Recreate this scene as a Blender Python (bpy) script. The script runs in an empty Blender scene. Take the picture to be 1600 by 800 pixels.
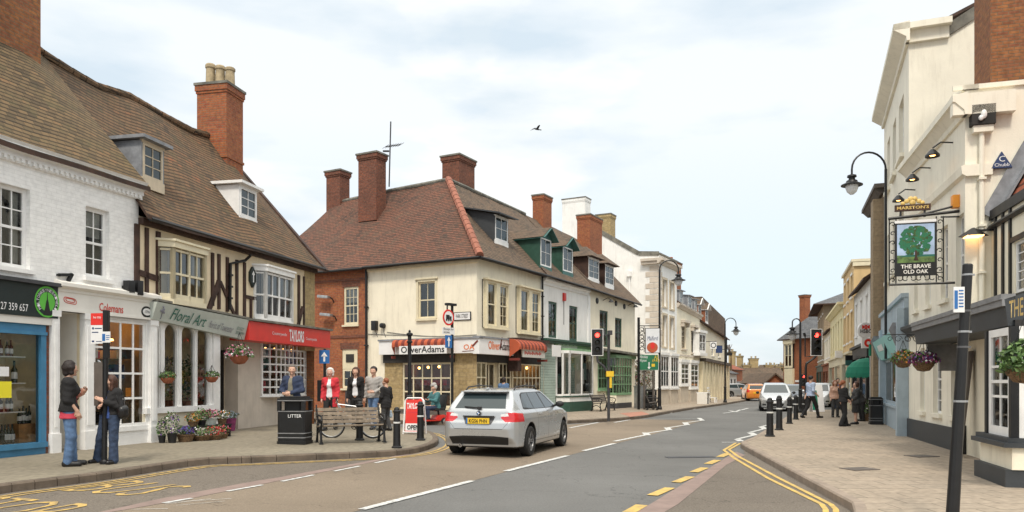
import bpy, bmesh, math, random
import numpy as np
from mathutils import Vector, Matrix
R=math.radians
S=bpy.context.scene; C=S.collection
random.seed(7)
# ---------------- camera, sky, sun, exposure ----------------
F=1200.0; CX=800.0; HY=596.0; EYE=1.7
cam=bpy.data.cameras.new('camera'); co=bpy.data.objects.new('camera',cam); C.objects.link(co)
co.location=(0,0,EYE); co.rotation_euler=(R(90),0,0)
cam.lens=27; cam.sensor_width=36; cam.shift_y=(HY-400)/1600.0; cam.clip_end=3000; cam.clip_start=.05
S.camera=co
w=bpy.data.worlds.new('World'); S.world=w; w.use_nodes=True
SUN_EL,SUN_AZ=54,186     # azimuth: light comes from behind-left of the camera
def build_world():
 nt=w.node_tree; n=nt.nodes; l=nt.links; n.clear()
 out=n.new('ShaderNodeOutputWorld'); bg=n.new('ShaderNodeBackground'); bg.inputs['Strength'].default_value=.15
 sky=n.new('ShaderNodeTexSky'); sky.sky_type='NISHITA'; sky.sun_disc=False
 sky.sun_elevation=R(SUN_EL); sky.sun_rotation=R(SUN_AZ); sky.air_density=1.0; sky.dust_density=2.5
 tc=n.new('ShaderNodeTexCoord'); mp=n.new('ShaderNodeMapping'); mp.inputs['Scale'].default_value=(1,1,2.6)
 mp.inputs['Location'].default_value=(.35,.1,.2)
 l.new(tc.outputs['Generated'],mp.inputs['Vector'])
 n1=n.new('ShaderNodeTexNoise'); n1.inputs['Scale'].default_value=1.9; n1.inputs['Detail'].default_value=7; n1.inputs['Roughness'].default_value=.52; n1.inputs['Distortion'].default_value=.25
 l.new(mp.outputs[0],n1.inputs['Vector'])
 cr=n.new('ShaderNodeValToRGB'); cr.color_ramp.elements[0].position=.36; cr.color_ramp.elements[1].position=.56
 l.new(n1.outputs['Fac'],cr.inputs['Fac'])
 # thicker, slightly greyer patches inside the cloud layer
 n2=n.new('ShaderNodeTexNoise'); n2.inputs['Scale'].default_value=2.6; n2.inputs['Detail'].default_value=6
 mp2=n.new('ShaderNodeMapping'); mp2.inputs['Scale'].default_value=(1,1,3.4); mp2.inputs['Location'].default_value=(2.1,.7,.3)
 l.new(tc.outputs['Generated'],mp2.inputs['Vector']); l.new(mp2.outputs[0],n2.inputs['Vector'])
 cc=n.new('ShaderNodeValToRGB'); e=cc.color_ramp.elements
 e[0].position=.36; e[0].color=(3.0,3.42,3.75,1); e[1].position=.52; e[1].color=(4.1,4.22,4.25,1)
 l.new(n2.outputs['Fac'],cc.inputs['Fac'])
 sx=n.new('ShaderNodeSeparateXYZ'); l.new(tc.outputs['Generated'],sx.inputs[0])
 up=n.new('ShaderNodeMapRange'); up.inputs[1].default_value=.03; up.inputs[2].default_value=.32; up.inputs[3].default_value=.42; up.inputs[4].default_value=1.0
 l.new(sx.outputs['Z'],up.inputs[0])
 mfac=n.new('ShaderNodeMath'); mfac.operation='MULTIPLY'; l.new(cr.outputs[0],mfac.inputs[0]); mfac.inputs[1].default_value=1
 ad=n.new('ShaderNodeMath'); ad.operation='MAXIMUM';
 m2=n.new('ShaderNodeMath'); m2.operation='MULTIPLY'; l.new(up.outputs[0],m2.inputs[0]); m2.inputs[1].default_value=.90
 l.new(mfac.outputs[0],ad.inputs[0]); l.new(m2.outputs[0],ad.inputs[1])
 sk=n.new('ShaderNodeMixRGB'); sk.blend_type='MIX'; sk.inputs[0].default_value=.55; l.new(sky.outputs[0],sk.inputs[1]); sk.inputs[2].default_value=(2.0,2.95,3.6,1)
 mx=n.new('ShaderNodeMixRGB'); l.new(ad.outputs[0],mx.inputs[0]); l.new(sk.outputs[0],mx.inputs[1]); l.new(cc.outputs[0],mx.inputs[2])
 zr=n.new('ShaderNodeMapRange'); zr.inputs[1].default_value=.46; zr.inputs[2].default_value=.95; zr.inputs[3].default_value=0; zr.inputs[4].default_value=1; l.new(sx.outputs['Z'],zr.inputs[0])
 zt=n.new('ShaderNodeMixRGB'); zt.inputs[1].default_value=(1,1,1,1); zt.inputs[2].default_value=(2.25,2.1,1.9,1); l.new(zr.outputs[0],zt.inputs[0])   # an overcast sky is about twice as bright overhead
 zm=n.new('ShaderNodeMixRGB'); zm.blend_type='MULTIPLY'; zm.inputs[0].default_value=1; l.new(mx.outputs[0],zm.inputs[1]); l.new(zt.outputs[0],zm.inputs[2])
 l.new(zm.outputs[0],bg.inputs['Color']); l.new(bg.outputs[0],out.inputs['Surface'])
build_world()
sd=bpy.data.lights.new('sun','SUN'); sd.energy=1.5; sd.angle=R(10); sd.color=(1,.92,.80)
so=bpy.data.objects.new('sun',sd); C.objects.link(so)
so.rotation_euler=(R(90-SUN_EL),0,R(180-SUN_AZ))   # set below from the direction
_az=R(SUN_AZ); _d=Vector((math.sin(_az)*math.cos(R(SUN_EL)),math.cos(_az)*math.cos(R(SUN_EL)),math.sin(R(SUN_EL))))
so.rotation_euler=_d.to_track_quat('Z','Y').to_euler()
so.location=(0,0,40)
S.view_settings.view_transform='Standard'; S.view_settings.look='None'; S.view_settings.gamma=1; S.view_settings.use_curve_mapping=False
S.view_settings.exposure=0.74
S.cycles.max_bounces=6; S.cycles.transparent_max_bounces=10
# ---------------- ground height and pixel rays ----------------
def sst(a,b,x):
 t=min(1,max(0,(x-a)/(b-a))); return t*t*(3-2*t)
def gz(X,Y):
 u=(X+2)*-.906+(Y-10.15)*.4226
 u=min(u,14)
 sp=math.log1p(math.exp(min(30,(u-1.0)/1.2)))*1.2
 z=.024*sp*(1-sst(24,48,Y))
 if Y>78:
  t=Y-78; z-=.055*t*t/(t+25)
 return z
def ray(px,py): return Vector(((px-CX)/F,1.0,(HY-py)/F))
def G(px,py,h=0.0):
 d=ray(px,py); z=h
 for _ in range(12):
  Y=(z-EYE)/d.z; X=d.x*Y; z=gz(X,Y)+h
 return Vector((X,Y,z))
def W(px,py,Y): return Vector(((px-CX)/F*Y,Y,EYE+(HY-py)/F*Y))
PAV=.13
# ---------------- mesh builder ----------------
class MB:
 def __init__(s): s.v=[];s.f=[];s.m=[];s.uv=[]
 def face(s,pts,m=0,uv=None):
  b=len(s.v); s.v+= [tuple(p) for p in pts]; s.f.append(list(range(b,b+len(pts)))); s.m.append(m); s.uv.append(uv)
 def mesh(s,verts,faces,m=0):
  b=len(s.v); s.v+=[tuple(p) for p in verts]
  for f in faces: s.f.append([b+i for i in f]); s.m.append(m); s.uv.append(None)
 def box(s,a,b,m=0):
  x0,y0,z0=a;x1,y1,z1=b
  if x0>x1:x0,x1=x1,x0
  if y0>y1:y0,y1=y1,y0
  if z0>z1:z0,z1=z1,z0
  v=[(x0,y0,z0),(x1,y0,z0),(x1,y1,z0),(x0,y1,z0),(x0,y0,z1),(x1,y0,z1),(x1,y1,z1),(x0,y1,z1)]
  s.mesh(v,[(0,3,2,1),(4,5,6,7),(0,1,5,4),(1,2,6,5),(2,3,7,6),(3,0,4,7)],m)
 def obox(s,c,sz,rz=0,ry=0,rx=0,m=0,M=None):
  M=M or (Matrix.Rotation(rz,3,'Z')@Matrix.Rotation(ry,3,'Y')@Matrix.Rotation(rx,3,'X'))
  h=[k/2 for k in sz]; v=[]
  for k in ((-1,-1,-1),(1,-1,-1),(1,1,-1),(-1,1,-1),(-1,-1,1),(1,-1,1),(1,1,1),(-1,1,1)):
   v.append(Vector(c)+M@Vector((k[0]*h[0],k[1]*h[1],k[2]*h[2])))
  s.mesh(v,[(0,3,2,1),(4,5,6,7),(0,1,5,4),(1,2,6,5),(2,3,7,6),(3,0,4,7)],m)
 def beam(s,a,b,w,d,m=0,up=(0,0,1)):
  a=Vector(a);b=Vector(b);z=(b-a);L=z.length
  if L<1e-6:return
  z/=L;u=Vector(up)
  if abs(z.dot(u))>.98:u=Vector((0,1,0))
  x=u.cross(z).normalized();y=z.cross(x)
  M=Matrix((x,y,z)).transposed()
  s.obox((a+b)/2,(w,d,L),m=m,M=M)
 def prism(s,poly,lo,hi,axis='z',m=0,cap=True):
  def P(p,t):
   if axis=='z':return (p[0],p[1],t)
   if axis=='y':return (p[0],t,p[1])
   return (t,p[0],p[1])
  n=len(poly); v=[P(p,lo) for p in poly]+[P(p,hi) for p in poly]
  f=[(i,(i+1)%n,(i+1)%n+n,i+n) for i in range(n)]
  if cap: f+=[tuple(range(n))[::-1],tuple(range(n,2*n))]
  s.mesh(v,f,m)
 def tube(s,pts,r,seg=8,m=0,cap=True,closed=False):
  pts=[Vector(p) for p in pts]; n=len(pts); rr=r if isinstance(r,(list,tuple)) else [r]*n
  prev=None; ring=[]
  for i,p in enumerate(pts):
   if closed: t=(pts[(i+1)%n]-pts[i-1])
   else: t=(pts[min(i+1,n-1)]-pts[max(i-1,0)])
   if t.length<1e-9: t=Vector((0,0,1))
   t.normalize()
   if prev is None:
    u=Vector((0,0,1)) if abs(t.z)<.9 else Vector((1,0,0))
    x=u.cross(t).normalized()
   else:
    x=(prev-t*prev.dot(t))
    x=x.normalized() if x.length>1e-6 else Vector((1,0,0))
   prev=x; y=t.cross(x)
   ring.append([p+(x*math.cos(2*math.pi*k/seg)+y*math.sin(2*math.pi*k/seg))*rr[i] for k in range(seg)])
  v=[q for rg in ring for q in rg]; f=[]
  for i in range(n if closed else n-1):
   j=(i+1)%n
   for k in range(seg):
    k2=(k+1)%seg; f.append((i*seg+k,i*seg+k2,j*seg+k2,j*seg+k))
  if cap and not closed:
   f.append(tuple(range(seg))[::-1]); f.append(tuple((n-1)*seg+k for k in range(seg)))
  s.mesh(v,f,m)
 def lathe(s,prof,c=(0,0,0),seg=16,m=0,axis='z',sx=1,sy=1,a0=0,a1=2*math.pi):
  full=abs(a1-a0-2*math.pi)<1e-6; ns=seg if full else seg+1
  v=[]
  for (r,h) in prof:
   for k in range(ns):
    a=a0+(a1-a0)*k/seg; x=r*math.cos(a)*sx; y=r*math.sin(a)*sy
    if axis=='z': q=(x,y,h)
    elif axis=='y': q=(x,h,y)
    else: q=(h,x,y)
    v.append((c[0]+q[0],c[1]+q[1],c[2]+q[2]))
  f=[]
  for i in range(len(prof)-1):
   for k in range(ns if full else ns-1):
    k2=(k+1)%ns; f.append((i*ns+k,i*ns+k2,(i+1)*ns+k2,(i+1)*ns+k))
  s.mesh(v,f,m)
 def ball(s,c,r,m=0,seg=10,rings=6):
  r=r if isinstance(r,(tuple,list)) else (r,r,r); v=[];f=[]
  for i in range(rings+1):
   t=math.pi*i/rings
   for k in range(seg):
    a=2*math.pi*k/seg; v.append((c[0]+r[0]*math.sin(t)*math.cos(a),c[1]+r[1]*math.sin(t)*math.sin(a),c[2]+r[2]*math.cos(t)))
  for i in range(rings):
   for k in range(seg): f.append((i*seg+k,(i+1)*seg+k,(i+1)*seg+(k+1)%seg,i*seg+(k+1)%seg))
  s.mesh(v,f,m)
 def build(s,name,mats,parent=None,smooth=False,tag=None,bevel=0,weld=False,autosm=None):
  me=bpy.data.meshes.new(name);
  if not s.v: s.v=[(0,0,0)]
  me.from_pydata(s.v,[],s.f);
  if not isinstance(mats,(list,tuple)): mats=[mats]
  for m in mats: me.materials.append(M[m] if isinstance(m,str) else m)
  me.polygons.foreach_set('material_index',s.m)
  if weld or bevel or smooth:
   bm=bmesh.new(); bm.from_mesh(me); bmesh.ops.remove_doubles(bm,verts=bm.verts,dist=1e-5)
   bmesh.ops.recalc_face_normals(bm,faces=bm.faces)
   if bevel:
    es=[e for e in bm.edges if e.is_manifold and e.calc_face_angle(0)>.5]
    bmesh.ops.bevel(bm,geom=es,offset=bevel,segments=2,profile=.7,affect='EDGES',clamp_overlap=True)
   bm.to_mesh(me); bm.free()
  auto_uv(me)
  if smooth or bevel or autosm:
   me.polygons.foreach_set('use_smooth',[True]*len(me.polygons))
   try: me.set_sharp_from_angle(angle=R(autosm or 40))
   except Exception: pass
  me.update()
  o=bpy.data.objects.new(name,me); C.objects.link(o)
  if parent is not None: o.parent=parent
  if tag: settag(o,**tag)
  return o
def auto_uv(me):
 n=len(me.polygons)
 if n==0: return
 uvl=me.uv_layers.new(name='uv'); nv=len(me.vertices)
 co_=np.empty(nv*3); me.vertices.foreach_get('co',co_); co_=co_.reshape(-1,3)
 nr=np.empty(n*3); me.polygons.foreach_get('normal',nr); nr=nr.reshape(-1,3)
 nl=len(me.loops); vi=np.empty(nl,dtype=np.int32); me.loops.foreach_get('vertex_index',vi)
 lt=np.empty(n,dtype=np.int32); me.polygons.foreach_get('loop_total',lt)
 pn=np.repeat(nr,lt,axis=0)
 u=np.stack([-pn[:,1],pn[:,0],np.zeros(nl)],1); L=np.linalg.norm(u,axis=1)
 flat=L<.15; u[flat]=(1,0,0); L[flat]=1; u/=L[:,None]
 v=np.cross(pn,u); v[flat]=(0,1,0)
 p=co_[vi]; uv=np.stack([(p*u).sum(1),(p*v).sum(1)],1)
 uvl.data.foreach_set('uv',uv.astype(np.float32).ravel())
def settag(o,label=None,cat=None,group=None,kind=None):
 if label:o['label']=label
 if cat:o['category']=cat
 if group:o['group']=group
 if kind:o['kind']=kind
def thing(name,label,cat,loc=(0,0,0),rz=0,group=None,rot=None):
 o=bpy.data.objects.new(name,None); o.empty_display_size=.3; C.objects.link(o)
 o.location=loc; o.rotation_euler=rot or (0,0,rz); settag(o,label,cat,group); return o
def dup(o,loc=None,rz=None,label=None,scale=None,parent=None):
 r=o.copy(); C.objects.link(r)
 if loc is not None:r.location=loc
 if rz is not None:r.rotation_euler=(0,0,rz)
 if label:r['label']=label
 if scale:r.scale=scale
 if parent is not None:r.parent=parent
 for ch in [c for c in o.children]:
  dup(ch,parent=r)
 return r
# ---------------- materials ----------------
M={}
def _mat(name):
 m=bpy.data.materials.new(name); m.use_nodes=True; nt=m.node_tree; b=nt.nodes['Principled BSDF']; M[name]=m
 return m,nt,b
def _n(nt,t,**k):
 n=nt.nodes.new(t)
 for a,v in k.items():
  if a.startswith('_'): setattr(n,a[1:],v)
  else: n.inputs[a.replace('__',' ')].default_value=v
 return n
def _rgba(c): return (c[0],c[1],c[2],1)
def _coords(nt,uv):
 tc=nt.nodes.new('ShaderNodeTexCoord'); return tc.outputs['UV' if uv else 'Object']
def pm(name,col,rough=.7,var=.15,scale=6,bump=.15,bscale=60,metal=0,spec=.5,col2=None,uv=False,coat=0,stain=0,emis=None,es=0):
 m,nt,b=_mat(name); L=nt.links; vec=_coords(nt,uv)
 n1=_n(nt,'ShaderNodeTexNoise',Scale=scale,Detail=6,Roughness=.6); L.new(vec,n1.inputs['Vector'])
 c2=col2 or tuple(max(0,k*(1-var*1.6)) for k in col); c1=tuple(min(1,k*(1+var*.6)) for k in col)
 cr=nt.nodes.new('ShaderNodeValToRGB'); e=cr.color_ramp.elements; e[0].position=.33;e[0].color=_rgba(c2);e[1].position=.67;e[1].color=_rgba(c1)
 L.new(n1.outputs['Fac'],cr.inputs['Fac']); out=cr.outputs[0]
 if stain:
  mp=_n(nt,'ShaderNodeMapping',Scale=(3.5,3.5,.5)); L.new(nt.nodes.new('ShaderNodeTexCoord').outputs['Object'],mp.inputs['Vector'])
  n3=_n(nt,'ShaderNodeTexNoise',Scale=1.3,Detail=8,Roughness=.7); L.new(mp.outputs[0],n3.inputs['Vector'])
  r3=_n(nt,'ShaderNodeMapRange'); r3.inputs[1].default_value=.5; r3.inputs[2].default_value=.8; r3.inputs[3].default_value=0; r3.inputs[4].default_value=stain
  L.new(n3.outputs['Fac'],r3.inputs[0])
  mx=_n(nt,'ShaderNodeMixRGB',_blend_type='MULTIPLY'); L.new(r3.outputs[0],mx.inputs[0]); L.new(out,mx.inputs[1]); mx.inputs[2].default_value=(.42,.38,.33,1); out=mx.outputs[0]
 L.new(out,b.inputs['Base Color'])
 b.inputs['Metallic'].default_value=metal; b.inputs['Specular IOR Level'].default_value=spec
 if coat: b.inputs['Coat Weight'].default_value=coat; b.inputs['Coat Roughness'].default_value=.05
 rr=_n(nt,'ShaderNodeMapRange'); rr.inputs[3].default_value=max(0.02,rough-.08); rr.inputs[4].default_value=min(1,rough+.1); L.new(n1.outputs['Fac'],rr.inputs[0]); L.new(rr.outputs[0],b.inputs['Roughness'])
 if bump:
  n2=_n(nt,'ShaderNodeTexNoise',Scale=bscale,Detail=4); L.new(vec,n2.inputs['Vector'])
  bp=_n(nt,'ShaderNodeBump',Strength=bump,Distance=.01); L.new(n2.outputs['Fac'],bp.inputs['Height']); L.new(bp.outputs[0],b.inputs['Normal'])
 if emis: b.inputs['Emission Color'].default_value=_rgba(emis); b.inputs['Emission Strength'].default_value=es
 return m
def brickm(name,c1,c2,mortar,bw=.225,bh=.075,ms=.012,bump=.5,rough=.85,offset=.5,var=.5,patch=None,pscale=.8,sq=1.0,dark=.35,moss=None,stainz=0,bdist=.006):
 m,nt,b=_mat(name); L=nt.links
 vec=_coords(nt,True)
 dn=_n(nt,'ShaderNodeTexNoise',Scale=1.7,Detail=2); L.new(vec,dn.inputs['Vector'])
 sub=_n(nt,'ShaderNodeVectorMath',_operation='SUBTRACT'); L.new(dn.outputs['Color'],sub.inputs[0]); sub.inputs[1].default_value=(.5,.5,.5)
 scl=_n(nt,'ShaderNodeVectorMath',_operation='SCALE'); L.new(sub.outputs[0],scl.inputs[0]); scl.inputs['Scale'].default_value=.03
 add=_n(nt,'ShaderNodeVectorMath',_operation='ADD'); L.new(vec,add.inputs[0]); L.new(scl.outputs[0],add.inputs[1])
 br=_n(nt,'ShaderNodeTexBrick',Scale=1.0,Mortar__Size=ms,Mortar__Smooth=.3,Bias=0,Brick__Width=bw,Row__Height=bh,_offset=offset)
 br.inputs['Color1'].default_value=_rgba(c1);br.inputs['Color2'].default_value=_rgba(c2);br.inputs['Mortar'].default_value=_rgba(mortar)
 L.new(add.outputs[0],br.inputs['Vector'])
 n1=_n(nt,'ShaderNodeTexNoise',Scale=pscale,Detail=8,Roughness=.65); L.new(vec,n1.inputs['Vector'])
 rg=_n(nt,'ShaderNodeMapRange'); rg.inputs[1].default_value=.35;rg.inputs[2].default_value=.7; L.new(n1.outputs['Fac'],rg.inputs[0])
 out=br.outputs['Color']
 if patch:
  mul=_n(nt,'ShaderNodeMath',_operation='MULTIPLY'); L.new(rg.outputs[0],mul.inputs[0]); mul.inputs[1].default_value=var
  mx=_n(nt,'ShaderNodeMixRGB',_blend_type='MIX'); L.new(mul.outputs[0],mx.inputs[0]); L.new(out,mx.inputs[1]); mx.inputs[2].default_value=_rgba(patch); out=mx.outputs[0]
 n4=_n(nt,'ShaderNodeTexNoise',Scale=9,Detail=5); L.new(vec,n4.inputs['Vector'])
 r4=_n(nt,'ShaderNodeMapRange'); r4.inputs[1].default_value=.3;r4.inputs[2].default_value=.75;r4.inputs[3].default_value=1-dark;r4.inputs[4].default_value=1.15; L.new(n4.outputs['Fac'],r4.inputs[0])
 mu=_n(nt,'ShaderNodeVectorMath',_operation='SCALE'); L.new(out,mu.inputs[0]); L.new(r4.outputs[0],mu.inputs['Scale']); out=mu.outputs[0]
 if moss:
  n5=_n(nt,'ShaderNodeTexNoise',Scale=2.3,Detail=9,Roughness=.75); L.new(vec,n5.inputs['Vector'])
  r5=_n(nt,'ShaderNodeMapRange'); r5.inputs[1].default_value=.55;r5.inputs[2].default_value=.68;r5.inputs[4].default_value=.75; L.new(n5.outputs['Fac'],r5.inputs[0])
  mx=_n(nt,'ShaderNodeMixRGB'); L.new(r5.outputs[0],mx.inputs[0]); L.new(out,mx.inputs[1]); mx.inputs[2].default_value=_rgba(moss); out=mx.outputs[0]
 L.new(out,b.inputs['Base Color']); b.inputs['Roughness'].default_value=rough; b.inputs['Specular IOR Level'].default_value=.3
 bp=_n(nt,'ShaderNodeBump',Strength=bump,Distance=bdist,_invert=True); L.new(br.outputs['Fac'],bp.inputs['Height'])
 bp2=_n(nt,'ShaderNodeBump',Strength=.3,Distance=.006); L.new(n4.outputs['Fac'],bp2.inputs['Height']); L.new(bp.outputs[0],bp2.inputs['Normal'])
 L.new(bp2.outputs[0],b.inputs['Normal']); return m
def tilem(name,cols,tw=.19,th=.135,moss=None,lichen=.6,rough=.9):
 """roof of plain tiles: courses across v, each tile its own tone, saw-tooth relief"""
 m,nt,b=_mat(name); L=nt.links; vec=_coords(nt,True)
 wn=_n(nt,'ShaderNodeTexNoise',Scale=.9,Detail=3); L.new(vec,wn.inputs['Vector'])
 sub=_n(nt,'ShaderNodeVectorMath',_operation='SUBTRACT'); L.new(wn.outputs['Color'],sub.inputs[0]); sub.inputs[1].default_value=(.5,.5,.5)
 scl=_n(nt,'ShaderNodeVectorMath',_operation='SCALE'); L.new(sub.outputs[0],scl.inputs[0]); scl.inputs['Scale'].default_value=.12
 add=_n(nt,'ShaderNodeVectorMath',_operation='ADD'); L.new(vec,add.inputs[0]); L.new(scl.outputs[0],add.inputs[1])
 sx=nt.nodes.new('ShaderNodeSeparateXYZ'); L.new(add.outputs[0],sx.inputs[0])
 def mt(op,a,bv=None,c=None):
  n=_n(nt,'ShaderNodeMath',_operation=op)
  for i,x in enumerate((a,bv,c)):
   if x is None: continue
   if isinstance(x,(int,float)): n.inputs[i].default_value=x
   else: L.new(x,n.inputs[i])
  return n.outputs[0]
 v=mt('DIVIDE',sx.outputs['Y'],th); row=mt('FLOOR',v); fv=mt('FRACT',v)
 uo=mt('ADD',mt('DIVIDE',sx.outputs['X'],tw),mt('MULTIPLY',mt('MODULO',row,2),.5)); cu=mt('FLOOR',uo); fu=mt('FRACT',uo)
 cmb=nt.nodes.new('ShaderNodeCombineXYZ'); L.new(cu,cmb.inputs[0]); L.new(row,cmb.inputs[1])
 wh=_n(nt,'ShaderNodeTexWhiteNoise',_noise_dimensions='2D'); L.new(cmb.outputs[0],wh.inputs['Vector'])
 n1=_n(nt,'ShaderNodeTexNoise',Scale=.55,Detail=7,Roughness=.65); L.new(vec,n1.inputs['Vector'])
 fac=mt('ADD',mt('MULTIPLY',wh.outputs['Value'],.5),mt('MULTIPLY',mt('SUBTRACT',n1.outputs['Fac'],.25),1.0))
 cr=nt.nodes.new('ShaderNodeValToRGB'); e=cr.color_ramp.elements
 e[0].position=.1;e[0].color=_rgba(cols[0]);e[1].position=.95;e[1].color=_rgba(cols[-1])
 for i,c in enumerate(cols[1:-1]): x=e.new(.1+.85*(i+1)/(len(cols)-1)); x.color=_rgba(c)
 L.new(fac,cr.inputs['Fac']); out=cr.outputs[0]
 # gaps: dark line at lower course edge and between tiles
 g1=mt('LESS_THAN',fv,.33); g2=mt('LESS_THAN',fu,.07); g=mt('MULTIPLY',mt('MAXIMUM',g1,mt('MULTIPLY',g2,.6)),.78)
 mx=_n(nt,'ShaderNodeMixRGB'); L.new(g,mx.inputs[0]); L.new(out,mx.inputs[1]); mx.inputs[2].default_value=(.018,.015,.013,1); out=mx.outputs[0]
 if moss:
  n5=_n(nt,'ShaderNodeTexNoise',Scale=1.6,Detail=10,Roughness=.8); L.new(vec,n5.inputs['Vector'])
  r5=_n(nt,'ShaderNodeMapRange'); r5.inputs[1].default_value=.5;r5.inputs[2].default_value=.66;r5.inputs[4].default_value=lichen; L.new(n5.outputs['Fac'],r5.inputs[0])
  mx=_n(nt,'ShaderNodeMixRGB'); L.new(r5.outputs[0],mx.inputs[0]); L.new(out,mx.inputs[1]); mx.inputs[2].default_value=_rgba(moss); out=mx.outputs[0]
 L.new(out,b.inputs['Base Color']); b.inputs['Roughness'].default_value=rough; b.inputs['Specular IOR Level'].default_value=.25
 hgt=mt('SUBTRACT',mt('ADD',mt('SUBTRACT',1.0,fv),mt('MULTIPLY',wh.outputs['Value'],.5)),mt('MULTIPLY',g2,.7))
 bp=_n(nt,'ShaderNodeBump',Strength=.8,Distance=.02); L.new(hgt,bp.inputs['Height']); L.new(bp.outputs[0],b.inputs['Normal']); return m
def glassm(name,tint=(1,1,1),refl=1.0,rough=.02,dark=.0):
 m,nt,b=_mat(name); L=nt.links; n=nt.nodes; n.remove(b); out=n['Material Output']
 tr=n.new('ShaderNodeBsdfTransparent'); tr.inputs[0].default_value=_rgba(tint)
 gl=n.new('ShaderNodeBsdfGlossy'); gl.inputs['Roughness'].default_value=rough
 fr=n.new('ShaderNodeFresnel'); fr.inputs[0].default_value=1.5
 no=_n(nt,'ShaderNodeTexNoise',Scale=1.6,Detail=2); bp=_n(nt,'ShaderNodeBump',Strength=.12,Distance=.05); L.new(n.new('ShaderNodeTexCoord').outputs['Object'],no.inputs['Vector']); L.new(no.outputs['Fac'],bp.inputs['Height']); L.new(bp.outputs[0],gl.inputs['Normal'])
 mm=n.new('ShaderNodeMath'); mm.operation='MULTIPLY_ADD'; L.new(fr.outputs[0],mm.inputs[0]); mm.inputs[1].default_value=1.0*refl; mm.inputs[2].default_value=.05*refl
 mx=n.new('ShaderNodeMixShader'); L.new(mm.outputs[0],mx.inputs[0]); L.new(tr.outputs[0],mx.inputs[1]); L.new(gl.outputs[0],mx.inputs[2]); L.new(mx.outputs[0],out.inputs['Surface']); return m
def sc(r,g,b_): # photo colour (0-255) to linear albedo guess
 f=lambda c:(c/255/12.92 if c/255<=.04045 else ((c/255+.055)/1.055)**2.4)
 return (f(r),f(g),f(b_))
def ground(name,col,ag=1.0):
 """worn road surface: aggregate speckle, broad tyre-polished patches, fine cracks and a few dark oil marks"""
 m,nt,b=_mat(name); L=nt.links; vec=_coords(nt,False)
 def nz(sc,d=5,r=.6): n=_n(nt,'ShaderNodeTexNoise',Scale=sc,Detail=d,Roughness=r); L.new(vec,n.inputs['Vector']); return n.outputs['Fac']
 def mr(x,a,b_,c,d): n=_n(nt,'ShaderNodeMapRange'); n.inputs[1].default_value=a;n.inputs[2].default_value=b_;n.inputs[3].default_value=c;n.inputs[4].default_value=d; L.new(x,n.inputs[0]); return n.outputs[0]
 def mul(a,b_): n=_n(nt,'ShaderNodeMath',_operation='MULTIPLY'); L.new(a,n.inputs[0]); L.new(b_,n.inputs[1]); return n.outputs[0]
 k=mul(mr(nz(.22,6),.3,.7,.80,1.18),mr(nz(38,3,.7),.3,.7,1-.34*ag*.7,1+.3*ag*.7)); k=mul(k,mr(nz(3.2,6,.7),.62,.72,1,.72))
 vo=_n(nt,'ShaderNodeTexVoronoi',Scale=.33,_feature='DISTANCE_TO_EDGE'); dn=_n(nt,'ShaderNodeTexNoise',Scale=1.4,Detail=6); L.new(vec,dn.inputs['Vector'])
 sc_=_n(nt,'ShaderNodeVectorMath',_operation='SCALE'); sc_.inputs['Scale'].default_value=1.3; L.new(dn.outputs['Color'],sc_.inputs[0]); ad=_n(nt,'ShaderNodeVectorMath',_operation='ADD'); L.new(vec,ad.inputs[0]); L.new(sc_.outputs[0],ad.inputs[1]); L.new(ad.outputs[0],vo.inputs['Vector'])
 k=mul(k,mr(vo.outputs['Distance'],.0,.006,.62,1))
 v=_n(nt,'ShaderNodeVectorMath',_operation='SCALE'); v.inputs[0].default_value=col; L.new(k,v.inputs['Scale']); L.new(v.outputs[0],b.inputs['Base Color'])
 b.inputs['Roughness'].default_value=.88; b.inputs['Specular IOR Level'].default_value=.3
 bp=_n(nt,'ShaderNodeBump',Strength=.5,Distance=.006); L.new(nz(90,3),bp.inputs['Height']); L.new(bp.outputs[0],b.inputs['Normal'])
ground('asphalt',(.145,.143,.138))
ground('buff_road',(.215,.172,.128))
ground('bay_road',(.155,.132,.108),1.8)
pm('pink_strip',(.26,.19,.165),.9,.12,3,.4,120)
pm('paint_white',(.68,.68,.66),.75,.14,14,.2,120,col2=(.3,.3,.29))
pm('paint_yellow',(.60,.40,.10),.75,.2,7,.2,120,col2=(.36,.26,.10))
pm('paint_worn',(.56,.37,.10),.8,.25,9,.2,120,col2=(.24,.18,.1))
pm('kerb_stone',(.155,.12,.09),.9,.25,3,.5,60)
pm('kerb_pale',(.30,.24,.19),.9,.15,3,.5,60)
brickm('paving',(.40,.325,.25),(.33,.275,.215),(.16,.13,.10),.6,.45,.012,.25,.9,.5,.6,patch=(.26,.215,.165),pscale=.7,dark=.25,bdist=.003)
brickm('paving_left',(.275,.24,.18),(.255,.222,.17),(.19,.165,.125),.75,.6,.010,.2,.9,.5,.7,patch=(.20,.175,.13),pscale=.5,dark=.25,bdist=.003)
pm('tactile',(.42,.2,.14),.9,.15,4,.4,40)
brickm('brick_red',(.46,.15,.05),(.36,.09,.04),(.27,.17,.11),.225,.075,.010,.5,.85,.5,.6,patch=(.20,.085,.05),pscale=.9,dark=.35)
brickm('brick_dark',(.30,.095,.05),(.21,.07,.045),(.17,.12,.09),.225,.075,.010,.5,.85,.5,.6,patch=(.10,.055,.04),pscale=1.1,dark=.4)
brickm('brick_brown',(.40,.16,.055),(.28,.10,.05),(.22,.14,.08),.225,.075,.011,.5,.85,.5,.5,patch=(.2,.085,.05),pscale=1.5,dark=.35)
brickm('brick_white',(.86,.85,.83),(.83,.82,.80),(.77,.76,.74),.225,.075,.008,.3,.7,.5,.3,patch=(.76,.75,.72),pscale=.7,dark=.06)
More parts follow.
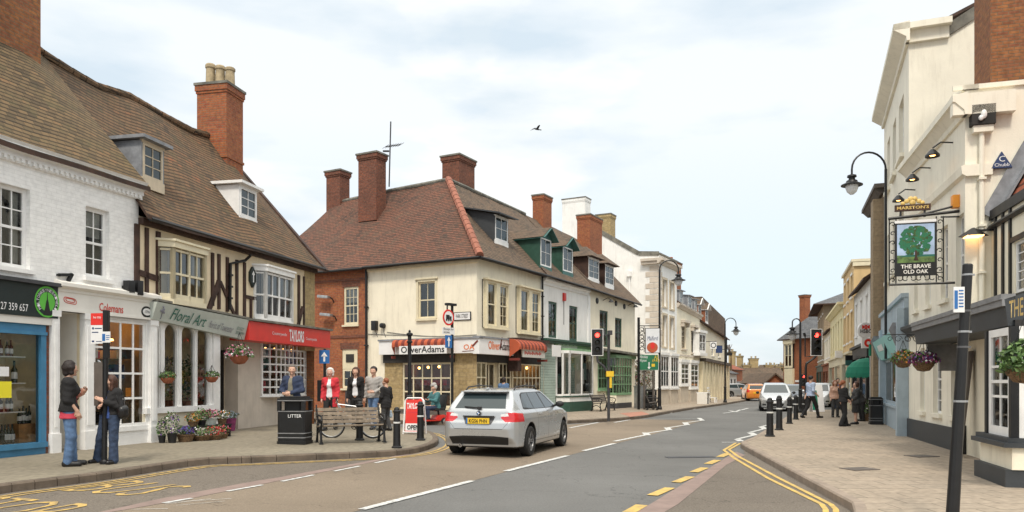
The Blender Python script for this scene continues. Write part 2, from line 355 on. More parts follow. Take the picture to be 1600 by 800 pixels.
brickm('stone_rubble',(.42,.31,.15),(.50,.38,.20),(.36,.28,.16),.34,.17,.012,.5,.9,.4,.5,patch=(.30,.22,.12),pscale=1.6,dark=.3)
brickm('stone_ashlar',(.33,.25,.16),(.38,.29,.19),(.27,.21,.14),.6,.3,.010,.3,.9,.5,.5,patch=(.22,.16,.11),pscale=.7,dark=.2)
brickm('weatherboard',(.42,.52,.46),(.40,.50,.44),(.2,.26,.23),6,.13,.012,.5,.6,.5,.2,patch=(.36,.45,.4),pscale=.7,dark=.1)
pm('render_white',(.85,.84,.81),.8,.05,1.4,.25,35,stain=.4)
pm('render_cream',(.87,.80,.64),.8,.05,1.2,.25,35,stain=.4)
pm('render_pub',(.87,.82,.69),.8,.05,1.2,.3,30,stain=.35)
pm('render_tan',(.56,.49,.40),.85,.1,1.5,.25,35,stain=.4)
pm('render_yellow',(.82,.73,.45),.8,.06,1.2,.2,35,stain=.25)
pm('render_ochre',(.68,.48,.24),.8,.08,1.2,.2,35,stain=.3)
pm('plaster',(.84,.70,.49),.85,.08,2,.3,30,stain=.25)
pm('plaster_grey',(.60,.53,.45),.85,.08,2,.3,30,stain=.3)
pm('timber',(.07,.035,.022),.75,.35,4,.5,40)
pm('timber_brown',(.065,.032,.022),.75,.35,4,.5,40)
pm('black_paint',(.009,.009,.010),.5,.2,8,.12,40)
pm('black_metal',(.009,.009,.010),.45,.2,8,.1,60)
pm('dark_grey',(.05,.05,.055),.6,.2,6,.2,40)
pm('mid_grey',(.22,.22,.225),.6,.15,6,.2,40)
pm('lead',(.26,.27,.29),.6,.2,5,.3,20)
pm('white_wood',(.86,.85,.83),.5,.05,5,.1,40,stain=.12)
pm('cream_wood',(.74,.66,.47),.5,.06,5,.1,40,stain=.15)
pm('tan_wood',(.62,.52,.38),.6,.1,5,.15,40,stain=.3)
pm('green_wood',(.03,.085,.06),.45,.15,5,.1,40)
pm('mint_wood',(.22,.38,.21),.5,.12,5,.1,40)
pm('teal_wood',(.045,.14,.125),.5,.15,5,.1,40)
pm('blue_wood',(.055,.21,.37),.45,.1,4,.1,40,stain=.2)
pm('pale_blue',(.36,.44,.50),.6,.08,3,.1,40,stain=.2)
pm('aqua',(.26,.60,.60),.5,.06,3,.05,40)
pm('grey_wood',(.12,.10,.085),.7,.2,3,.3,20)
pm('sign_white',(.82,.81,.80),.4,.03,3,.02,40)
pm('sign_cream',(.80,.77,.71),.45,.04,3,.02,40)
pm('sign_green_grey',(.50,.54,.49),.45,.05,3,.02,40)
pm('sign_red',(.72,.035,.025),.4,.06,3,.02,40)
pm('red_paint',(.60,.03,.02),.4,.08,3,.02,40)
pm('sign_black',(.012,.022,.022),.4,.1,3,.02,40)
pm('sign_green',(.02,.16,.075),.4,.08,3,.02,40)
pm('lime',(.12,.50,.06),.4,.08,3,.02,40)
pm('dark_green_ink',(.02,.14,.10),.5,.05,3,0)
pm('grey_ink',(.22,.22,.26),.5,.05,3,0)
pm('white_ink',(.85,.85,.85),.5,.02,3,0)
pm('black_ink',(.01,.01,.01),.5,.02,3,0)
pm('red_ink',(.62,.05,.03),.5,.02,3,0)
pm('orange_ink',(.75,.17,.03),.5,.02,3,0)
pm('gold',(.75,.52,.16),.4,.15,6,.05,40,metal=0)
pm('sign_blue',(.03,.15,.42),.4,.05,3,.02,40)
pm('navy',(.025,.05,.14),.5,.08,3,.02,40)
pm('yellow_paper',(.85,.74,.03),.7,.03,3,0)
pm('orange_box',(.85,.32,.03),.5,.05,3,0)
pm('pink_sky',(.42,.55,.75),.6,.15,3,0)
pm('wood_crate',(.50,.25,.09),.7,.25,6,.3,20)
pm('terracotta',(.35,.11,.05),.8,.2,6,.2,40)
pm('wicker',(.20,.12,.06),.85,.5,40,.8,60)
pm('ridge_red',(.33,.125,.08),.85,.2,3,.4,30)
pm('lead_cap',(.20,.19,.16),.85,.3,3,.5,15)
pm('chimney_pot',(.42,.33,.20),.8,.25,5,.3,20)
pm('awning_red',(.48,.10,.04),.75,.1,3,.2,60)
pm('awning_dark',(.18,.03,.02),.75,.1,3,.2,60)
pm('awning_green',(.01,.20,.12),.7,.1,3,.2,60)
pm('slate_paint',(.045,.05,.055),.6,.15,3,.2,40)
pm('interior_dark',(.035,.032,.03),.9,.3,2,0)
pm('interior_warm',(.32,.14,.06),.8,.3,2,0)
pm('interior_tan',(.80,.68,.47),.9,.15,2,0)
pm('curtain',(.50,.48,.44),.9,.15,4,0)
pm('bottle_glass',(.015,.03,.015),.12,.3,9,0)
pm('bottle_amber',(.18,.05,.02),.15,.3,9,0)
pm('leaf_green',(.06,.13,.03),.6,.5,9,.2,40)
pm('leaf_light',(.13,.22,.06),.6,.4,9,.2,40)
pm('leaf_dark',(.025,.06,.022),.6,.4,9,.2,40)
pm('leaf_brown',(.22,.13,.06),.7,.4,9,.2,40)
pm('petal_white',(.82,.80,.80),.6,.05,9,0)
pm('petal_red',(.70,.05,.05),.6,.15,9,0)
pm('petal_pink',(.70,.22,.35),.6,.15,9,0)
pm('petal_purple',(.14,.05,.25),.6,.3,9,0)
pm('petal_blue',(.12,.12,.42),.6,.3,9,0)
pm('petal_orange',(.75,.28,.05),.6,.15,9,0)
pm('petal_magenta',(.30,.05,.16),.6,.3,9,0)
pm('skin',(.60,.36,.26),.55,.08,12,.05,60)
pm('skin_pink',(.62,.35,.27),.55,.08,12,.05,60)
pm('denim',(.11,.19,.34),.9,.25,9,.35,90)
pm('denim_dark',(.045,.07,.13),.9,.3,9,.35,90)
pm('cloth_black',(.018,.017,.018),.9,.25,9,.3,60)
pm('cloth_red',(.60,.035,.05),.85,.12,9,.3,60)
pm('cloth_coral',(.62,.06,.10),.85,.12,9,.3,60)
pm('cloth_grey',(.40,.38,.36),.9,.12,9,.3,60)
pm('cloth_olive',(.24,.22,.17),.9,.12,9,.3,60)
pm('cloth_navy',(.035,.05,.10),.9,.2,9,.3,60)
pm('cloth_blue',(.05,.10,.32),.85,.15,9,.3,60)
pm('cloth_teal',(.06,.18,.19),.85,.15,9,.3,60)
pm('cloth_white',(.78,.78,.80),.85,.05,9,.3,60)
pm('cloth_pale_blue',(.42,.50,.66),.85,.08,9,.3,60)
pm('cloth_dark_grey',(.06,.06,.062),.9,.25,9,.3,60)
pm('hair_dark',(.022,.012,.01),.55,.4,40,.8,90)
pm('hair_brown',(.09,.035,.02),.55,.4,40,.8,90)
pm('hair_ginger',(.30,.09,.03),.55,.4,40,.8,90)
pm('hair_white',(.72,.70,.66),.6,.15,40,.8,90)
pm('hair_grey',(.18,.15,.13),.6,.3,40,.8,90)
pm('leather_black',(.012,.011,.011),.35,.2,10,.2,60)
pm('lips',(.40,.12,.10),.5,.05,9,0)
pm('eye_dark',(.03,.02,.015),.2,.05,9,0)
pm('bag_blue',(.55,.68,.80),.5,.1,9,.2,40)
pm('car_silver',(.50,.515,.525),.28,.02,3,0,metal=.55,coat=.7)
pm('car_white',(.72,.73,.74),.28,.03,3,0,metal=.2,coat=.8)
pm('car_dark',(.05,.06,.08),.25,.03,3,0,metal=.4,coat=.8)
pm('car_orange',(.72,.24,.03),.28,.03,3,0,coat=.8)
pm('bike_grey',(.35,.35,.36),.35,.1,8,0,metal=.5)
pm('car_grey',(.42,.43,.44),.3,.03,3,0,metal=.5,coat=.6)
pm('car_glass',(.03,.045,.05),.05,.05,2,0,spec=.6)
pm('plastic_black',(.018,.018,.019),.55,.15,8,.2,60)
pm('plastic_grey',(.10,.10,.105),.5,.15,8,.2,60)
pm('rubber',(.016,.016,.016),.85,.2,12,.3,60)
pm('alloy',(.42,.42,.43),.32,.1,12,0,metal=.8)
pm('chrome',(.7,.7,.7),.12,.02,3,0,metal=1)
pm('lamp_red',(.60,.015,.02),.12,.06,9,0,coat=1)
pm('lamp_clear',(.70,.70,.70),.1,.1,20,0,coat=1)
pm('plate_yellow',(.80,.52,.03),.4,.03,3,0)
pm('galv',(.42,.43,.44),.45,.15,8,.1,40,metal=.5)
pm('bench_wood',(.26,.205,.15),.8,.3,8,.5,30)
pm('reflect_band',(.62,.62,.60),.4,.05,8,0)
pm('red_lit',(.5,.02,.02),.3,0,3,0,emis=(1,.03,.02),es=7)
pm('lamp_lit',(.9,.6,.3),.3,0,3,0,emis=(1,.45,.12),es=5)
pm('lamp_lit_soft',(.9,.6,.3),.3,0,3,0,emis=(1,.55,.22),es=2.2)
pm('frost',(.75,.76,.78),.3,.05,3,0)
pm('lens_dark',(.03,.028,.02),.25,.1,3,0)
tilem('tiles_left',[(.06,.046,.03),(.12,.084,.048),(.155,.107,.058),(.185,.122,.064),(.26,.11,.052)],moss=(.10,.093,.045),lichen=.5)
tilem('tiles_left_red',[(.06,.043,.031),(.115,.077,.047),(.15,.092,.053),(.172,.10,.056),(.25,.10,.05)],moss=(.10,.09,.048),lichen=.5)
tilem('tiles_red',[(.07,.048,.04),(.13,.07,.05),(.165,.08,.055),(.19,.085,.057),(.26,.11,.06)],moss=(.10,.085,.06),lichen=.5)
tilem('tiles_brown',[(.08,.065,.055),(.13,.095,.07),(.17,.12,.085),(.19,.13,.09),(.22,.14,.095)],moss=(.11,.10,.07),lichen=.5)
tilem('slates',[(.11,.115,.125),(.14,.145,.155),(.17,.175,.185),(.2,.205,.215)],tw=.3,th=.22,moss=(.15,.14,.11),lichen=.3)
tilem('tiles_bright',[(.20,.06,.04),(.30,.09,.05),(.36,.11,.06),(.42,.15,.08)],tw=.22,th=.2,moss=(.2,.1,.07),lichen=.3)
glassm('glass',(.93,.96,.95),1.3)
glassm('glass_shop',(.95,.97,.96),.9)
# ---------------- facade frames ----------------
class Fr:
 """a vertical plan line: x runs along the facade, y goes into the building, z up from base"""
 def __init__(s,x,y,ang,z=0.0): s.o=Vector((x,y,z)); s.a=ang; s.x=Vector((math.cos(ang),math.sin(ang),0)); s.n=Vector((-math.sin(ang),math.cos(ang),0))
 def w(s,a,y,z): return s.o+s.x*a+s.n*y+Vector((0,0,z))
 def l(s,p): d=Vector(p)-s.o; return Vector((d.dot(s.x),d.dot(s.n),d.z))
 def lr(s,px,py):
  o=Vector((0,0,EYE)); d=ray(px,py); lo=s.l(o); ld=Vector((d.dot(s.x),d.dot(s.n),d.z)); return lo,ld
 def px(s,px,py,d=0.0):
  lo,ld=s.lr(px,py); t=(-d-lo.y)/ld.y; p=lo+ld*t; return p.x,p.z
 def s(s_,px,d=0.0): return s_.px(px,500,d)[0]
 def z(s_,px,py,d=0.0): return s_.px(px,py,d)[1]
 def rect(s,x0,yt,yb,x1,d=0.0):
  a,zt=s.px(x0,yt,d); _,zb=s.px(x0,yb,d); b=s.s(x1,d); return (a,b,zb,zt)
 def side(s,px,py,at):   # hit on the plane x=at : returns y,z
  lo,ld=s.lr(px,py); t=(at-lo.x)/ld.x; p=lo+ld*t; return p.y,p.z
 def hit(s,px,py,y0,z0,sl):
  lo,ld=s.lr(px,py); t=(z0+sl*(lo.y-y0)-lo.z)/(ld.z-sl*ld.y); return lo+ld*t
 def sub(s,a,y=0,z=0):
  p=s.w(a,y,z); return Fr(p.x,p.y,s.a,p.z)
 @staticmethod
 def between(p,q,z=0):
  return Fr(p[0],p[1],math.atan2(q[1]-p[1],q[0]-p[0]),z)
_build0=MB.build
def _build(s,*a,**k):
 o=_build0(s,*a,**k)
 if any(u is not None for u in s.uv) and len(s.f)==len(o.data.polygons):
  uvl=o.data.uv_layers['uv'].data
  for p,u in zip(o.data.polygons,s.uv):
   if u is not None:
    for li,q in zip(p.loop_indices,u): uvl[li].uv=q
 return o
MB.build=_build
def wall(mb,s0,s1,zb,zt0,zt1=None,ops=(),y=0.0,rev=.13,m=0,mr=None,depth=None):
 """front wall with real openings and reveals; zt may slope from s0 to s1"""
 zt1=zt0 if zt1 is None else zt1; mr=m if mr is None else mr
 T=lambda s:zt0+(zt1-zt0)*(s-s0)/(s1-s0)
 ops=[(max(a,s0),min(b,s1),max(c,zb),d) for a,b,c,d in ops if b>s0+.01 and a<s1-.01 and b-a>.02]
 xs=sorted(set([s0,s1]+[o[0] for o in ops]+[o[1] for o in ops])); zs=sorted(set([zb]+[o[2] for o in ops]+[o[3] for o in ops]))
 for i in range(len(xs)-1):
  a,b=xs[i],xs[i+1]
  if b-a<1e-5: continue
  top=max(zs);
  for j in range(len(zs)):
   c=zs[j]; d=zs[j+1] if j<len(zs)-1 else None
   mid=(a+b)/2; zc=(c+(d if d is not None else c+.001))/2
   if any(o[0]<mid<o[1] and o[2]<zc<o[3] for o in ops): continue
   if d is None: mb.face([(a,y,c),(b,y,c),(b,y,T(b)),(a,y,T(a))],m)
   elif d-c>1e-5: mb.face([(a,y,c),(b,y,c),(b,y,d),(a,y,d)],m)
 for a,b,c,d in ops:
  r=y+rev
  mb.face([(a,y,c),(a,r,c),(a,r,d),(a,y,d)],mr); mb.face([(b,y,c),(b,y,d),(b,r,d),(b,r,c)],mr)
  mb.face([(a,y,d),(a,r,d),(b,r,d),(b,y,d)],mr); mb.face([(a,y,c),(b,y,c),(b,r,c),(a,r,c)],mr)
def shell(mb,s0,s1,y1,zb,zt,m=0,y0=0.0,gable=None,left=True,right=True):
 """side and back walls; gable=(ridge y, ridge z, base z) adds a pointed top"""
 for x,on in ((s0,left),(s1,right)):
  if not on: continue
  pts=[(x,y0,zb),(x,y1,zb),(x,y1,zt),(x,y0,zt)]
  if gable: pts=[(x,y0,zb),(x,y1,zb),(x,y1,zt),(x,gable[0],gable[1]),(x,y0,zt)]
  mb.face(pts,m)
 mb.face([(s1,y1,zb),(s0,y1,zb),(s0,y1,zt),(s1,y1,zt)],m)
def window(par,a,b,c,d,y=.09,cols=2,rows=4,fm='white_wood',gm='glass',fw=.055,bar=.022,sash=True,sill=None,sillm=None,room=True,curtain=False,name='window',dpt=.05,roomm='interior_dark',roomd=.8,casing=True,panes=True,ty=0,rm=.25):
 mb=MB(); e=.002
 mb.box((a+e,y,c+e),(a+fw,y+dpt,d-e)); mb.box((b-fw,y,c+e),(b-e,y+dpt,d-e)); mb.box((a+fw,y,d-fw),(b-fw,y+dpt,d-e)); mb.box((a+fw,y,c+e),(b-fw,y+dpt,c+fw*1.15))
 ia,ib,ic,id_=a+fw,b-fw,c+fw*1.15,d-fw
 if sash:
  zm=(ic+id_)/2; mb.box((ia,y+.004,zm-.025),(ib,y+dpt-.004,zm+.025))
 for i in range(1,cols):
  x=ia+(ib-ia)*i/cols; mb.box((x-bar/2,y+.012,ic),(x+bar/2,y+dpt-.012,id_))
 for j in range(1,rows):
  if sash and rows%2==0 and j==rows//2: continue
  z=ic+(id_-ic)*j/rows; mb.box((ia,y+.014,z-bar/2),(ib,y+dpt-.014,z+bar/2))
 w_=mb.build(name,fm,par)
 g=MB(); g.face([(ia,y+.03,ic),(ib,y+.03,ic),(ib,y+.03,id_),(ia,y+.03,id_)]); g.build('pane',gm,w_)
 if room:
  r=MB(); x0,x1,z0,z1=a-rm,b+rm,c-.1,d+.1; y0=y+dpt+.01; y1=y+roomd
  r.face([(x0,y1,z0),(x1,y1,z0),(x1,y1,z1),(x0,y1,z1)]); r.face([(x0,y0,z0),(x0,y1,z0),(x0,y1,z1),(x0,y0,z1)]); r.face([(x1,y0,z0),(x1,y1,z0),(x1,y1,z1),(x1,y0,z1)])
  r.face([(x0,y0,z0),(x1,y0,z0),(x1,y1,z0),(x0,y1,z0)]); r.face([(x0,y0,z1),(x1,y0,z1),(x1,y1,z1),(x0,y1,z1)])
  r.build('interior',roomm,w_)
 if curtain:
  cu=MB();
  for sgn in (0,1):
   n=8; wd=(ib-ia)*curtain
   for k in range(n):
    xa=wd*k/n; xb=wd*(k+1)/n; ya=y+.12+.02*(k%2); yb=y+.12+.02*((k+1)%2)
    if sgn: xa,xb=ib-xa,ib-xb
    else: xa,xb=ia+xa,ia+xb
    cu.face([(xa,ya,ic),(xb,yb,ic),(xb,yb,id_),(xa,ya,id_)])
  cu.build('curtain','curtain',w_)
 if room and sash and not curtain and (int(a*7.3+c*5.1+b*3.7)%5)<3:
  q=MB(); zz=id_-(id_-ic)*(.22+.09*(int(a*11+c*3)%4)); q.box((ia,y+.09,zz),(ib,y+.10,id_)); q.build('blind','curtain',w_)
 if sill:
  sm=MB(); ex,pr,ht=sill; sm.box((a-ex,-pr-ty*0,c-ht),(b+ex,y-.002,c-.001)); sm.build('sill',sillm or fm,w_)
 return w_
_fonts={}
def text(body,par,o,xd,yd,w_,h,mat,dep=.004,name='lettering',bold=0.0,shear=0,w2=None,sp=1.0):
 cu=bpy.data.curves.new(name,'FONT'); cu.body=body; cu.size=1; cu.resolution_u=2; cu.shear=shear; cu.offset=bold; cu.space_character=sp
 t=bpy.data.objects.new('t',cu); C.objects.link(t); dg=bpy.context.evaluated_depsgraph_get()
 me=bpy.data.meshes.new_from_object(t.evaluated_get(dg)); bpy.data.objects.remove(t); bpy.data.curves.remove(cu)
 n=len(me.vertices); a=np.empty(n*3); me.vertices.foreach_get('co',a); a=a.reshape(-1,3)
 mn=a.min(0); mx=a.max(0); a[:,0]=(a[:,0]-mn[0])/(mx[0]-mn[0])*w_; a[:,1]=(a[:,1]-mn[1])/(mx[1]-mn[1])*h
 xd=Vector(xd).normalized();yd=Vector(yd).normalized();nn=xd.cross(yd).normalized()
 P=np.outer(a[:,0],xd)+np.outer(a[:,1],yd)+np.array(o)+np.array(nn)*dep
 me.vertices.foreach_set('co',P.ravel()); me.materials.clear(); me.materials.append(M[mat]); me.update()
 ob=bpy.data.objects.new(name,me); C.objects.link(ob); ob.parent=par; return ob
X3=(1,0,0);Y3=(0,1,0);Z3=(0,0,1)
def roofgrid(par,eave,ridge,mat,thick=.09,n=24,mrows=8,sag=0.0,wob=.02,name='roof',seed=1,under='timber',under_on=True):
 """tiled slope lofted between an eave polyline and a ridge polyline (local coordinates), slightly uneven with age"""
 rnd=random.Random(seed)
 def samp(pl,n):
  pl=[Vector(p) for p in pl]; L=[0]
  for i in range(1,len(pl)): L.append(L[-1]+(pl[i]-pl[i-1]).length)
  out=[]
  for k in range(n+1):
   t=L[-1]*k/n
   for i in range(1,len(pl)):
    if t<=L[i]+1e-9: out.append(pl[i-1].lerp(pl[i],(t-L[i-1])/max(1e-9,L[i]-L[i-1]))); break
  return out
 E=samp(eave,n); Rg=samp(ridge,n); grid=[]
 ph=[rnd.uniform(0,6) for _ in range(4)]
 up=[]
 for i in range(n+1):
  col=[]
  for j in range(mrows+1):
   t=j/mrows; p=E[i].lerp(Rg[i],t)
   k=wob*(math.sin(p.x*.9+ph[0]+t*2)+.6*math.sin(p.x*2.3+ph[1]-t*4)+.5*math.sin(t*7+ph[2]+p.x*.4))
   p=p+Vector((0,0,k*(1 if 0<j<mrows else .5)-sag*math.sin(math.pi*t)))
   col.append(p)
  grid.append(col)
 dirx=(E[-1]-E[0]).normalized()
 mb=MB(); U=[[0]*(mrows+1) for _ in range(n+1)]
 for i in range(n+1):
  v=0
  for j in range(mrows+1):
   if j:
    dd=grid[i][j]-grid[i][j-1]; v+=(dd-dirx*dd.dot(dirx)).length
   U[i][j]=(grid[i][j].dot(dirx),v)
 for i in range(n):
  for j in range(mrows):
   mb.face([grid[i][j],grid[i+1][j],grid[i+1][j+1],grid[i][j+1]],0,[U[i][j],U[i+1][j],U[i+1][j+1],U[i][j+1]])
 dn=Vector((0,0,-thick))
 for i in range(n): mb.face([grid[i][0]+dn,grid[i+1][0]+dn,grid[i+1][0],grid[i][0]],1)
 for j in range(mrows):
  mb.face([grid[0][j+1]+dn,grid[0][j]+dn,grid[0][j],grid[0][j+1]],1); mb.face([grid[n][j]+dn,grid[n][j+1]+dn,grid[n][j+1],grid[n][j]],1)
 if under_on:
  for i in range(n):
   for j in range(mrows): mb.face([grid[i][j]+dn,grid[i][j+1]+dn,grid[i+1][j+1]+dn,grid[i+1][j]+dn],1)
 return mb.build(name,[mat,under],par)
def ridge_tiles(par,pl,mat='lead_cap',r=.11,name='ridge',step=.3,seg=6):
 mb=MB(); pl=[Vector(p) for p in pl]
 for a,b in zip(pl[:-1],pl[1:]):
  n=max(1,int((b-a).length/step))
  for k in range(n):
   p=a.lerp(b,(k+.02)/n); q=a.lerp(b,(k+.98)/n); mb.tube([p,q],[r,r*.93],seg=8)
 return mb.build(name,mat,par)
def chimney(par,c,w_,d_,z0,z1,mat='brick_dark',pots=0,rz=0,capm=None,potm='chimney_pot',cap=.06,poth=.6,potax='x',band=True,name='chimney',topm='lead_cap'):
 mb=MB(); x,y=c; h=z1-z0
 mb.box((x-w_/2,y-d_/2,z0),(x+w_/2,y+d_/2,z1-.32)); e=cap
 mb.box((x-w_/2-e*.5,y-d_/2-e*.5,z1-.32),(x+w_/2+e*.5,y+d_/2+e*.5,z1-.24)); mb.box((x-w_/2-e,y-d_/2-e,z1-.24),(x+w_/2+e,y+d_/2+e,z1-.06))
 mb.box((x-w_/2-e*1.5,y-d_/2-e*1.5,z1-.06),(x+w_/2+e*1.5,y+d_/2+e*1.5,z1+.02),1)
 if band: mb.box((x-w_/2-.03,y-d_/2-.03,z0+h*.25),(x+w_/2+.03,y+d_/2+.03,z0+h*.25+.08))
 o=mb.build(name,[mat,capm or topm],par)
 for i in range(pots):
  t=(i+.5)/pots-.5; px_=x+(t*w_ if potax=='x' else 0); py_=y+(t*d_ if potax=='y' else 0)
  hh=poth*(1+.12*((i*7)%3-1)); r=.15
  p=MB(); p.lathe([(r*1.05,z1),(r*.95,z1+hh*.8),(r*1.12,z1+hh*.84),(r*1.12,z1+hh*.95),(r*.92,z1+hh),(r*.7,z1+hh),(r*.65,z1+hh*.6)],(px_,py_,0),seg=12); p.build('chimney_pot',potm,o,autosm=35)
 return o
def dormer(par,a,b,yd,zb,zt,y0,z0,sl,style='flat',cheek='lead',fm='white_wood',roofm='tiles_brown',cols=2,rows=2,over=.12,rise=.0,facem=None):
 """window box standing on a roof slope z=z0+sl*(y-y0)"""
 yb=y0+(zt-z0)/sl; mb=MB(); t=.05
 fz0=z0+sl*(yd-y0)
 for x,s_ in ((a,-1),(b,1)):
  v=[(x,yd,fz0-.1),(x,yb+.1,zt),(x,yd,zt)]
  v2=[(x+s_*t,p[1],p[2]) for p in v]; mb.mesh(v+v2,[(0,1,2),(5,4,3),(0,2,5,3),(2,1,4,5),(1,0,3,4)])
 mb.box((a-t,yd-.02,zb-.12),(b+t,yd+.04,zb),1); mb.box((a-t,yd-.02,zt-.04),(b+t,yd+.04,zt+.02),1)
 mb.box((a-t,yd-.021,fz0-.12),(b+t,yd+.03,zb-.12),1)
 D=mb.build('dormer',[cheek,facem or fm],par)
 window(D,a,b,zb,zt-.04,y=yd-.015,cols=cols,rows=rows,fm=[fm,'car_glass'][0],fw=.06,sash=False,room=False,gm='car_glass')
 r=MB(); o=over
 if style=='flat':
  yb2=y0+(zt+.1-z0)/sl+.1
  r.box((a-t-o,yd-o-.05,zt+.022),(b+t+o,yb2,zt+.10)); r.build('dormer_roof','lead' if cheek!='white_wood' else 'white_wood',D)
 elif style=='hip':
  rise=rise or .45; yb2=y0+(zt+rise-z0)/sl+.25; xm=(a+b)/2; zz=zt+.02
  p=[(a-t-o,yd-o-.08,zz),(b+t+o,yd-o-.08,zz)]; ym=yd+.45
  yl=y0+(zz-z0)/sl+.12
  r.face([p[0],p[1],(xm,ym,zz+rise)]); r.face([p[1],(b+t+o,yl,zz),(xm,yb2,zz+rise),(xm,ym,zz+rise)]); r.face([(a-t-o,yl,zz),p[0],(xm,ym,zz+rise),(xm,yb2,zz+rise)])
  r.face([p[0],(a-t-o,yl,zz-.01),(b+t+o,yl,zz-.01),p[1]],1); r.build('dormer_roof',[roofm,'timber'],D)
 elif style=='lean':
  rise=rise or .35; zz=zt+.03; yl=y0+(zz+rise-z0)/sl+.15
  A=(a-t-o,yd-o-.1,zz);B=(b+t+o,yd-o-.1,zz);C_=(b+t+o*.6,yl,zz+rise);D_=(a-t-o*.6,yl,zz+rise)
  r.face([A,B,C_,D_]); r.face([(q[0],q[1],q[2]-.06) for q in (A,D_,C_,B)],1)
  for q,q2 in ((A,B),(B,C_),(D_,A)): r.face([(q[0],q[1],q[2]-.06),(q2[0],q2[1],q2[2]-.06),q2,q],1)
  for x in (a-t,b+t):
   s1=(x,yd,zt);r.face([(x,yd,zt),(x,yd,zz+.0),(x,yl,zz+rise-.05),(x,yl,zt)],1)
  r.build('dormer_roof',[roofm,cheek],D)
 elif style=='gable':
  rise=rise or .55; xm=(a+b)/2; zz=zt+.0; yl=y0+(zz-z0)/sl+.15; yt=y0+(zz+rise-z0)/sl+.2
  f=yd-o-.1
  for sgn in (-1,1):
   xe=xm+sgn*((b-a)/2+t+o); q=[(xe,f,zz-.06),(xe,yl,zz-.06),(xm,yt,zz+rise),(xm,f,zz+rise)]
   r.face(q if sgn>0 else q[::-1]); r.face([(k[0],k[1],k[2]-.06) for k in q],1)
   bb=(xe,f,zz-.06);tt=(xm,f,zz+rise); r.beam(Vector(bb)+Vector((0,-.012,-.05)),Vector(tt)+Vector((0,-.012,-.05)),.03,.13,1,up=(0,1,0))
  r.face([(a-t,yd-.01,zt),(b+t,yd-.01,zt),(xm,yd-.01,zz+rise-.03)],1)
  r.build('dormer_roof',[roofm,facem or fm],D)
 return D
def gutter(par,pts,r=.06,mat='black_paint',name='gutter'):
 mb=MB(); mb.tube(pts,r,seg=6); return mb.build(name,mat,par)
def pipe(par,pts,r=.045,mat='black_paint',name='downpipe'):
 mb=MB(); mb.tube(pts,r,seg=8)
 a=Vector(pts[-2]);b=Vector(pts[-1])
 for k in range(1,4): p=a.lerp(b,k/4); mb.obox(p,(r*3,r*2.6,.05))
 return mb.build(name,mat,par)
def cornice(mb,s0,s1,z0,z1=None,prof=((0,.0),(.05,.05),(.05,.1),(.14,.16),(.14,.22),(0,.22)),m=0,y=0.0,ends=True):
 z1=z0 if z1 is None else z1; n=len(prof)
 v=[(s0,y-p[0],z0+p[1]) for p in prof]+[(s1,y-p[0],z1+p[1]) for p in prof]
 f=[(i,i+n,(i+1)%n+n,(i+1)%n) for i in range(n)]
 if ends: f+=[tuple(range(n)),tuple(range(2*n-1,n-1,-1))]
 mb.mesh(v,f,m)
# ---------------- flat sheets on the ground ----------------
def xy(p): return Vector((p[0],p[1],0))
def gpts(*pp,h=0.0): return [xy(G(a,b,h)) for a,b in pp]
def sheet(name,poly,off,mat,label=None,kind='structure',step=1.0,fn=gz,parent=None):
 from mathutils.geometry import tessellate_polygon
 tris=tessellate_polygon([[Vector((p[0],p[1],0)) for p in poly]])
 def clip(pl,ax,k,keep_less):
  out=[]
  for i in range(len(pl)):
   p,q=pl[i-1],pl[i]; a_=(p[ax]<=k) if keep_less else (p[ax]>=k); b_=(q[ax]<=k) if keep_less else (q[ax]>=k)
   if a_!=b_: t=(k-p[ax])/(q[ax]-p[ax]); out.append((p[0]+(q[0]-p[0])*t,p[1]+(q[1]-p[1])*t))
   if b_: out.append(q)
  return out
 def split(pl,ax):
  lo=min(p[ax] for p in pl); hi=max(p[ax] for p in pl); res=[]
  k=math.floor(lo/step)*step+step
  while k<hi-1e-6:
   c=clip(pl,ax,k,True)
   if len(c)>2: res.append(c)
   pl=clip(pl,ax,k,False)
   if len(pl)<3: return res
   k+=step if (ax==0 or k<60) else step*4
  res.append(pl); return res
 vid={};V_=[];Fc=[]
 for t in tris:
  tri=[(poly[i][0],poly[i][1]) for i in t]
  for c in split(tri,1):
   for d in split(c,0):
    ids=[]
    for p in d:
     key=(round(p[0],4),round(p[1],4))
     if key not in vid: vid[key]=len(V_); V_.append((p[0],p[1],fn(p[0],p[1])+off))
     if not ids or ids[-1]!=vid[key]: ids.append(vid[key])
    if len(ids)>2 and ids[0]==ids[-1]: ids.pop()
    if len(set(ids))<3 or len(set(ids))!=len(ids): continue
    ar=sum(V_[ids[i-1]][0]*V_[ids[i]][1]-V_[ids[i]][0]*V_[ids[i-1]][1] for i in range(len(ids)))
    if abs(ar)<1e-7: continue
    Fc.append(ids if ar>0 else ids[::-1])
 me=bpy.data.meshes.new(name); me.from_pydata(V_,[],Fc)
 me.materials.append(M[mat]); auto_uv_flat(me); o=bpy.data.objects.new(name,me); C.objects.link(o)
 if parent is not None:o.parent=parent
 else: settag(o,label=label,kind=kind)
 return o
def auto_uv_flat(me,ang=0.0):
 uvl=me.uv_layers.new(name='uv'); ca,sa=math.cos(ang),math.sin(ang)
 for lp in me.loops:
  c=me.vertices[lp.vertex_index].co; uvl.data[lp.index].uv=(c.x*ca+c.y*sa,-c.x*sa+c.y*ca)
def offset_line(pl,d):
 out=[]
 for i,p in enumerate(pl):
  a=pl[max(0,i-1)];b=pl[min(len(pl)-1,i+1)]; t=(Vector(b)-Vector(a)); t.z=0; t.normalize(); out.append(Vector((p[0]-t.y*d,p[1]+t.x*d,0)))
 return out
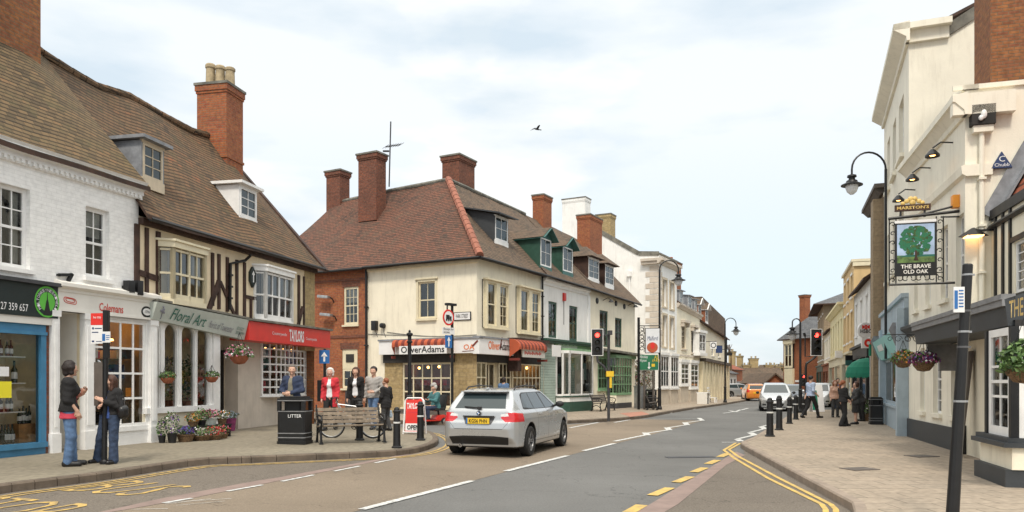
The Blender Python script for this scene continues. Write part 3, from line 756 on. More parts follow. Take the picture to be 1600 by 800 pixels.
def resample(pl,step):
 pl=[Vector((p[0],p[1],0)) for p in pl]; out=[pl[0]];
 for a,b in zip(pl[:-1],pl[1:]):
  n=max(1,int((b-a).length/step+.5)); out+= [a.lerp(b,(k+1)/n) for k in range(n)]
 return out
def smoothline(pl,it=2):
 pl=[Vector((p[0],p[1],0)) for p in pl]
 for _ in range(it):
  o=[pl[0]]
  for a,b in zip(pl[:-1],pl[1:]): o+= [a.lerp(b,.25),a.lerp(b,.75)]
  o.append(pl[-1]); pl=o
 return pl
def stroke_mb(mb,pl,w_,off,dash=None,sm=True):
 pl=resample(pl,.5); L=offset_line(pl,w_/2); Rr=offset_line(pl,-w_/2)
 for i in range(len(pl)-1):
  q=[L[i],L[i+1],Rr[i+1],Rr[i]]; mb.face([(p.x,p.y,gz(p.x,p.y)+off) for p in q][::-1])
def kerb(name,pl,mat,h=PAV,wd=.15,side=1):
 """kerb stones along the road edge; side=+1 puts the stone to the left of the direction of travel"""
 pl=resample(pl,.9); inner=offset_line(pl,side*wd); mb=MB()
 for i in range(len(pl)-1):
  a,b=pl[i],pl[i+1]; c,d=inner[i+1],inner[i]; t=(b-a).normalized()*.006
  a=a+t; b=b-t; c=c-t; d=d+t
  q=[a,b,c,d]; lo=[(p.x,p.y,gz(p.x,p.y)-.1) for p in q];
  # bevelled road edge
  bv=.02; a2=a.lerp(d,bv/wd); b2=b.lerp(c,bv/wd)
  hi=[(a.x,a.y,gz(a.x,a.y)+h-bv),(b.x,b.y,gz(b.x,b.y)+h-bv),(b2.x,b2.y,gz(b2.x,b2.y)+h+.004),(a2.x,a2.y,gz(a2.x,a2.y)+h+.004),(c.x,c.y,gz(c.x,c.y)+h+.004),(d.x,d.y,gz(d.x,d.y)+h+.004)]
  v=lo+hi
  fs=[(0,1,7,6)] if True else []
  mb.mesh(v,[(0,1,5+0,4+0)] if False else [(0,1,5,4),(4,5,6,7),(7,6,8,9),(1,2,8,6,5),(3,0,4,7,9),(2,3,9,8)])
 o=mb.build(name,mat,None,weld=False); settag(o,kind='structure')
 bm=bmesh.new(); bm.from_mesh(o.data); bmesh.ops.recalc_face_normals(bm,faces=bm.faces[:]); bm.to_mesh(o.data); bm.free()
 return o
# ---------------- ground, pavements, kerbs, markings ----------------
def build_terrain():
 xs=sorted(set([-600,-300,-150,-80,-50,-35]+list(range(-26,42))+[45,50,58,70,90,150,300,600]))
 ys=sorted(set([-40,-20,-10]+list(range(-5,60))+list(range(60,130,4))+[140,160,200,300,500,900]))
 v=[(x,y,gz(x,min(y,170))) for y in ys for x in xs]; nx=len(xs)
 f=[(j*nx+i,j*nx+i+1,(j+1)*nx+i+1,(j+1)*nx+i) for j in range(len(ys)-1) for i in range(nx-1)]
 mb=MB(); mb.mesh(v,f); o=mb.build('road','asphalt',None,weld=False); settag(o,kind='structure')
build_terrain()
KL=[(-120,776),(0,757.5),(72,749),(140,741),(185,735),(232,727.5),(312,716),(370,714),(400,713),(524,708),(610,704.5),(650,700),(676,693),(686,686),(683,679),(672,673),(650,668.5),(600,665.5),(480,662)]
KLw=smoothline(gpts(*KL,h=PAV),1)
# left pavement: kerb line then behind the shops
lp=KLw+[Vector((-16,30,0)),Vector((-16,6,0))]
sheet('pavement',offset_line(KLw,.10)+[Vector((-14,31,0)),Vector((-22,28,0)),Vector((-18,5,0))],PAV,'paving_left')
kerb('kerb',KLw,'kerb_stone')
KO=[(300,650.5),(480,654),(600,656),(700,659),(780,660.5),(840,660),(883,657),(960,653.5),(989,651),(1012,648.5),(1040,643),(1085,636),(1125,631),(1158,626),(1172,623),(1180,620.5)]
KOw=smoothline(gpts(*KO,h=PAV),1)
KOw+= [KOw[-1]+Vector((6,22,0)),KOw[-1]+Vector((4,50,0))]
sheet('pavement',offset_line(KOw,.10)+[Vector((10,125,0)),Vector((-22,60,0)),Vector((-26,44,0))],PAV,'paving')
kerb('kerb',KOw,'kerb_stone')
KR=[(1335,815),(1334,795),(1331,784),(1160,694),(1157,690.5),(1175,683.5),(1197,670.5),(1212,661.5),(1231,649),(1245,643.5)]
KRg=gpts(*KR,h=PAV)
KRw=[KRg[0]+(KRg[0]-KRg[1])*6]+KRg+[Vector(p) for p in ((16.2,41.4,0),(18.3,43.4,0),(20.0,46,0),(21.1,50,0),(23.3,57,0),(27.2,70,0),(31.5,90,0),(35,120,0))]
sheet('pavement',offset_line(KRw,-.10)+[Vector((60,110,0)),Vector((60,0,0)),Vector((20,-3,0)),Vector((6.6,-3,0))],PAV,'paving')
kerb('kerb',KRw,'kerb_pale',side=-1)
# road surfaces
def ext(p,q,d): t=(Vector(q)-Vector(p)).normalized(); return Vector(q)+t*d
band_up=gpts((160,800),(250,780),(400,752),(430,747.5),(520,731),(610,714.5))
band_lo=gpts((180,800),(300,779),(400,759),(470,745),(560,727),(640,711))
bu0=ext(band_up[1],band_up[0],5); bl0=ext(band_lo[1],band_lo[0],5)
tip=gpts((672,700))[0]
ctr=gpts((480,820),(565,797),(738,751.5),(887,712),(958,694),(1012,681),(1098,657.5))
c0=ext(ctr[2],ctr[1],8)
far=gpts((1000,655),(940,660),(883,664),(800,669),(720,684),(694,698))
sheet('buff_lane',[bl0]+band_lo+[tip]+far[::-1]+ctr[:0:-1]+[c0],.004,'buff_road')
sheet('granite_strip',[bu0]+band_up+[tip]+band_lo[::-1]+[bl0],.008,'pink_strip')
kb=offset_line(KLw,-.02)
i0=min(range(len(kb)),key=lambda i:(kb[i]-tip).length)
sheet('bus_bay',[kb[k] for k in range(0,i0)]+[tip]+band_up[::-1]+[bu0],.004,'bay_road')
rb_l=gpts((997,800),(1142,711),(1150,706)); rb_r=gpts((1040,800),(1060,788),(1135,727),(1164,711.5))
sheet('granite_strip',[ext(rb_l[1],rb_l[0],6)]+rb_l+rb_r[::-1]+[ext(rb_r[2],rb_r[0],6)],.008,'pink_strip')
rk=[p for p in KRw[:5]]
sheet('parking_bay',[ext(rb_r[2],rb_r[0],6)]+rb_r+[KRw[4]-Vector((.05,.25,0)),KRw[3],KRw[2],KRw[1],KRw[0]],.004,'bay_road')
# tactile crossing patches in red concrete
sheet('tactile_paving',gpts((985,651.5),(1015,647.5),(1003,643),(968,646),h=PAV),PAV+.005,'tactile')
# markings, one object per kind of line
def marks(name,strokes,mat,off=.012):
 mb=MB()
 for pts,w_ in strokes: stroke_mb(mb,gpts(*pts) if not isinstance(pts[0],Vector) else pts,w_,off)
 o=mb.build(name,mat,None); settag(o,kind='structure'); return o
marks('centre_line_marking',[([(565,797),(738,752)],.13),([(790,737),(887,712.5)],.13),([(912,705),(960,693.5)],.13),([(400,840),(480,820)],.13)],'paint_white')
zz=lambda pts,w_=.13:(pts,w_)
marks('worn_white_marking',[([(258,789),(300,784),(362,780)],.014),([(262,787),(330,780.5)],.014),([(275,791),(352,784)],.012),([(205,797),(262,796)],.016)],'paint_white')
marks('zigzag_marking',[zz([(960,690),(1012,679.5)]),zz([(1012,680.5),(1008,676.5)],.22),zz([(1009,677.5),(1046,672)]),zz([(1046,672.5),(1042,668.5)],.22),zz([(1042,669),(1074,664)]),zz([(1074,664.5),(1070,660.5)],.22),zz([(1070,661),(1098,657)]),zz([(1098,657.5),(1092,653.5)],.2),zz([(1000,655.3),(1094,654.5)],.08),
  zz([(1158,690),(1152,687)],.2),zz([(1152,686.5),(1182,679.5)]),zz([(1180,680.5),(1172,676.5)],.22),zz([(1172,676),(1196,670)]),zz([(1196,671),(1189,667)],.22),zz([(1190,667),(1208,662.5)]),zz([(1205,664),(1204,660)],.2),
  zz([(1130,646),(1150,643)]),zz([(1150,644),(1140,642)],.2),zz([(1150,643.5),(1157,640.5)],.15),zz([(1158,641),(1169,638)],.15),zz([(1128,691.6),(1155,691.4)],.1),
  zz([(960,660.5),(985,656)],.12),zz([(890,669),(935,660.5)],.12),zz([(1046,646),(1052,643.6)],.2),zz([(1064,642.5),(1070,641)],.2),zz([(1082,640),(1087,638.5)],.2)],'paint_white')
kl1=offset_line(KLw,-.22); kl2=offset_line(KLw,-.36)
n=len(kl1); cut=int(n*.98)
sh=lambda pl:[p for p in pl[:cut]]
marks('double_yellow_line',[(sh(kl1),.06),(sh(kl2),.06)],'paint_worn')
marks('double_yellow_line',[([(1307,812),(1306,797),(1298,789),(1215,747),(1152,713),(1139,703),(1157,693)],.075),([(1291,812),(1290,797),(1284,789),(1200,748),(1148,717),(1131,704),(1150,692.5)],.075)],'paint_yellow')
marks('bay_dash_marking',[([a,b],.17) for a,b in [((975,806),(1003,790)),((1019,775),(1047,763)),((1056,754.5),(1079,745.5)),((1084,738.5),(1101,731.5)),((1106,725.5),(1121,719.5)),((1125,714.5),(1137,709))]],'paint_yellow')
marks('bay_dash_marking',[([a,b],.08) for a,b in [((255,787),(300,779.5)),((355,768.5),(410,758.5)),((440,753),(490,743)),((522,737),(562,729)),((586,724),(618,717.5))]],'paint_white')
def road_text(body,tl,tr,bl,br,mat):
 q=[xy(G(*p)) for p in (bl,br,tl,tr)]
 cu=bpy.data.curves.new('t','FONT'); cu.body=body; cu.size=1; cu.resolution_u=2; cu.offset=-.008
 t=bpy.data.objects.new('t',cu); C.objects.link(t); dg=bpy.context.evaluated_depsgraph_get()
 me=bpy.data.meshes.new_from_object(t.evaluated_get(dg)); bpy.data.objects.remove(t)
 a=np.array([v.co[:] for v in me.vertices]); mn=a.min(0); mx=a.max(0)
 bm=bmesh.new(); bm.from_mesh(me)
 for v in bm.verts:
  u=(v.co.x-mn[0])/(mx[0]-mn[0]); k=(v.co.y-mn[1])/(mx[1]-mn[1]); p=q[0].lerp(q[1],u).lerp(q[2].lerp(q[3],u),k); v.co=(p.x,p.y,gz(p.x,p.y)+.012)
 bm.to_mesh(me); bm.free(); me.materials.clear(); me.materials.append(M[mat]); o=bpy.data.objects.new('road_lettering',me); C.objects.link(o); settag(o,kind='structure')
road_text('BUS',(215,751.5),(306,761),(92,767.5),(196,776),'paint_worn')
road_text('STOP',(2,776),(152,789.5),(-130,799),(-5,818),'paint_worn')
def plate(name,px,py,w_,d_,mat,h=0,rz=0.4):
 p=G(px,py,h); mb=MB(); mb.obox((p.x,p.y,p.z+.006),(w_,d_,.012),rz=rz)
 o=mb.build(name,mat,None); return o
for i,(a,b,l_) in enumerate([(1078,714.5,'long iron drain cover in the grey road surface'),]):
 o=plate('drain_cover',a,b,1.1,.25,'dark_grey',0,.15); settag(o,l_,'drain cover')
for a,b,l_ in ((1343,733,'square iron cover set in the right pavement nearest the kerb corner'),(1440,713,'rectangular iron cover in the paving outside the cream pub')):
 o=plate('inspection_cover',a,b,.55,.4,'grey_wood',PAV,.3); settag(o,l_,'manhole cover')
# far hillside behind the end of the street
mb=MB(); pts=[]
for i in range(41):
 x=-260+i*13; pts.append((x,430,2+6*math.sin(i*.31)+3*math.sin(i*.9+1)))
v=[(p[0],p[1]-60,-14) for p in pts]+pts+[(p[0],p[1]+120,p[2]-3) for p in pts]; n=41
mb.mesh(v,[(r*n+i,r*n+i+1,(r+1)*n+i+1,(r+1)*n+i) for r in range(2) for i in range(n-1)])
o=mb.build('hills','leaf_dark',None,autosm=60); settag(o,kind='structure')
# =============== left row: white brick shops, timber-framed florist and agents ===============
pa=G(0,716,PAV); pb=G(240,690.5,PAV)
LA=Fr.between(pa,pb,pa.z)
_d=(pb-pa).normalized(); LA=LA.sub(-3.2);
sB=LA.s(216.5)                       # where the white wall ends
B0=LA.w(sB,0,0)
LB=Fr(B0.x,B0.y,math.atan2(math.cos(R(12.2)),math.sin(R(12.2))),LA.o.z)
LBe=LB.s(491)
def pots_goods(): pass
def build_white():
 f=LA; T=thing('white_brick_building','white painted brick building with sash windows over the wine shop and stationer, leftmost','building',f.o,f.a)
 zt=f.z(100,277.5); zg=f.z(80,458)     # underside of cornice, top of shop fascia
 A=f.rect(-14,283,413,47); Bw=f.rect(134,321,432,171)
 A=(A[0],A[1],A[2],f.z(44,296)); mb=MB()
 zshop=f.z(60,505)
 zshop=f.z(160,478); wall(mb,-1.0,sB,zshop,zt,ops=[A,Bw],rev=.14)
 mb.face([(sB,0,zshop),(sB,.9,zshop),(sB,.9,zt),(sB,0,zt)])
 mb.build('wall','brick_white',T)
 for q,cu in ((A,.28),(Bw,.0)):
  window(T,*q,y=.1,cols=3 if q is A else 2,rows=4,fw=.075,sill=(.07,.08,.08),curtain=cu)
 # dentilled cornice
 mb=MB(); cornice(mb,-1.0,sB+.05,zt,prof=((0,0),(.06,.0),(.06,.08),(.10,.09),(.10,.17),(.2,.24),(.2,.31),(.24,.36),(0,.36)))
 k=-1.0
 while k<sB: mb.box((k,-.105,zt+.02),(k+.06,-.055,zt+.09)); k+=.12
 mb.build('cornice','white_wood',T)
 # roof
 ez=zt+.32; rz0=f.z(0,32);
 # ridge from pixels at depth 2.95 inward
 def rp(px,py,d=2.95): s,z=f.px(px,py,-d); return (s,d,z)
 r0=rp(0,32);r1=rp(75,90)
 roofgrid(T,[(-1.0,-.22,ez),(sB+.12,-.22,ez-.04)],[(-1.4,2.95,r0[2]+.25),r0,(r1[0]-.1,2.95,r1[2])],'tiles_left',n=20,wob=.035,sag=.05,seed=3)
 roofgrid(T,[(-1.0,6.2,ez),(sB+.6,6.2,ez)],[(-1.4,2.96,r0[2]+.25),(r1[0]-.1,2.96,r1[2])],'tiles_left',n=10,seed=4)
 ridge_tiles(T,[(-1.4,2.95,r0[2]+.27),(r0[0],2.95,r0[2]+.02),(r1[0]-.1,2.95,r1[2]+.02)],'tiles_left_red')
 # flank triangle of tiles sweeping down to the neighbour
 # big chimney
 c=f.px(40,60,-2.6)
 chimney(T,(c[0]-.95,2.75),2.1,.95,r0[2]-1.3,r0[2]+3.0,'brick_brown',band=False)
 mb=MB(); mb.box((c[0]-2.2,2.1,r0[2]-.6),(c[0]-1.2,3.2,r0[2]+1.1)); mb.build('chimney_shoulder','brick_brown',T)
 # ---- wine shop front
 a,zt2=f.px(84,452);
 sL=f.s(84.5)
 zs0=f.z(82,498)   # sign bottom
 mb=MB(); mb.box((-1,-.10,zs0),(sL,-.0,f.z(84,449))); sg=mb.build('shop_sign','sign_black',T)
 mb=MB(); mb.box((-1,-.18,f.z(84,449)),(sL+.02,.0,f.z(84,449)+.07)); mb.build('sign_capping','dark_grey',T)
 dg=-.104
 text('27 359 657',sg,(f.s(-6),dg,f.z(36,487)),X3,Z3,f.s(37)-f.s(-6),.135,'white_ink')
 cx=f.s(67); cz=f.z(67,472); rr=.3
 g=MB(); g.lathe([(0.0,0),(rr,0)],(cx,dg-.003,cz),seg=28,axis='y');
 g=MB();
 def disc(mb_,r,y,seg=30): mb_.face([(cx+r*.92*math.cos(-k*2*math.pi/seg),y,cz+r*math.sin(-k*2*math.pi/seg)) for k in range(seg)][::-1])
 disc(g,rr,dg-.002); g.build('badge_ring','lime',sg)
 g=MB(); disc(g,rr*.88,dg-.004); g.build('badge_band','sign_black',sg)
 g=MB(); disc(g,rr*.62,dg-.006); g.build('badge_disc','lime',sg)
 word='MILTON KEYNES WINE LIC'
 for i,ch in enumerate(word.replace(' ','')):
  an=R(215)-R(250)*i/17
  xd=(math.sin(an),0,-math.cos(an)); yd=(math.cos(an),0,math.sin(an))
  r=rr*.66; o=(cx+math.cos(an)*r*.92-xd[0]*.03,dg-.008,cz+math.sin(an)*r-xd[2]*.03)
  text(ch,sg,o,xd,yd,.045,.055,'white_ink')
 g=MB();
 for pts in ([(-.09,-.26),(.09,-.26),(.05,-.12),(.028,0),(.012,.05),(.004,.19),(-.004,.19),(-.012,.05),(-.028,0),(-.05,-.12)],): g.face([(cx+p[0],dg-.008,cz+p[1]) for p in pts])
 g.build('badge_spire','black_ink',sg)
 # lintel, frame
 zb=f.z(69,690); zt3=f.z(60,520); s1=f.s(70.5); fr=f.s(62.5)
 mb=MB(); mb.box((-1,-.07,f.z(69,508)),(f.s(88),.05,zs0-.002)); mb.build('lintel','sign_cream',T)
 mb=MB(); zT=f.z(69,508)-.002
 mb.box((-1,-.02,zt3),(s1,.1,zT)); mb.box((fr,-.03,zb),(s1,.1,zt3)); mb.box((-1,-.05,zt3-.045),(s1+.01,.08,zt3+.02))
 mb.box((-1,-.06,zb-.1),(s1+.01,.1,zb)); mb.box((-1,-.01,-.5),(s1,.12,zb-.1)); mb.box((-1,-.03,zb-.58),(s1,.0,zb-.52))
 W_=mb.build('shopfront','blue_wood',T)
 g=MB(); g.face([(-1,.04,zb),(fr,.04,zb),(fr,.04,zt3),(-1,.04,zt3)]); g.build('pane','glass_shop',W_)
 # display
 r=MB(); y1=1.0; r.face([(-1,y1,zb-.02),(fr+.1,y1,zb-.02),(fr+.1,y1,zt3+.1),(-1,y1,zt3+.1)]); r.face([(fr+.1,.12,zb),(fr+.1,y1,zb),(fr+.1,y1,zt3+.1),(fr+.1,.12,zt3+.1)])
 r.face([(-1,.12,zb-.01),(fr+.1,.12,zb-.01),(fr+.1,y1,zb-.01),(-1,y1,zb-.01)]); r.face([(-1,.12,zt3+.1),(-1,y1,zt3+.1),(fr+.1,y1,zt3+.1),(fr+.1,.12,zt3+.1)]); r.face([(-1,.12,zb),(-1,.12,zt3),(-1,y1,zt3),(-1,y1,zb)])
 r.build('display_window','interior_tan',W_)
 g=MB(); shelfz=[f.z(20,557,-.3),f.z(20,598,-.3),f.z(20,643,-.3)]; se=f.s(31,-.3)
 for z in shelfz: g.box((-1,.16,z-.02),(se,.5,z))
 g.build('shelf','white_wood',W_)
 def bottle(x,y,z,h=.32,mat='bottle_glass',lab=None):
  b=MB(); r_=h*.125; b.lathe([(0,z),(r_,z),(r_,z+h*.6),(r_*.4,z+h*.72),(r_*.36,z+h*.97),(r_*.42,z+h),(0,z+h)],(x,y,0),seg=8);
  o=b.build('bottle',[mat],None,smooth=True); wo=Matrix.Translation(f.o)@Matrix.Rotation(f.a,4,'Z'); o.matrix_world=wo
  if random.random()<.75:
   b=MB(); b.lathe([(r_*1.03,z+h*.18),(r_*1.03,z+h*.48)],(x,y,0),seg=8); l=b.build('bottle_label','sign_white',o)
  return o
 i=0
 ordn=['first','second','third','fourth','fifth','sixth','seventh','eighth','ninth','tenth','eleventh','twelfth']
 for z,sn,mat in ((shelfz[0],'top',('bottle_amber')),(shelfz[2],'lowest','bottle_glass')):
  xs=[k for k in np.arange(f.s(-3,-.3),se-.05,.105)]
  for j,x in enumerate(xs):
   o=bottle(x,.33+.04*(j%2),z,.31,mat); settag(o,'%s bottle from the left on the %s shelf of the wine shop window'%(ordn[min(j,11)],sn),'bottle','bottles on the wine shop shelves')
 o=bottle(f.s(24,-.3),.33,shelfz[1],.42,'bottle_glass'); settag(o,'tall dark bottle alone on the middle shelf of the wine shop window','bottle','bottles on the wine shop shelves')
 cz0=zb; x0,x1=f.s(25,-.3),f.s(57,-.3); ch=f.z(40,662,-.3)-cz0
 t=thing('wooden_crate','plain wooden crate on the floor of the wine shop window','crate',f.w((x0+x1)/2,.38,cz0),f.a)
 q=MB(); q.box((-(x1-x0)/2,-.15,0),((x1-x0)/2,.15,ch));
 for k in range(4): q.box((-(x1-x0)/2-.004,-.156,ch*k/4+.008),((x1-x0)/2+.004,.156,ch*(k+1)/4-.008))
 q.build('crate_body','wood_crate',t)
 for j,px in enumerate((35,41,46,51)):
  o=bottle(f.s(px,-.3),.38,cz0+ch,.34 if j%2 else .30,'bottle_glass'); settag(o,'%s bottle from the left on the wooden crate in the wine shop window'%ordn[j],'bottle','bottles standing on the crate')
 for j,px in enumerate((3,8,13,19)):
  o=bottle(f.s(px,-.3),.3,cz0,.36,'bottle_glass'); settag(o,'%s bottle from the left on the wine shop window floor by the crate'%ordn[j],'bottle','bottles on the wine shop window floor')
 q=MB(); q.box((f.s(-12),.022,f.z(0,622)),(f.s(19.5),.03,f.z(0,596))); o=q.build('poster','yellow_paper',None); o.matrix_world=Matrix.Translation(f.o)@Matrix.Rotation(f.a,4,'Z'); settag(o,'bright yellow paper notice in the wine shop window','poster')
 q=MB(); q.box((f.s(1),.022,f.z(10,588)),(f.s(15.5),.03,f.z(10,573))); o=q.build('notice','sign_white',None); o.matrix_world=Matrix.Translation(f.o)@Matrix.Rotation(f.a,4,'Z'); settag(o,'small white notice above the yellow one in the wine shop window','notice')
 # ---- dark brick strip, pilasters, Colemans
 zc=f.z(160,502)
 mb=MB(); mb.box((s1,0.0,-.5),(f.s(77),.12,zT)); mb.build('brick_pier','brick_dark',T)
 sE=f.s(241)
 def pil(x0,x1,ztp,nm='pilaster',y=-.09):
  a,b=f.s(x0),f.s(x1); p=MB(); p.box((a,y,-.5),(b,.05,ztp)); p.box((a-.02,y-.02,-.5),(b+.02,.04,.38)); p.box((a-.02,y-.02,ztp-.12),(b+.02,.03,ztp)); p.box((a+.05,y-.012,.5),(b-.05,y+.0,ztp-.25)); p.build(nm,'white_wood',T)
 zu=f.z(160,493)      # underside of the fascia
 pil(76.5,88,zu); pil(128,143.5,zu); pil(231,241,zu)
 # fascia
 mb=MB(); zf0=f.z(90,483)-.02; zf0=zu; zf1=f.z(150,463)+.0
 mb.box((f.s(84.5)+.004,-.08,zf0),(sE,.05,zf1)); fa=mb.build('fascia','sign_cream',T)
 mb=MB(); cornice(mb,f.s(84.5)+.004,sE+.02,zf1,prof=((0.0,0),(.10,.0),(.10,.05),(.2,.1),(.2,.17),(0,.24))); cornice(mb,f.s(84.5)+.004,sE+.02,zf0,prof=((0,0),(.105,0),(.105,.05),(0,.05)))
 mb.build('fascia_moulding','sign_cream',T)
 zl=f.z(160,489)
 text('Colemans',fa,(f.s(150),-.084,f.z(150,486)),X3,Z3,f.s(187.5)-f.s(150),.175,'red_ink',bold=.012)
 g=MB(); cx2=f.s(104.5); cz2=f.z(104,470);
 for rx,rz_,dz in ((.145,.055,0),(.10,.032,.008)):
  pl=[(cx2+rx*math.copysign(abs(math.cos(t))**.45,math.cos(t)),-.085,cz2+dz+rz_*math.copysign(abs(math.sin(t))**.6,math.sin(t))-.15*rx*math.cos(t)) for t in [k*math.pi/12 for k in range(24)]]; g.tube(pl,.007,seg=5,closed=True)
 g.build('paperclip_mark','red_ink',fa)
 g=MB(); cx3=f.s(224.5); cz3=f.z(224.5,487.5)
 g.lathe([(0,-.09),(.125,-.09),(.13,-.06),(.13,0)],(cx3,0,cz3),seg=24,axis='y',sx=1.25,sy=1); g.build('oval_plaque','black_ink',fa)
 g=MB(); g.lathe([(0,-.096),(.095,-.096),(.095,-.09)],(cx3,0,cz3),seg=24,axis='y',sx=1.3,sy=.85); g.build('oval_plaque_face','sign_white',fa)
 text('1796',fa,(cx3-.07,-.1,cz3-.03),X3,Z3,.14,.06,'black_ink')
 # entrance recess (px 88-128): splayed panel and door
 a,b=f.s(88),f.s(128); mb=MB(); rd=.9
 mb.face([(a,.05,-.3),(a+.05,rd,-.3),(a+.05,rd,zu),(a,.05,zu)]); mb.face([(b,.05,-.3),(b,.05,zu),(b-.02,rd,zu),(b-.02,rd,-.3)]); mb.face([(a,.0,zu-.01),(b,.0,zu-.01),(b,rd,zu-.01),(a,rd,zu-.01)])
 mb.build('entrance_recess','sign_cream',T)
 window(T,a+.1,b-.02,.35,zu-.05,y=rd-.06,cols=1,rows=2,fw=.1,bar=.07,sash=False,name='door',roomd=1.4,gm='glass_shop')
 mb=MB(); mb.box((a+.1,rd-.06,-.3),(b-.02,rd,.35)); mb.build('door_foot','white_wood',T)
 mb=MB(); mb.box((f.s(108,-.6)-.1,.79,f.z(115,592,-.8)),(f.s(108,-.6)+.22,.80,f.z(115,548,-.8))); mb.build('door_notice','sign_white',T)
 # bay shop window px 143-231
 a,b=f.s(143.5),f.s(231); zb2=f.z(150,670)+.0; zt4=zu-.06; zb2=f.z(231,664)
 mb=MB(); mb.box((a,-.03,zb2-.1),(b,.1,zb2)); mb.box((a,.0,-.5),(b,.12,zb2-.1)); mb.box((a,-.02,zt4),(b,.1,zu)); mb.build('stall_riser','white_wood',T)
 wn=window(T,a,b,zb2,zt4,y=.0,cols=4,rows=4,fw=.06,bar=.045,sash=False,name='shop_window',gm='glass_shop',roomd=1.9,roomm='interior_tan')
 g=MB(); rnd=random.Random(5)
 for k in range(26):
  x=rnd.uniform(a+.1,b-.2); z=zb2+rnd.choice([.05,.55,1.05,1.5]); g.box((x,rnd.uniform(.4,1.5),z),(x+rnd.uniform(.1,.3),1.6,z+rnd.uniform(.15,.42)),k%5)
 g.build('stationery_display',['navy','interior_dark','sign_white','cloth_coral','interior_tan'],wn)
 g=MB()
 for x in (a+.95,a+1.35): g.lathe([(.0,zt4-.42),(.1,zt4-.40),(.09,zt4-.36),(0,zt4-.34)],(x,.9,0),seg=10)
 g.build('ceiling_lamp','lamp_lit',wn)
 g=MB(); g.box((f.s(197,-.05),.06,f.z(200,620)),(f.s(207,-.05),.07,f.z(200,606))); g.build('orange_poster','orange_box',wn)
 # stuff behind wall: full-height back body so nothing shows through
 mb=MB(); mb.box((-1,2.2,-.5),(sB+1.0,6,zt)); mb.build('rear_wall','interior_dark',T)
 mb=MB(); mb.face([(-1.0,.0,-.5),(-1.0,6.2,-.5),(-1.0,6.2,ez),(-1.0,2.95,r0[2]),(-1.0,0,ez)]); mb.build('gable_wall','brick_white',T)
 # projecting hook bracket and flood lights
 t=thing('sign_hook','small black angular bracket on the white wall above the stationer','bracket',f.w(f.s(100),0,f.z(100,436)),f.a)
 g=MB(); g.beam((-.16,-.05,.06),(.14,-.05,.10),.06,.06); g.beam((.14,-.05,.12),(-.02,-.05,-.16),.06,.06); g.beam((-.16,0,.06),(-.16,-.06,.06),.04,.04); g.build('bracket','black_metal',t)
 t=thing('flood_light','black box floodlight on the white wall above the oval plaque','floodlight',f.w(f.s(201),0,f.z(201,450)),f.a)
 g=MB(); g.box((-.2,-.2,-.14),(-.02,-.04,.14)); g.box((.04,-.22,-.15),(.2,-.03,.17)); g.box((-.2,-.04,-.03),(.2,0,.03)); g.build('housing','black_metal',t,bevel=.01)
build_white()
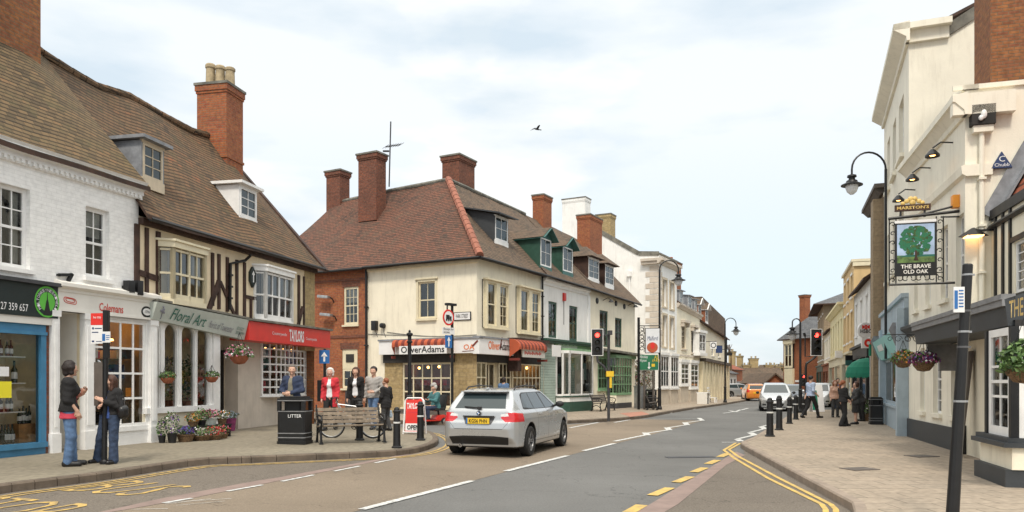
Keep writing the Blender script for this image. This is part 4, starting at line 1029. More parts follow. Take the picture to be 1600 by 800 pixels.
def build_timber():
 f=LB; L=LBe; T=thing('timber_framed_building','cream and dark timber framed house over the florist and the red estate agent sign','building',f.o,f.a)
 ez=f.z(216,340); ez1=f.z(491,419); zj=3.60
 # upper wall
 b1=f.rect(258,368,466,326); b2=f.rect(403,415,500,460)
 mb=MB(); wall(mb,0,L,3.12,ez+.05,ez1+.05,ops=[(b1[0]+.08,b1[1]-.08,b1[2]+.05,b1[3]-.12),(b2[0]+.08,b2[1]-.08,b2[2]+.05,b2[3]-.12)],rev=.1)
 mb.build('wall','plaster',T)
 # timbers: pixel strokes projected onto the wall
 tb=MB()
 def tim(x0,y0,x1,y1,w_=.11,p=.035):
  a=f.px(x0,y0); b=f.px(x1,y1); tb.beam((a[0],-p/2,a[1]),(b[0],-p/2,b[1]),w_,p+.02,up=(0,1,0))
 zf=lambda px: f.z(px,0)
 tim(213,350,213,470,.13); tim(228,356,228,466,.10); tim(246,362,246,480,.13); tim(214,425,246,436,.13)
 for x,yt,yb in ((331,395,478),(341,397,483),(354,402,487),(369,406,492),(381,410,495)): tim(x,yt,x,yb,.10)
 tim(341,440,325,484,.16); tim(343,440,366,494,.09); tim(381,463,400,467,.09); tim(391,467,391,497,.09)
 tim(401,415,401,498,.10); tim(466,430,466,518,.12); tim(474,432,474,508,.06); tim(472,480,462,520,.13)
 # wall plate
 a=f.px(216,345);b=f.px(491,424); tb.beam((a[0]-.0,-.05,a[1]),(b[0],-.05,b[1]),.14,.16,up=(0,1,0))
 tb.build('timber_frame','timber_brown',T)
 # brick end pier
 mb=MB(); mb.box((f.s(475.5),-.02,2.4),(L,.3,ez1)); mb.build('end_pier','stone_rubble',T)
 # ---- oriel windows
 def oriel(q,fm,name='bay_window',pr=.26,top=.14):
  a,b,c,d=q; o=MB(); c_=c; e=.28
  pl=[(a,0),(a+e*.6,-pr),(b-e*.6,-pr),(b,0)]
  for zz0,zz1,ex in ((c-.12,c,.05),(d-top,d,.09),(d,d+.05,.13)):
   P_=[(a-ex,.0),(a+e*.6-ex*.5,-pr-ex),(b-e*.6+ex*.5,-pr-ex),(b+ex,.0)]; o.prism(P_,zz0,zz1)
  zi0,zi1=c,d-top
  for (p0,p1),nc in (((pl[0],pl[1]),1),((pl[1],pl[2]),2),((pl[2],pl[3]),1)):
   p0=Vector((p0[0],p0[1],0));p1=Vector((p1[0],p1[1],0));
   for p in (p0,p1): o.obox((p.x,p.y,(zi0+zi1)/2),(.09,.09,zi1-zi0))
   t=(p1-p0)
   for zz in (zi0+.06,(zi0+zi1)/2,zi1-.05): o.beam(p0+Vector((0,0,zz)),p1+Vector((0,0,zz)),.05,.05 if zz!=zi0+.06 else .12)
   if nc==2:
    for k in (.25,.75):
     q_=p0.lerp(p1,k); o.obox((q_.x,q_.y,(zi0+zi1)/2),(.022,.03,zi1-zi0))
    q_=p0.lerp(p1,.5); o.obox((q_.x,q_.y,(zi0+zi1)/2),(.05,.05,zi1-zi0))
  ob=o.build(name,fm,T); g=MB()
  for p0,p1 in zip(pl[:-1],pl[1:]): g.face([(p0[0],p0[1]+.02,zi0),(p1[0],p1[1]+.02,zi0),(p1[0],p1[1]+.02,zi1),(p0[0],p0[1]+.02,zi1)])
  g.build('pane','glass',ob)
  r=MB(); r.box((a+.02,.12,zi0-.05),(b-.02,.9,zi1+.05)); r.build('interior','interior_dark',ob)
  cu=MB(); cu.box((a+.15,-pr+.10,zi0+.02),(a+.35,-pr+.12,zi1)); cu.box((b-.5,-pr+.10,(zi0+zi1)/2),(b-.1,-pr+.12,zi1)); cu.build('curtain','curtain',ob)
  return ob
 def px_oriel(x0,x1,yt,yb,xr=None):
  # frontal plane at .38 out
  a,_=f.px(x0,yt,.2); b,_=f.px(x1,yt,.2); xm=(x0+x1)/2; return a,b
 a,b=px_oriel(259,322,0,0); zt=f.z(292,381,.38); zb=f.z(292,469,.38); oriel((a,b,zb,zt),'cream_wood')
 a,b=px_oriel(407,457,0,0); zt=f.z(432,419,.38); zb=f.z(432,499,.38); oriel((a,b,zb,zt),'white_wood')
 # hexagonal plaque
 g=MB(); cx,cz=f.px(392.5,433); P_=[(0,.3),(.14,.12),(.14,-.12),(0,-.3),(-.14,-.12),(-.14,.12)]; g.prism([(cx+p[0],cz+p[1]) for p in P_][::-1],-.07,-.0,axis='y'); h=g.build('hexagonal_plaque','sign_black',T)
 g=MB(); g.face([(cx+p[0]*.6,-.074,cz+p[1]*.6) for p in [(0,.3),(.14,.1),(.05,.1),(.05,-.25),(-.05,-.25),(-.05,.1),(-.14,.1)]]); g.build('plaque_mark','sign_white',h)
 # gutter, downpipe
 A=(0,-.28,ez-.02);B=(L+.1,-.28,ez1-.02); gutter(T,[(0.0,-.3,ez-.03),(L+.15,-.3,ez1-.03)],.06)
 s1,z1=f.px(378,396); pipe(T,[(s1,-.28,z1-.05),(s1,-.1,z1-.2),(f.s(356),-.08,f.z(356,412)),(f.s(355),-.08,f.z(355,484))],.04)
 # roof with sagging ridge
 def rp(px,py,d=2.9): s,z=f.px(px,py,-d); return (s,d,z)
 rd=[rp(*p) for p in ((75,90),(110,113),(150,136),(200,151),(250,180),(300,206),(340,217),(374,262))]
 ea=[(-.0,-.34,ez),(L*.5,-.34,(ez+ez1)/2-.02),(L+.2,-.34,ez1)]
 rd2=[(rd[0][0]-.2,2.9,rd[0][2])]+rd[1:]
 roofgrid(T,[(-.15,-.34,ez)]+ea[1:],rd2,'tiles_left_red',n=36,mrows=12,wob=.05,sag=.10,seed=9)
 roofgrid(T,[(0,6.2,ez),(L,6.2,ez)],[(rd2[0][0],2.91,rd2[0][2]),(rd2[4][0],2.91,rd2[4][2]),(rd2[-1][0],2.91,rd2[-1][2])],'tiles_left',n=16,seed=10)
 ridge_tiles(T,[(p[0],p[1],p[2]+.03) for p in rd2],'tiles_left_red')
 # verge board and far gable
 v=MB(); v.beam((L+.22,-.36,ez1-.06),(rd[-1][0]+.1,2.9,rd[-1][2]-.05),.05,.22,up=(1,0,0)); v.build('barge_board','timber_brown',T)
 mb=MB(); mb.face([(L,.0,-.4),(L,5.8,-.4),(L,5.8,ez1),(L,2.9,rd[-1][2]-.1),(L,0,ez1)]); mb.build('gable_wall','brick_brown',T)
 # valley strip where the two roofs meet
 # chimney with three pots
 c,zc=f.px(350,270,-2.9); ztop=f.z(350,137,-2.6); chimney(T,(rd[-1][0]-1.35,2.75),.95,1.05,rd[-1][2]-1.0,ztop,'brick_red',pots=3,potax='y',poth=.72,cap=.05)
 # dormers: roof plane
 sl=(rd[4][2]-ez)/(2.9+.34)
 for (x0,x1,yb_,yt_,st,ck,fm_) in ((223,254,287,226,'flat','lead','tan_wood'),(375,400,345,294,'flat','white_wood','white_wood')):
  zloc=ez if x0<300 else ez+(ez1-ez)*.75; slo=sl if x0<300 else (rd[-1][2]-(ez1+.1))/(3.24)
  p=f.hit((x0+x1)/2,yb_,-.34,zloc,slo); yd=p.y-.05; a=f.s(x0,-yd); b=f.s(x1,-yd); zt=f.z((x0+x1)/2,yt_,-yd)
  dormer(T,a,b,yd,p.z+.06,zt,-.34,zloc,slo,'flat' if x0<300 else 'flat',ck,fm_,cols=2,rows=3)
 # ---- florist front (ground floor)
 s0=f.s(240)-0.02; sp=f.s(340); s2=f.s(370); zs_t=f.z(245,471,.25); zs_b=f.z(245,497,.25)
 za=f.z(245,471,.3); zc_=f.z(390,500,.3); zb0=f.z(245,498,.3); zb1=f.z(390,531,.3)
 e=f.s(389,.3)
 # tilted white-green sign board
 s_a=f.s(246,.3)
 mb=MB(); n=1
 v=[(s_a,-.16,zb0),(e,-.16,zb1),(e,-.30,zc_),(s_a,-.30,za),(s_a,0,zb0),(e,0,zb1),(e,0,zc_),(s_a,0,za)]
 mb.mesh(v,[(0,1,2,3),(4,7,6,5),(0,4,5,1),(3,2,6,7),(0,3,7,4),(1,5,6,2)]); sg=mb.build('florist_sign','sign_green_grey',T)
 yd=Vector((0,-.14,za-zb0)).normalized(); xd=Vector((e-s_a,0,(zb1-zb0))).normalized()
 H=(Vector((0,-.14,za-zb0))).length
 def on(u,v_,out=.006):
  b_=Vector(v[0]).lerp(Vector(v[1]),u); t_=Vector(v[3]).lerp(Vector(v[2]),u); p=b_.lerp(t_,v_); nn=xd.cross(yd); return p+nn*out
 Ls=e-s_a
 text('Floral Art',sg,on(.15,.2),xd,yd,Ls*.36,H*.68,'dark_green_ink',shear=.35)
 text('florist of Towcester',sg,on(.55,.22),xd,yd,Ls*.28,H*.45,'grey_ink',shear=.3)
 text('01327\n353999',sg,on(.87,.2),xd,yd,Ls*.10,H*.5,'dark_green_ink')
 g=MB()
 for k in range(7):
  a_=k*2.4; p=on(.07+.025*math.cos(a_)*(k/7),.58+.2*math.sin(a_)*(k/7)*1.2,.008); g.ball(p,(.03,.012,.03),seg=6,rings=4)
 g.beam(on(.07,.1,.008),on(.07,.5,.008),.012,.01); g.build('flower_mark','grey_ink',sg)
 g=MB(); zz=za
 g.box((0.0,-.22,za+.01),(e,.0,za+.01)) if False else None
 g.beam((s0-.2,-.12,za+.05),(e+.05,-.12,zc_+.05),.34,.05,up=(0,0,1)) ; g.build('sign_capping','lead_cap',T)
 # arched shop windows
 zu=min(zb0,zb1)-.0; zsill=f.z(260,636); zarch=f.z(260,507); mb=MB()
 arches=[(240,248.5),(257,277),(283.5,304.5),(308,326)]
 zu_=f.z(250,498)
 sR=f.s(331)
 cur=s0
 rr=[]
 for x0,x1 in arches:
  a,b=f.s(x0),f.s(x1); b=min(b,sR-.05)
  if x0==240: a=b-(f.s(277)-f.s(257))*.95
  rr.append((a,b))
 s0w=s0
 zspr=zarch-.22
 y=-.0
 # wall with arched tops
 for i,(a,b) in enumerate(rr):
  a_=max(a,s0w); n=10; xm=(a+b)/2; hw=(b-a)/2
  pts=[(xm-hw*math.cos(math.pi*k/n),zspr+min(.24,hw)*math.sin(math.pi*k/n)) for k in range(n+1)]
  for k in range(n):
   p,q=pts[k],pts[k+1]
   mb.face([(p[0],y,p[1]),(q[0],y,q[1]),(q[0],y,zu_),(p[0],y,zu_)]); mb.face([(p[0],y,p[1]),(p[0],y+.1,p[1]),(q[0],y+.1,q[1]),(q[0],y,q[1])])
  nx=rr[i+1][0] if i<3 else sR
  mb.box((b,y-.0,zsill),(nx,y+.1,zu_)); mb.box((b+.03,y-.03,zsill),(nx-.03,y,zspr+.25))
  if i==0: mb.box((a-.1,y,zsill),(a,y+.1,zu_))
 mb.box((rr[0][0]-.1,-.10,zsill-.13),(sR,.1,zsill));
 mb.box((rr[0][0]-.1,y-.0,zu_),(e,y+.1,zu_+.35))
 fl=mb.build('florist_front','white_wood',T)
 g=MB(); g.face([(rr[0][0],.06,zsill),(sR,.06,zsill),(sR,.06,zu_),(rr[0][0],.06,zu_)]); g.build('pane','glass_shop',fl)
 mb=MB(); mb.box((rr[0][0]-.1,0.0,-.6),(sR,.1,zsill-.13)); mb.build('stall_riser','render_cream',T)
 r=MB(); y1=1.7; A_,B_=rr[0][0],sR
 r.face([(A_,y1,0),(B_,y1,0),(B_,y1,zu_+.3),(A_,y1,zu_+.3)]); r.face([(A_,.1,zsill-.02),(B_,.1,zsill-.02),(B_,y1,zsill-.02),(A_,y1,zsill-.02)]); r.face([(A_,.1,zu_),(A_,y1,zu_),(B_,y1,zu_),(B_,.1,zu_)]); r.face([(B_,.1,0),(B_,y1,0),(B_,y1,zu_),(B_,.1,zu_)][::-1])
 r.build('shop_interior','interior_tan',fl)
 # entrance post, recess, door
 mb=MB(); mb.box((f.s(331),-.05,-.5),(f.s(341.5),.1,zu_+.1)); mb.build('door_post','white_wood',T)
 a,b=f.s(341.5),f.s(384); rd_=.9
 mb=MB(); mb.face([(a,.0,-.5),(a,rd_,-.5),(a,rd_,zu_),(a,0,zu_)][::-1]); mb.face([(a,rd_,-.5),(b+.5,rd_,-.5),(b+.5,rd_,zu_),(a,rd_,zu_)]); mb.face([(a,0,zu_-.15),(a,rd_,zu_-.15),(b+.5,rd_,zu_-.15),(b+.5,0,zu_-.15)]); mb.build('entrance_recess','plaster_grey',T)
 mb=MB(); da=f.s(345,-.86); db=f.s(352,-.86); mb.box((da,.80,-.4),(da+.06,.90,2.2)); mb.box((da,.8,2.2),(db+.9,.9,2.28)); mb.build('door_frame','black_paint',T)
 mb=MB(); mb.box((da+.07,.84,-.4),(da+.85,.9,2.18)); mb.box((da+.2,.82,.9),(da+.7,.84,2.0)); mb.build('door','tan_wood',T)
 mb=MB(); mb.box((da+.95,.86,-.4),(da+1.0,.9,2.4)); mb.build('door_jamb','sign_cream',T)
 # ---- agents' ground floor
 yA=.42; a=f.s(372,-yA); b=L+.0
 wv=f.rect(408,538,617,455,-yA); wv=(wv[0],f.s(477,-yA),wv[2],wv[3])
 mb=MB(); wall(mb,a,b,-.5,3.2,ops=[(wv[0]+.05,wv[1]-.05,wv[2]+.05,wv[3])],y=yA,rev=.2); mb.face([(a,yA,-.5),(a,yA,3.2),(a,1.3,3.2),(a,1.3,-.5)]); mb.face([(b,yA,-.5),(b,5,-.5),(b,5,3.2),(b,yA,3.2)]); mb.build('ground_floor_wall','plaster_grey',T)
 # bowed grid window
 g=MB(); gl=MB(); n=11; z0,z1=wv[2],wv[3]+.1; pts=[]
 for k in range(n+1):
  t=k/n; x=wv[0]+(wv[1]-wv[0])*t; yy=yA-.02-.20*min(1,min(t,1-t)*5)**.7; pts.append((x,yy))
 for k in range(n+1): g.obox((pts[k][0],pts[k][1],(z0+z1)/2),(.028 if 0<k<n else .07,.05,z1-z0))
 for j in range(8):
  z=z0+(z1-z0)*j/7
  for k in range(n): g.beam((*pts[k],z),(*pts[k+1],z),.03,.045)
 for k in range(n): gl.face([(*pts[k],z0),(*pts[k+1],z0),(*pts[k+1],z1),(*pts[k],z1)])
 P_=[(wv[0]-.06,yA)]+[(p[0],p[1]-.05) for p in pts]+[(wv[1]+.06,yA)]
 g.prism(P_,z0-.07,z0-.02)
 w_=g.build('bow_window','white_wood',T); gl.build('pane','glass_shop',w_)
 r=MB(); y1=yA+1.6; A_,B_=wv[0]-.1,wv[1]+.1
 r.face([(A_,y1,z0),(B_,y1,z0),(B_,y1,z1),(A_,y1,z1)]); r.face([(A_,yA+.2,z0),(A_,y1,z0),(A_,y1,z1),(A_,yA+.2,z1)]); r.face([(B_,yA+.2,z0),(B_,yA+.2,z1),(B_,y1,z1),(B_,y1,z0)]); r.face([(A_,yA,z0),(B_,yA,z0),(B_,y1,z0),(A_,y1,z0)]); r.face([(A_,yA,z1),(A_,y1,z1),(B_,y1,z1),(B_,yA,z1)]); r.build('shop_interior','interior_warm',w_)
 g=MB(); rnd=random.Random(2)
 for k in range(5): g.ball((wv[0]+.3+(wv[1]-wv[0]-.6)*k/4,yA+.35,z1-.18),.035,seg=8,rings=5)
 g.build('window_lamp','lamp_lit',w_)
 g=MB()
 for k in range(7):
  for j in range(3):
   x=wv[0]+.12+(wv[1]-wv[0]-.2)*k/7; z=z0+.1+j*.5; g.box((x,yA+.25,z),(x+.2,yA+.26,z+.32),(k+j)%3)
 g.build('property_cards',['sign_white','cloth_coral','interior_dark'],w_)
 # red sign
 za=f.z(388,501,.3); zb_=f.z(388,531,.3); sA=f.s(389.5,.3); sE_=f.s(516,.3); zc2=f.z(515,517.5,.3); zd2=f.z(515,544,.3)
 v=[(sA,-.3,zb_),(sE_,-.3,zd2),(sE_,-.3,zc2),(sA,-.3,za),(sA,.3,zb_),(sE_,.3,zd2),(sE_,.3,zc2),(sA,.3,za)]
 mb=MB(); mb.mesh(v,[(0,1,2,3),(4,7,6,5),(0,4,5,1),(3,2,6,7),(0,3,7,4),(1,5,6,2)]); sg=mb.build('agents_sign','sign_red',T)
 xd=Vector((sE_-sA,0,zd2-zb_)).normalized(); h=za-zb_; Ls=sE_-sA
 def on2(u,v_): return Vector((sA+Ls*u,-.306,(zb_+(zd2-zb_)*u)+h*v_))
 g=MB(); q=[on2(.44,.14),on2(.625,.14),on2(.625,.9),on2(.44,.9)];
 text('TAYLORS',sg,on2(.44,.16),xd,Z3,Ls*.185,h*.70,'white_ink',bold=.03)
 text('Countrywide',sg,on2(.24,.38),xd,Z3,Ls*.17,h*.22,'cloth_white')
 text('Countrywide',sg,on2(.65,.30),xd,Z3,Ls*.15,h*.22,'cloth_white')
 g=MB(); g.beam((sA-.02,-.02,za+.04),(sE_+.06,-.02,zc2+.04),.72,.06,up=(0,0,1)); g.build('sign_capping','lead_cap',T)
 mb=MB(); mb.box((0.2,3.0,-.5),(L-.05,5.7,ez1-.1)); mb.build('rear_wall','interior_dark',T)
 return T
build_timber()
# =============== corner block and the terrace beyond it ===============
_h=R(90-28.4)                     # heading of the street front
_pf=G(991,635,PAV); _t=19.2
FB=Fr(_pf.x-math.sin(R(28.4))*_t,_pf.y-math.cos(R(28.4))*_t,_h,.2)
LP=16.0
FP=Fr(FB.o.x-math.sin(_h)*LP,FB.o.y+math.cos(_h)*LP,_h-R(90),.2)   # Park Street side, runs towards the corner
FP=Fr(FB.o.x-LP*math.cos(_h-R(90)),FB.o.y-LP*math.sin(_h-R(90)),_h-R(90),.2)
def fmat(f): return Matrix.Translation(f.o)@Matrix.Rotation(f.a,4,'Z')
def adopt(tmp,T):
 rel=T.matrix_basis.inverted()@tmp.matrix_basis
 for ch in list(tmp.children):
  ml=ch.matrix_basis.copy(); ch.parent=T; ch.matrix_basis=rel@ml
 bpy.data.objects.remove(tmp)
def put(o,f): o.matrix_world=fmat(f); return o
EAV=6.74-.2; RID=11.35-.2; RD=4.0; OV=.35
SL=(RID-EAV)/(RD+OV)
sB1=FB.s(845); sB2=FB.s(921.5); sB3=FB.s(992)
def build_corner():
 f=FB; T=thing('corner_shop_building','cream corner house with hipped red tile roof and orange striped shop awnings','building',f.o,f.a)
 tmp=thing('tmp','t','t',FP.o,FP.a); p=FP; L=LP
 sbr=p.s(574.5)
 # --- Park Street side
 zg=p.z(700,553,0);
 up=p.rect(653.5,441,498,680); wd=p.rect(629,567,636,705.5)
 mb=MB(); wall(mb,sbr,L,zg,EAV+.0,ops=[up],rev=.1); wall(mb,sbr,p.s(601),-.5,zg,y=0); mb.build('wall','render_cream',tmp)
 mb=MB(); wall(mb,p.s(601)+.001,L,-.5,zg,ops=[wd],rev=.2); mb.build('stone_wall','stone_rubble',tmp)
 window(tmp,*up,y=.06,cols=2,rows=2,fm='cream_wood',fw=.07,sill=(.08,.1,.1),curtain=0)
 mb=MB(); a,b,c,d=up; mb.box((a-.1,-.03,c),(a,.02,d+.08)); mb.box((b,-.03,c),(b+.1,.02,d+.08)); mb.box((a-.1,-.03,d),(b+.1,.02,d+.1)); mb.box((a-.14,-.08,d+.1),(b+.14,.02,d+.15)); mb.build('window_surround','cream_wood',tmp)
 w_=window(tmp,*wd,y=.02,cols=5,rows=3,fm='cream_wood',fw=.08,bar=.06,sash=False,name='shop_window',rm=.1,gm='glass_shop',roomd=2.2,roomm='interior_warm',sill=(.05,.1,.08))
 for k,(px,py) in enumerate(((669,574),(686,573),(698,607),(655,575))):
  g=MB(); s_,z_=p.px(px,py,-.9); g.ball((s_,.9,z_),.06,seg=8,rings=5); g.build('shop_lamp','lamp_lit',w_)
 g=MB(); rnd=random.Random(4)
 for k in range(16):
  x=wd[0]+.15+rnd.random()*(wd[1]-wd[0]-.4); g.box((x,.5,wd[2]+.1+.42*(k%3)),(x+.18,1.2,wd[2]+.32+.42*(k%3)),k%3)
 g.build('shoe_display',['interior_tan','interior_dark','cloth_coral'],w_)
 # cables on wall
 mb=MB(); a=p.px(605,519);b=p.px(745,523)
 mb.tube([(a[0]+(b[0]-a[0])*t,-.02,a[1]+(b[1]-a[1])*t-.12*math.sin(math.pi*t)) for t in [k/10 for k in range(11)]],.012,seg=5)
 mb.tube([(p.s(576),-.02,p.z(576,522)),(p.s(600),-.02,p.z(600,523)),(p.s(640),-.02,p.z(640,524))],.012,seg=5)
 mb.build('wall_cable','plastic_grey',tmp)
 # band course
 # brick wing
 u2=p.rect(537,449,508,560); l2=p.rect(534.5,546,607,558.5)
 mb=MB(); wall(mb,-.0,sbr,-.5,EAV-.02,ops=[u2,(l2[0],l2[1],l2[2],l2[3])],rev=.12); mb.face([(0,0,-.5),(0,0,EAV),(0,6,EAV),(0,6,-.5)])
 mb.build('brick_wall','brick_red',tmp)
 mb=MB(); z=p.z(540,524); mb.box((0,-.03,z-.12),(sbr,.0,z)); z=p.z(540,436); mb.box((0,-.03,z-.1),(sbr,0,z));
 a,b,c,d=u2; mb.box((a-.1,-.012,d),(b+.1,.0,d+.3)); a,b,c,d=l2; mb.box((a-.1,-.012,d),(b+.1,.0,d+.3)); mb.build('brick_band','brick_dark',tmp)
 window(tmp,*u2,y=.04,cols=3,rows=4,fm='cream_wood',fw=.1,sill=(.05,.08,.08))
 a,b,c,d=l2; zm=c+(d-c)*.5
 window(tmp,a,b,c,zm,y=.04,cols=2,rows=2,fm='cream_wood',fw=.1,sash=False,sill=(.05,.08,.08))
 mb=MB(); mb.box((a,.03,zm),(b,.1,d)); mb.box((a+.22,.0,zm+.3),(b-.22,.03,d-.22),1); mb.build('blind_panel',['cream_wood','interior_dark'],tmp)
 mb=MB(); mb.box((p.s(540),-.03,-.4),(sbr-.3,.0,p.z(560,609))); mb.build('dark_hoarding','dark_grey',tmp)
 # Park side pipes and gutter
 pipe(tmp,[(sbr,-.1,EAV-.05),(sbr,-.1,-.3)],.055)
 gutter(tmp,[(sbr,-OV-.02,EAV-.03),(L+OV,-OV-.02,EAV-.03)],.06,'black_paint'); gutter(tmp,[(0,-OV-.02,EAV-.08),(sbr,-OV-.02,EAV-.06)],.06)
 mb=MB(); mb.box((sbr,-.12,EAV-.17),(L+.12,-.001,EAV-.05)); mb.build('eaves_board','cream_wood',tmp)
 # roof, Park side: trapezoid to the hip
 s0=L-11.2
 xr0=p.px(524,309,-RD)[0]
 roofgrid(tmp,[(p.s(462,-.0)-3.0,-OV,EAV-.06),(L*.6,-OV,EAV-.02),(L+OV,-OV,EAV)],[(xr0,RD,RID-.35),((xr0+L-RD)/2,RD,RID-.12),(L-RD,RD,RID)],'tiles_red',n=34,mrows=12,wob=.05,sag=.08,seed=21)
 roofgrid(tmp,[(0,8.3,EAV),(L-4,8.3,EAV)],[(xr0,RD+.01,RID-.35),(L-RD,RD+.01,RID)],'tiles_red',n=10,seed=22)
 ridge_tiles(tmp,[(xr0,RD,RID-.32),((xr0+L-RD)/2,RD,RID-.1),(L-RD,RD,RID+.03)],'lead_cap')
 ridge_tiles(tmp,[(L+OV-.02,-OV+.05,EAV+.05),(L-RD,RD,RID+.06)],'ridge_red',r=.17,step=.42)
 # chimneys on Park side ridge
 for (x0,x1,yt,yd,mt_) in ((510.5,546,269,4.1,'brick_dark'),(558.5,605,242,2.7,'brick_dark')):
  a=p.s(x0,-yd);b=p.s(x1,-yd); w2=(b-a)*.60; zt=p.z((x0+x1)/2,yt,-yd)
  chimney(tmp,((a+b)/2,yd),w2,.75,RID-1.9,zt,mt_,cap=.07,band=False)
 # fascia of the shop on the Park Street side
 d=.30; zb=p.z(700,552,d); zt=p.z(700,530,d); x0=p.s(592,d); x1=L+d
 mb=MB(); mb.box((x0,-d,zb),(x1-.004,-.0,zt)); fa=mb.build('shop_fascia','sign_white',tmp)
 mb=MB(); mb.box((x0-.03,-d-.05,zt),(x1+.02,0,zt+.07)); mb.build('fascia_capping','lead',tmp)
 text('OA',fa,(p.s(724.5,d),-d-.006,p.z(725,546.5,d)),X3,Z3,p.s(741.5,d)-p.s(724.5,d),p.z(725,538,d)-p.z(725,546.5,d),'orange_ink',bold=.01)
 g=MB(); a=p.px(738,541,d+.01); b=p.px(746.5,532,d+.01); g.beam((a[0],-d-.012,a[1]),(b[0],-d-.012,b[1]),.07,.01,up=(0,1,0)); a=p.px(722,549,d+.01);b=p.px(740,547.5,d+.01); g.beam((a[0],-d-.012,a[1]),(b[0],-d-.012,b[1]),.02,.01,up=(0,1,0)); g.build('boot_mark','awning_dark',fa)
 # awning with valance
 def awning(par,fr,px0,px1,yt,yb,ybw,d0,d1,label=None,words='OliverAdams'):
  a,b=fr.s(px0,d1),fr.s(px1,d1); z1=fr.z((px0+px1)/2,yt,d0); z0=fr.z((px0+px1)/2,yb,d1)
  n=int((b-a)/.16); g=MB()
  for k in range(n):
   x=a+(b-a)*k/n; x2=a+(b-a)*(k+1)/n; m=k%2
   for j in range(5):
    t0=j/5*math.pi/2;t1=(j+1)/5*math.pi/2
    P0=(d0+(d1-d0)*math.sin(t0),z0+.0+(z1-z0)*math.cos(t0)); P1=(d0+(d1-d0)*math.sin(t1),z0+(z1-z0)*math.cos(t1))
    g.face([(x,-P0[0],P0[1]),(x,-P1[0],P1[1]),(x2,-P1[0],P1[1]),(x2,-P0[0],P0[1])],m)
   g.face([(x,-d1,z0),(x+.02,-d1,z0-.12),(x2-.02,-d1,z0-.12),(x2,-d1,z0)],m)
  for x,s_ in ((a,-1),(b,1)):
   pts=[(x,-d0,z0-.45)]+[(x,-(d0+(d1-d0)*math.sin(t*math.pi/10)),z0+(z1-z0)*math.cos(t*math.pi/10)) for t in range(6)]+[(x,-d1,z0-.12)]
   g.face(pts,0)
   g.box((x-.03,-d1,z0-.6),(x+.03,-d0,z0-.5),1)
  return g.build('awning',['awning_red','awning_dark'],par)
 awning(tmp,p,612,704,530,537,0,.32,.55)
 mb=MB(); z1=p.z(660,540,.6); z0=p.z(660,553,.6); a=p.s(624,.6);b=p.s(698,.6); mb.box((a,-.62,z0),(b,-.58,z1)); bo=mb.build('awning_board','sign_white',tmp)
 text('OliverAdams',bo,(a+.1,-.625,z0+.05),X3,Z3,b-a-.2,(z1-z0)*.8,'black_ink',bold=.015)
 mb=MB(); mb.box((p.s(601),-.12,wd[3]+.0),(p.s(711),-.0,zb-.0)); mb.build('transom_board','interior_dark',tmp)
 mb=MB(); mb.box((wd[0]-.1,-.16,-.5),(wd[1]+.15,-.0,wd[2]-.09)); mb.build('stall_riser','grey_wood',tmp)
 adopt(tmp,T)
 # --- street side
 zg=f.z(800,553)
 def pair(x0,x1,yt,yb):
  a,b=f.s(x0),f.s(x1); return (a,b,f.z(x0,yb),f.z(x0,yt))
 w1=pair(757.5,789.5,441,508); w2=pair(809.5,839.5,452,517)
 mb=MB(); wall(mb,0,sB1,zg,EAV+.0,ops=[w1,w2],rev=.1); mb.build('wall','render_cream',T)
 for q in (w1,w2):
  a,b,c,d_=q; mb=MB(); e=.08
  mb.box((a-e,-.16,c-.1),(b+e,-.0,c)); mb.box((a-e-.02,-.2,c-.14),(b+e+.02,0,c-.1)); mb.box((a-e,-.16,d_),(b+e,0,d_+.1)); mb.box((a-e-.08,-.26,d_+.1),(b+e+.08,.0,d_+.17))
  xm=(a+b)/2
  for x0,x1 in ((a-e,a+.02),(xm-.16,xm+.16),(b-.02,b+e)): mb.box((x0,-.16,c),(x1,.05,d_))
  mb.build('bay_frame','cream_wood',T)
  window(T,a+.02,xm-.16,c,d_,y=-.1,cols=1,rows=2,fm='cream_wood',fw=.06,curtain=.3); window(T,xm+.16,b-.02,c,d_,y=-.1,cols=2,rows=4,fm='cream_wood',fw=.06)
 # ground floor shopfront
 zt=f.z(760,566,0); zb_=f.z(800,634); zr=f.z(800,640)
 mb=MB(); mb.box((.02,-.02,zt),(sB1,.1,zg)); mb.build('transom_board','interior_dark',T)
 a0=.05; xd0,xd1=f.s(762),f.s(781)
 window(T,a0,xd0,.45,zt,y=.05,cols=2,rows=3,fm='cream_wood',fw=.06,bar=.05,sash=False,name='shop_window',rm=-.01,gm='glass_shop',roomd=.16,roomm='interior_tan')
 window(T,xd0+.05,xd1,-.1,zt,y=.25,cols=2,rows=1,fm='cream_wood',fw=.09,bar=.1,sash=False,name='shop_door',gm='glass_shop',roomd=1.8,roomm='interior_warm')
 window(T,xd1+.02,f.s(800),.45,zt,y=.05,cols=3,rows=3,fm='cream_wood',fw=.06,bar=.05,sash=False,name='shop_window',rm=.02,gm='glass_shop',roomd=1.8,roomm='interior_tan')
 w_=window(T,f.s(801),f.s(850),.45,zt,y=.0,cols=8,rows=3,fm='cream_wood',fw=.06,bar=.05,sash=False,name='shop_window',rm=.02,gm='glass_shop',roomd=1.8,roomm='interior_tan')
 for px,py in ((823,575),(836,577)):
  g=MB(); s_,z_=f.px(px,py,-.8); g.ball((s_,.8,z_),.07,seg=8,rings=5); g.build('shop_lamp','lamp_lit',w_)
 mb=MB(); mb.box((0.02,-.06,-.5),(xd0,.12,.44)); mb.build('stall_riser','grey_wood',T); mb=MB(); mb.box((xd1,-.06,-.5),(f.s(850),.12,.44)); mb.build('stall_riser','grey_wood',T)
 mb=MB(); mb.box((0.0,.6,-.5),(sB1,.9,.44)); mb.build('inner_wall','interior_dark',T)
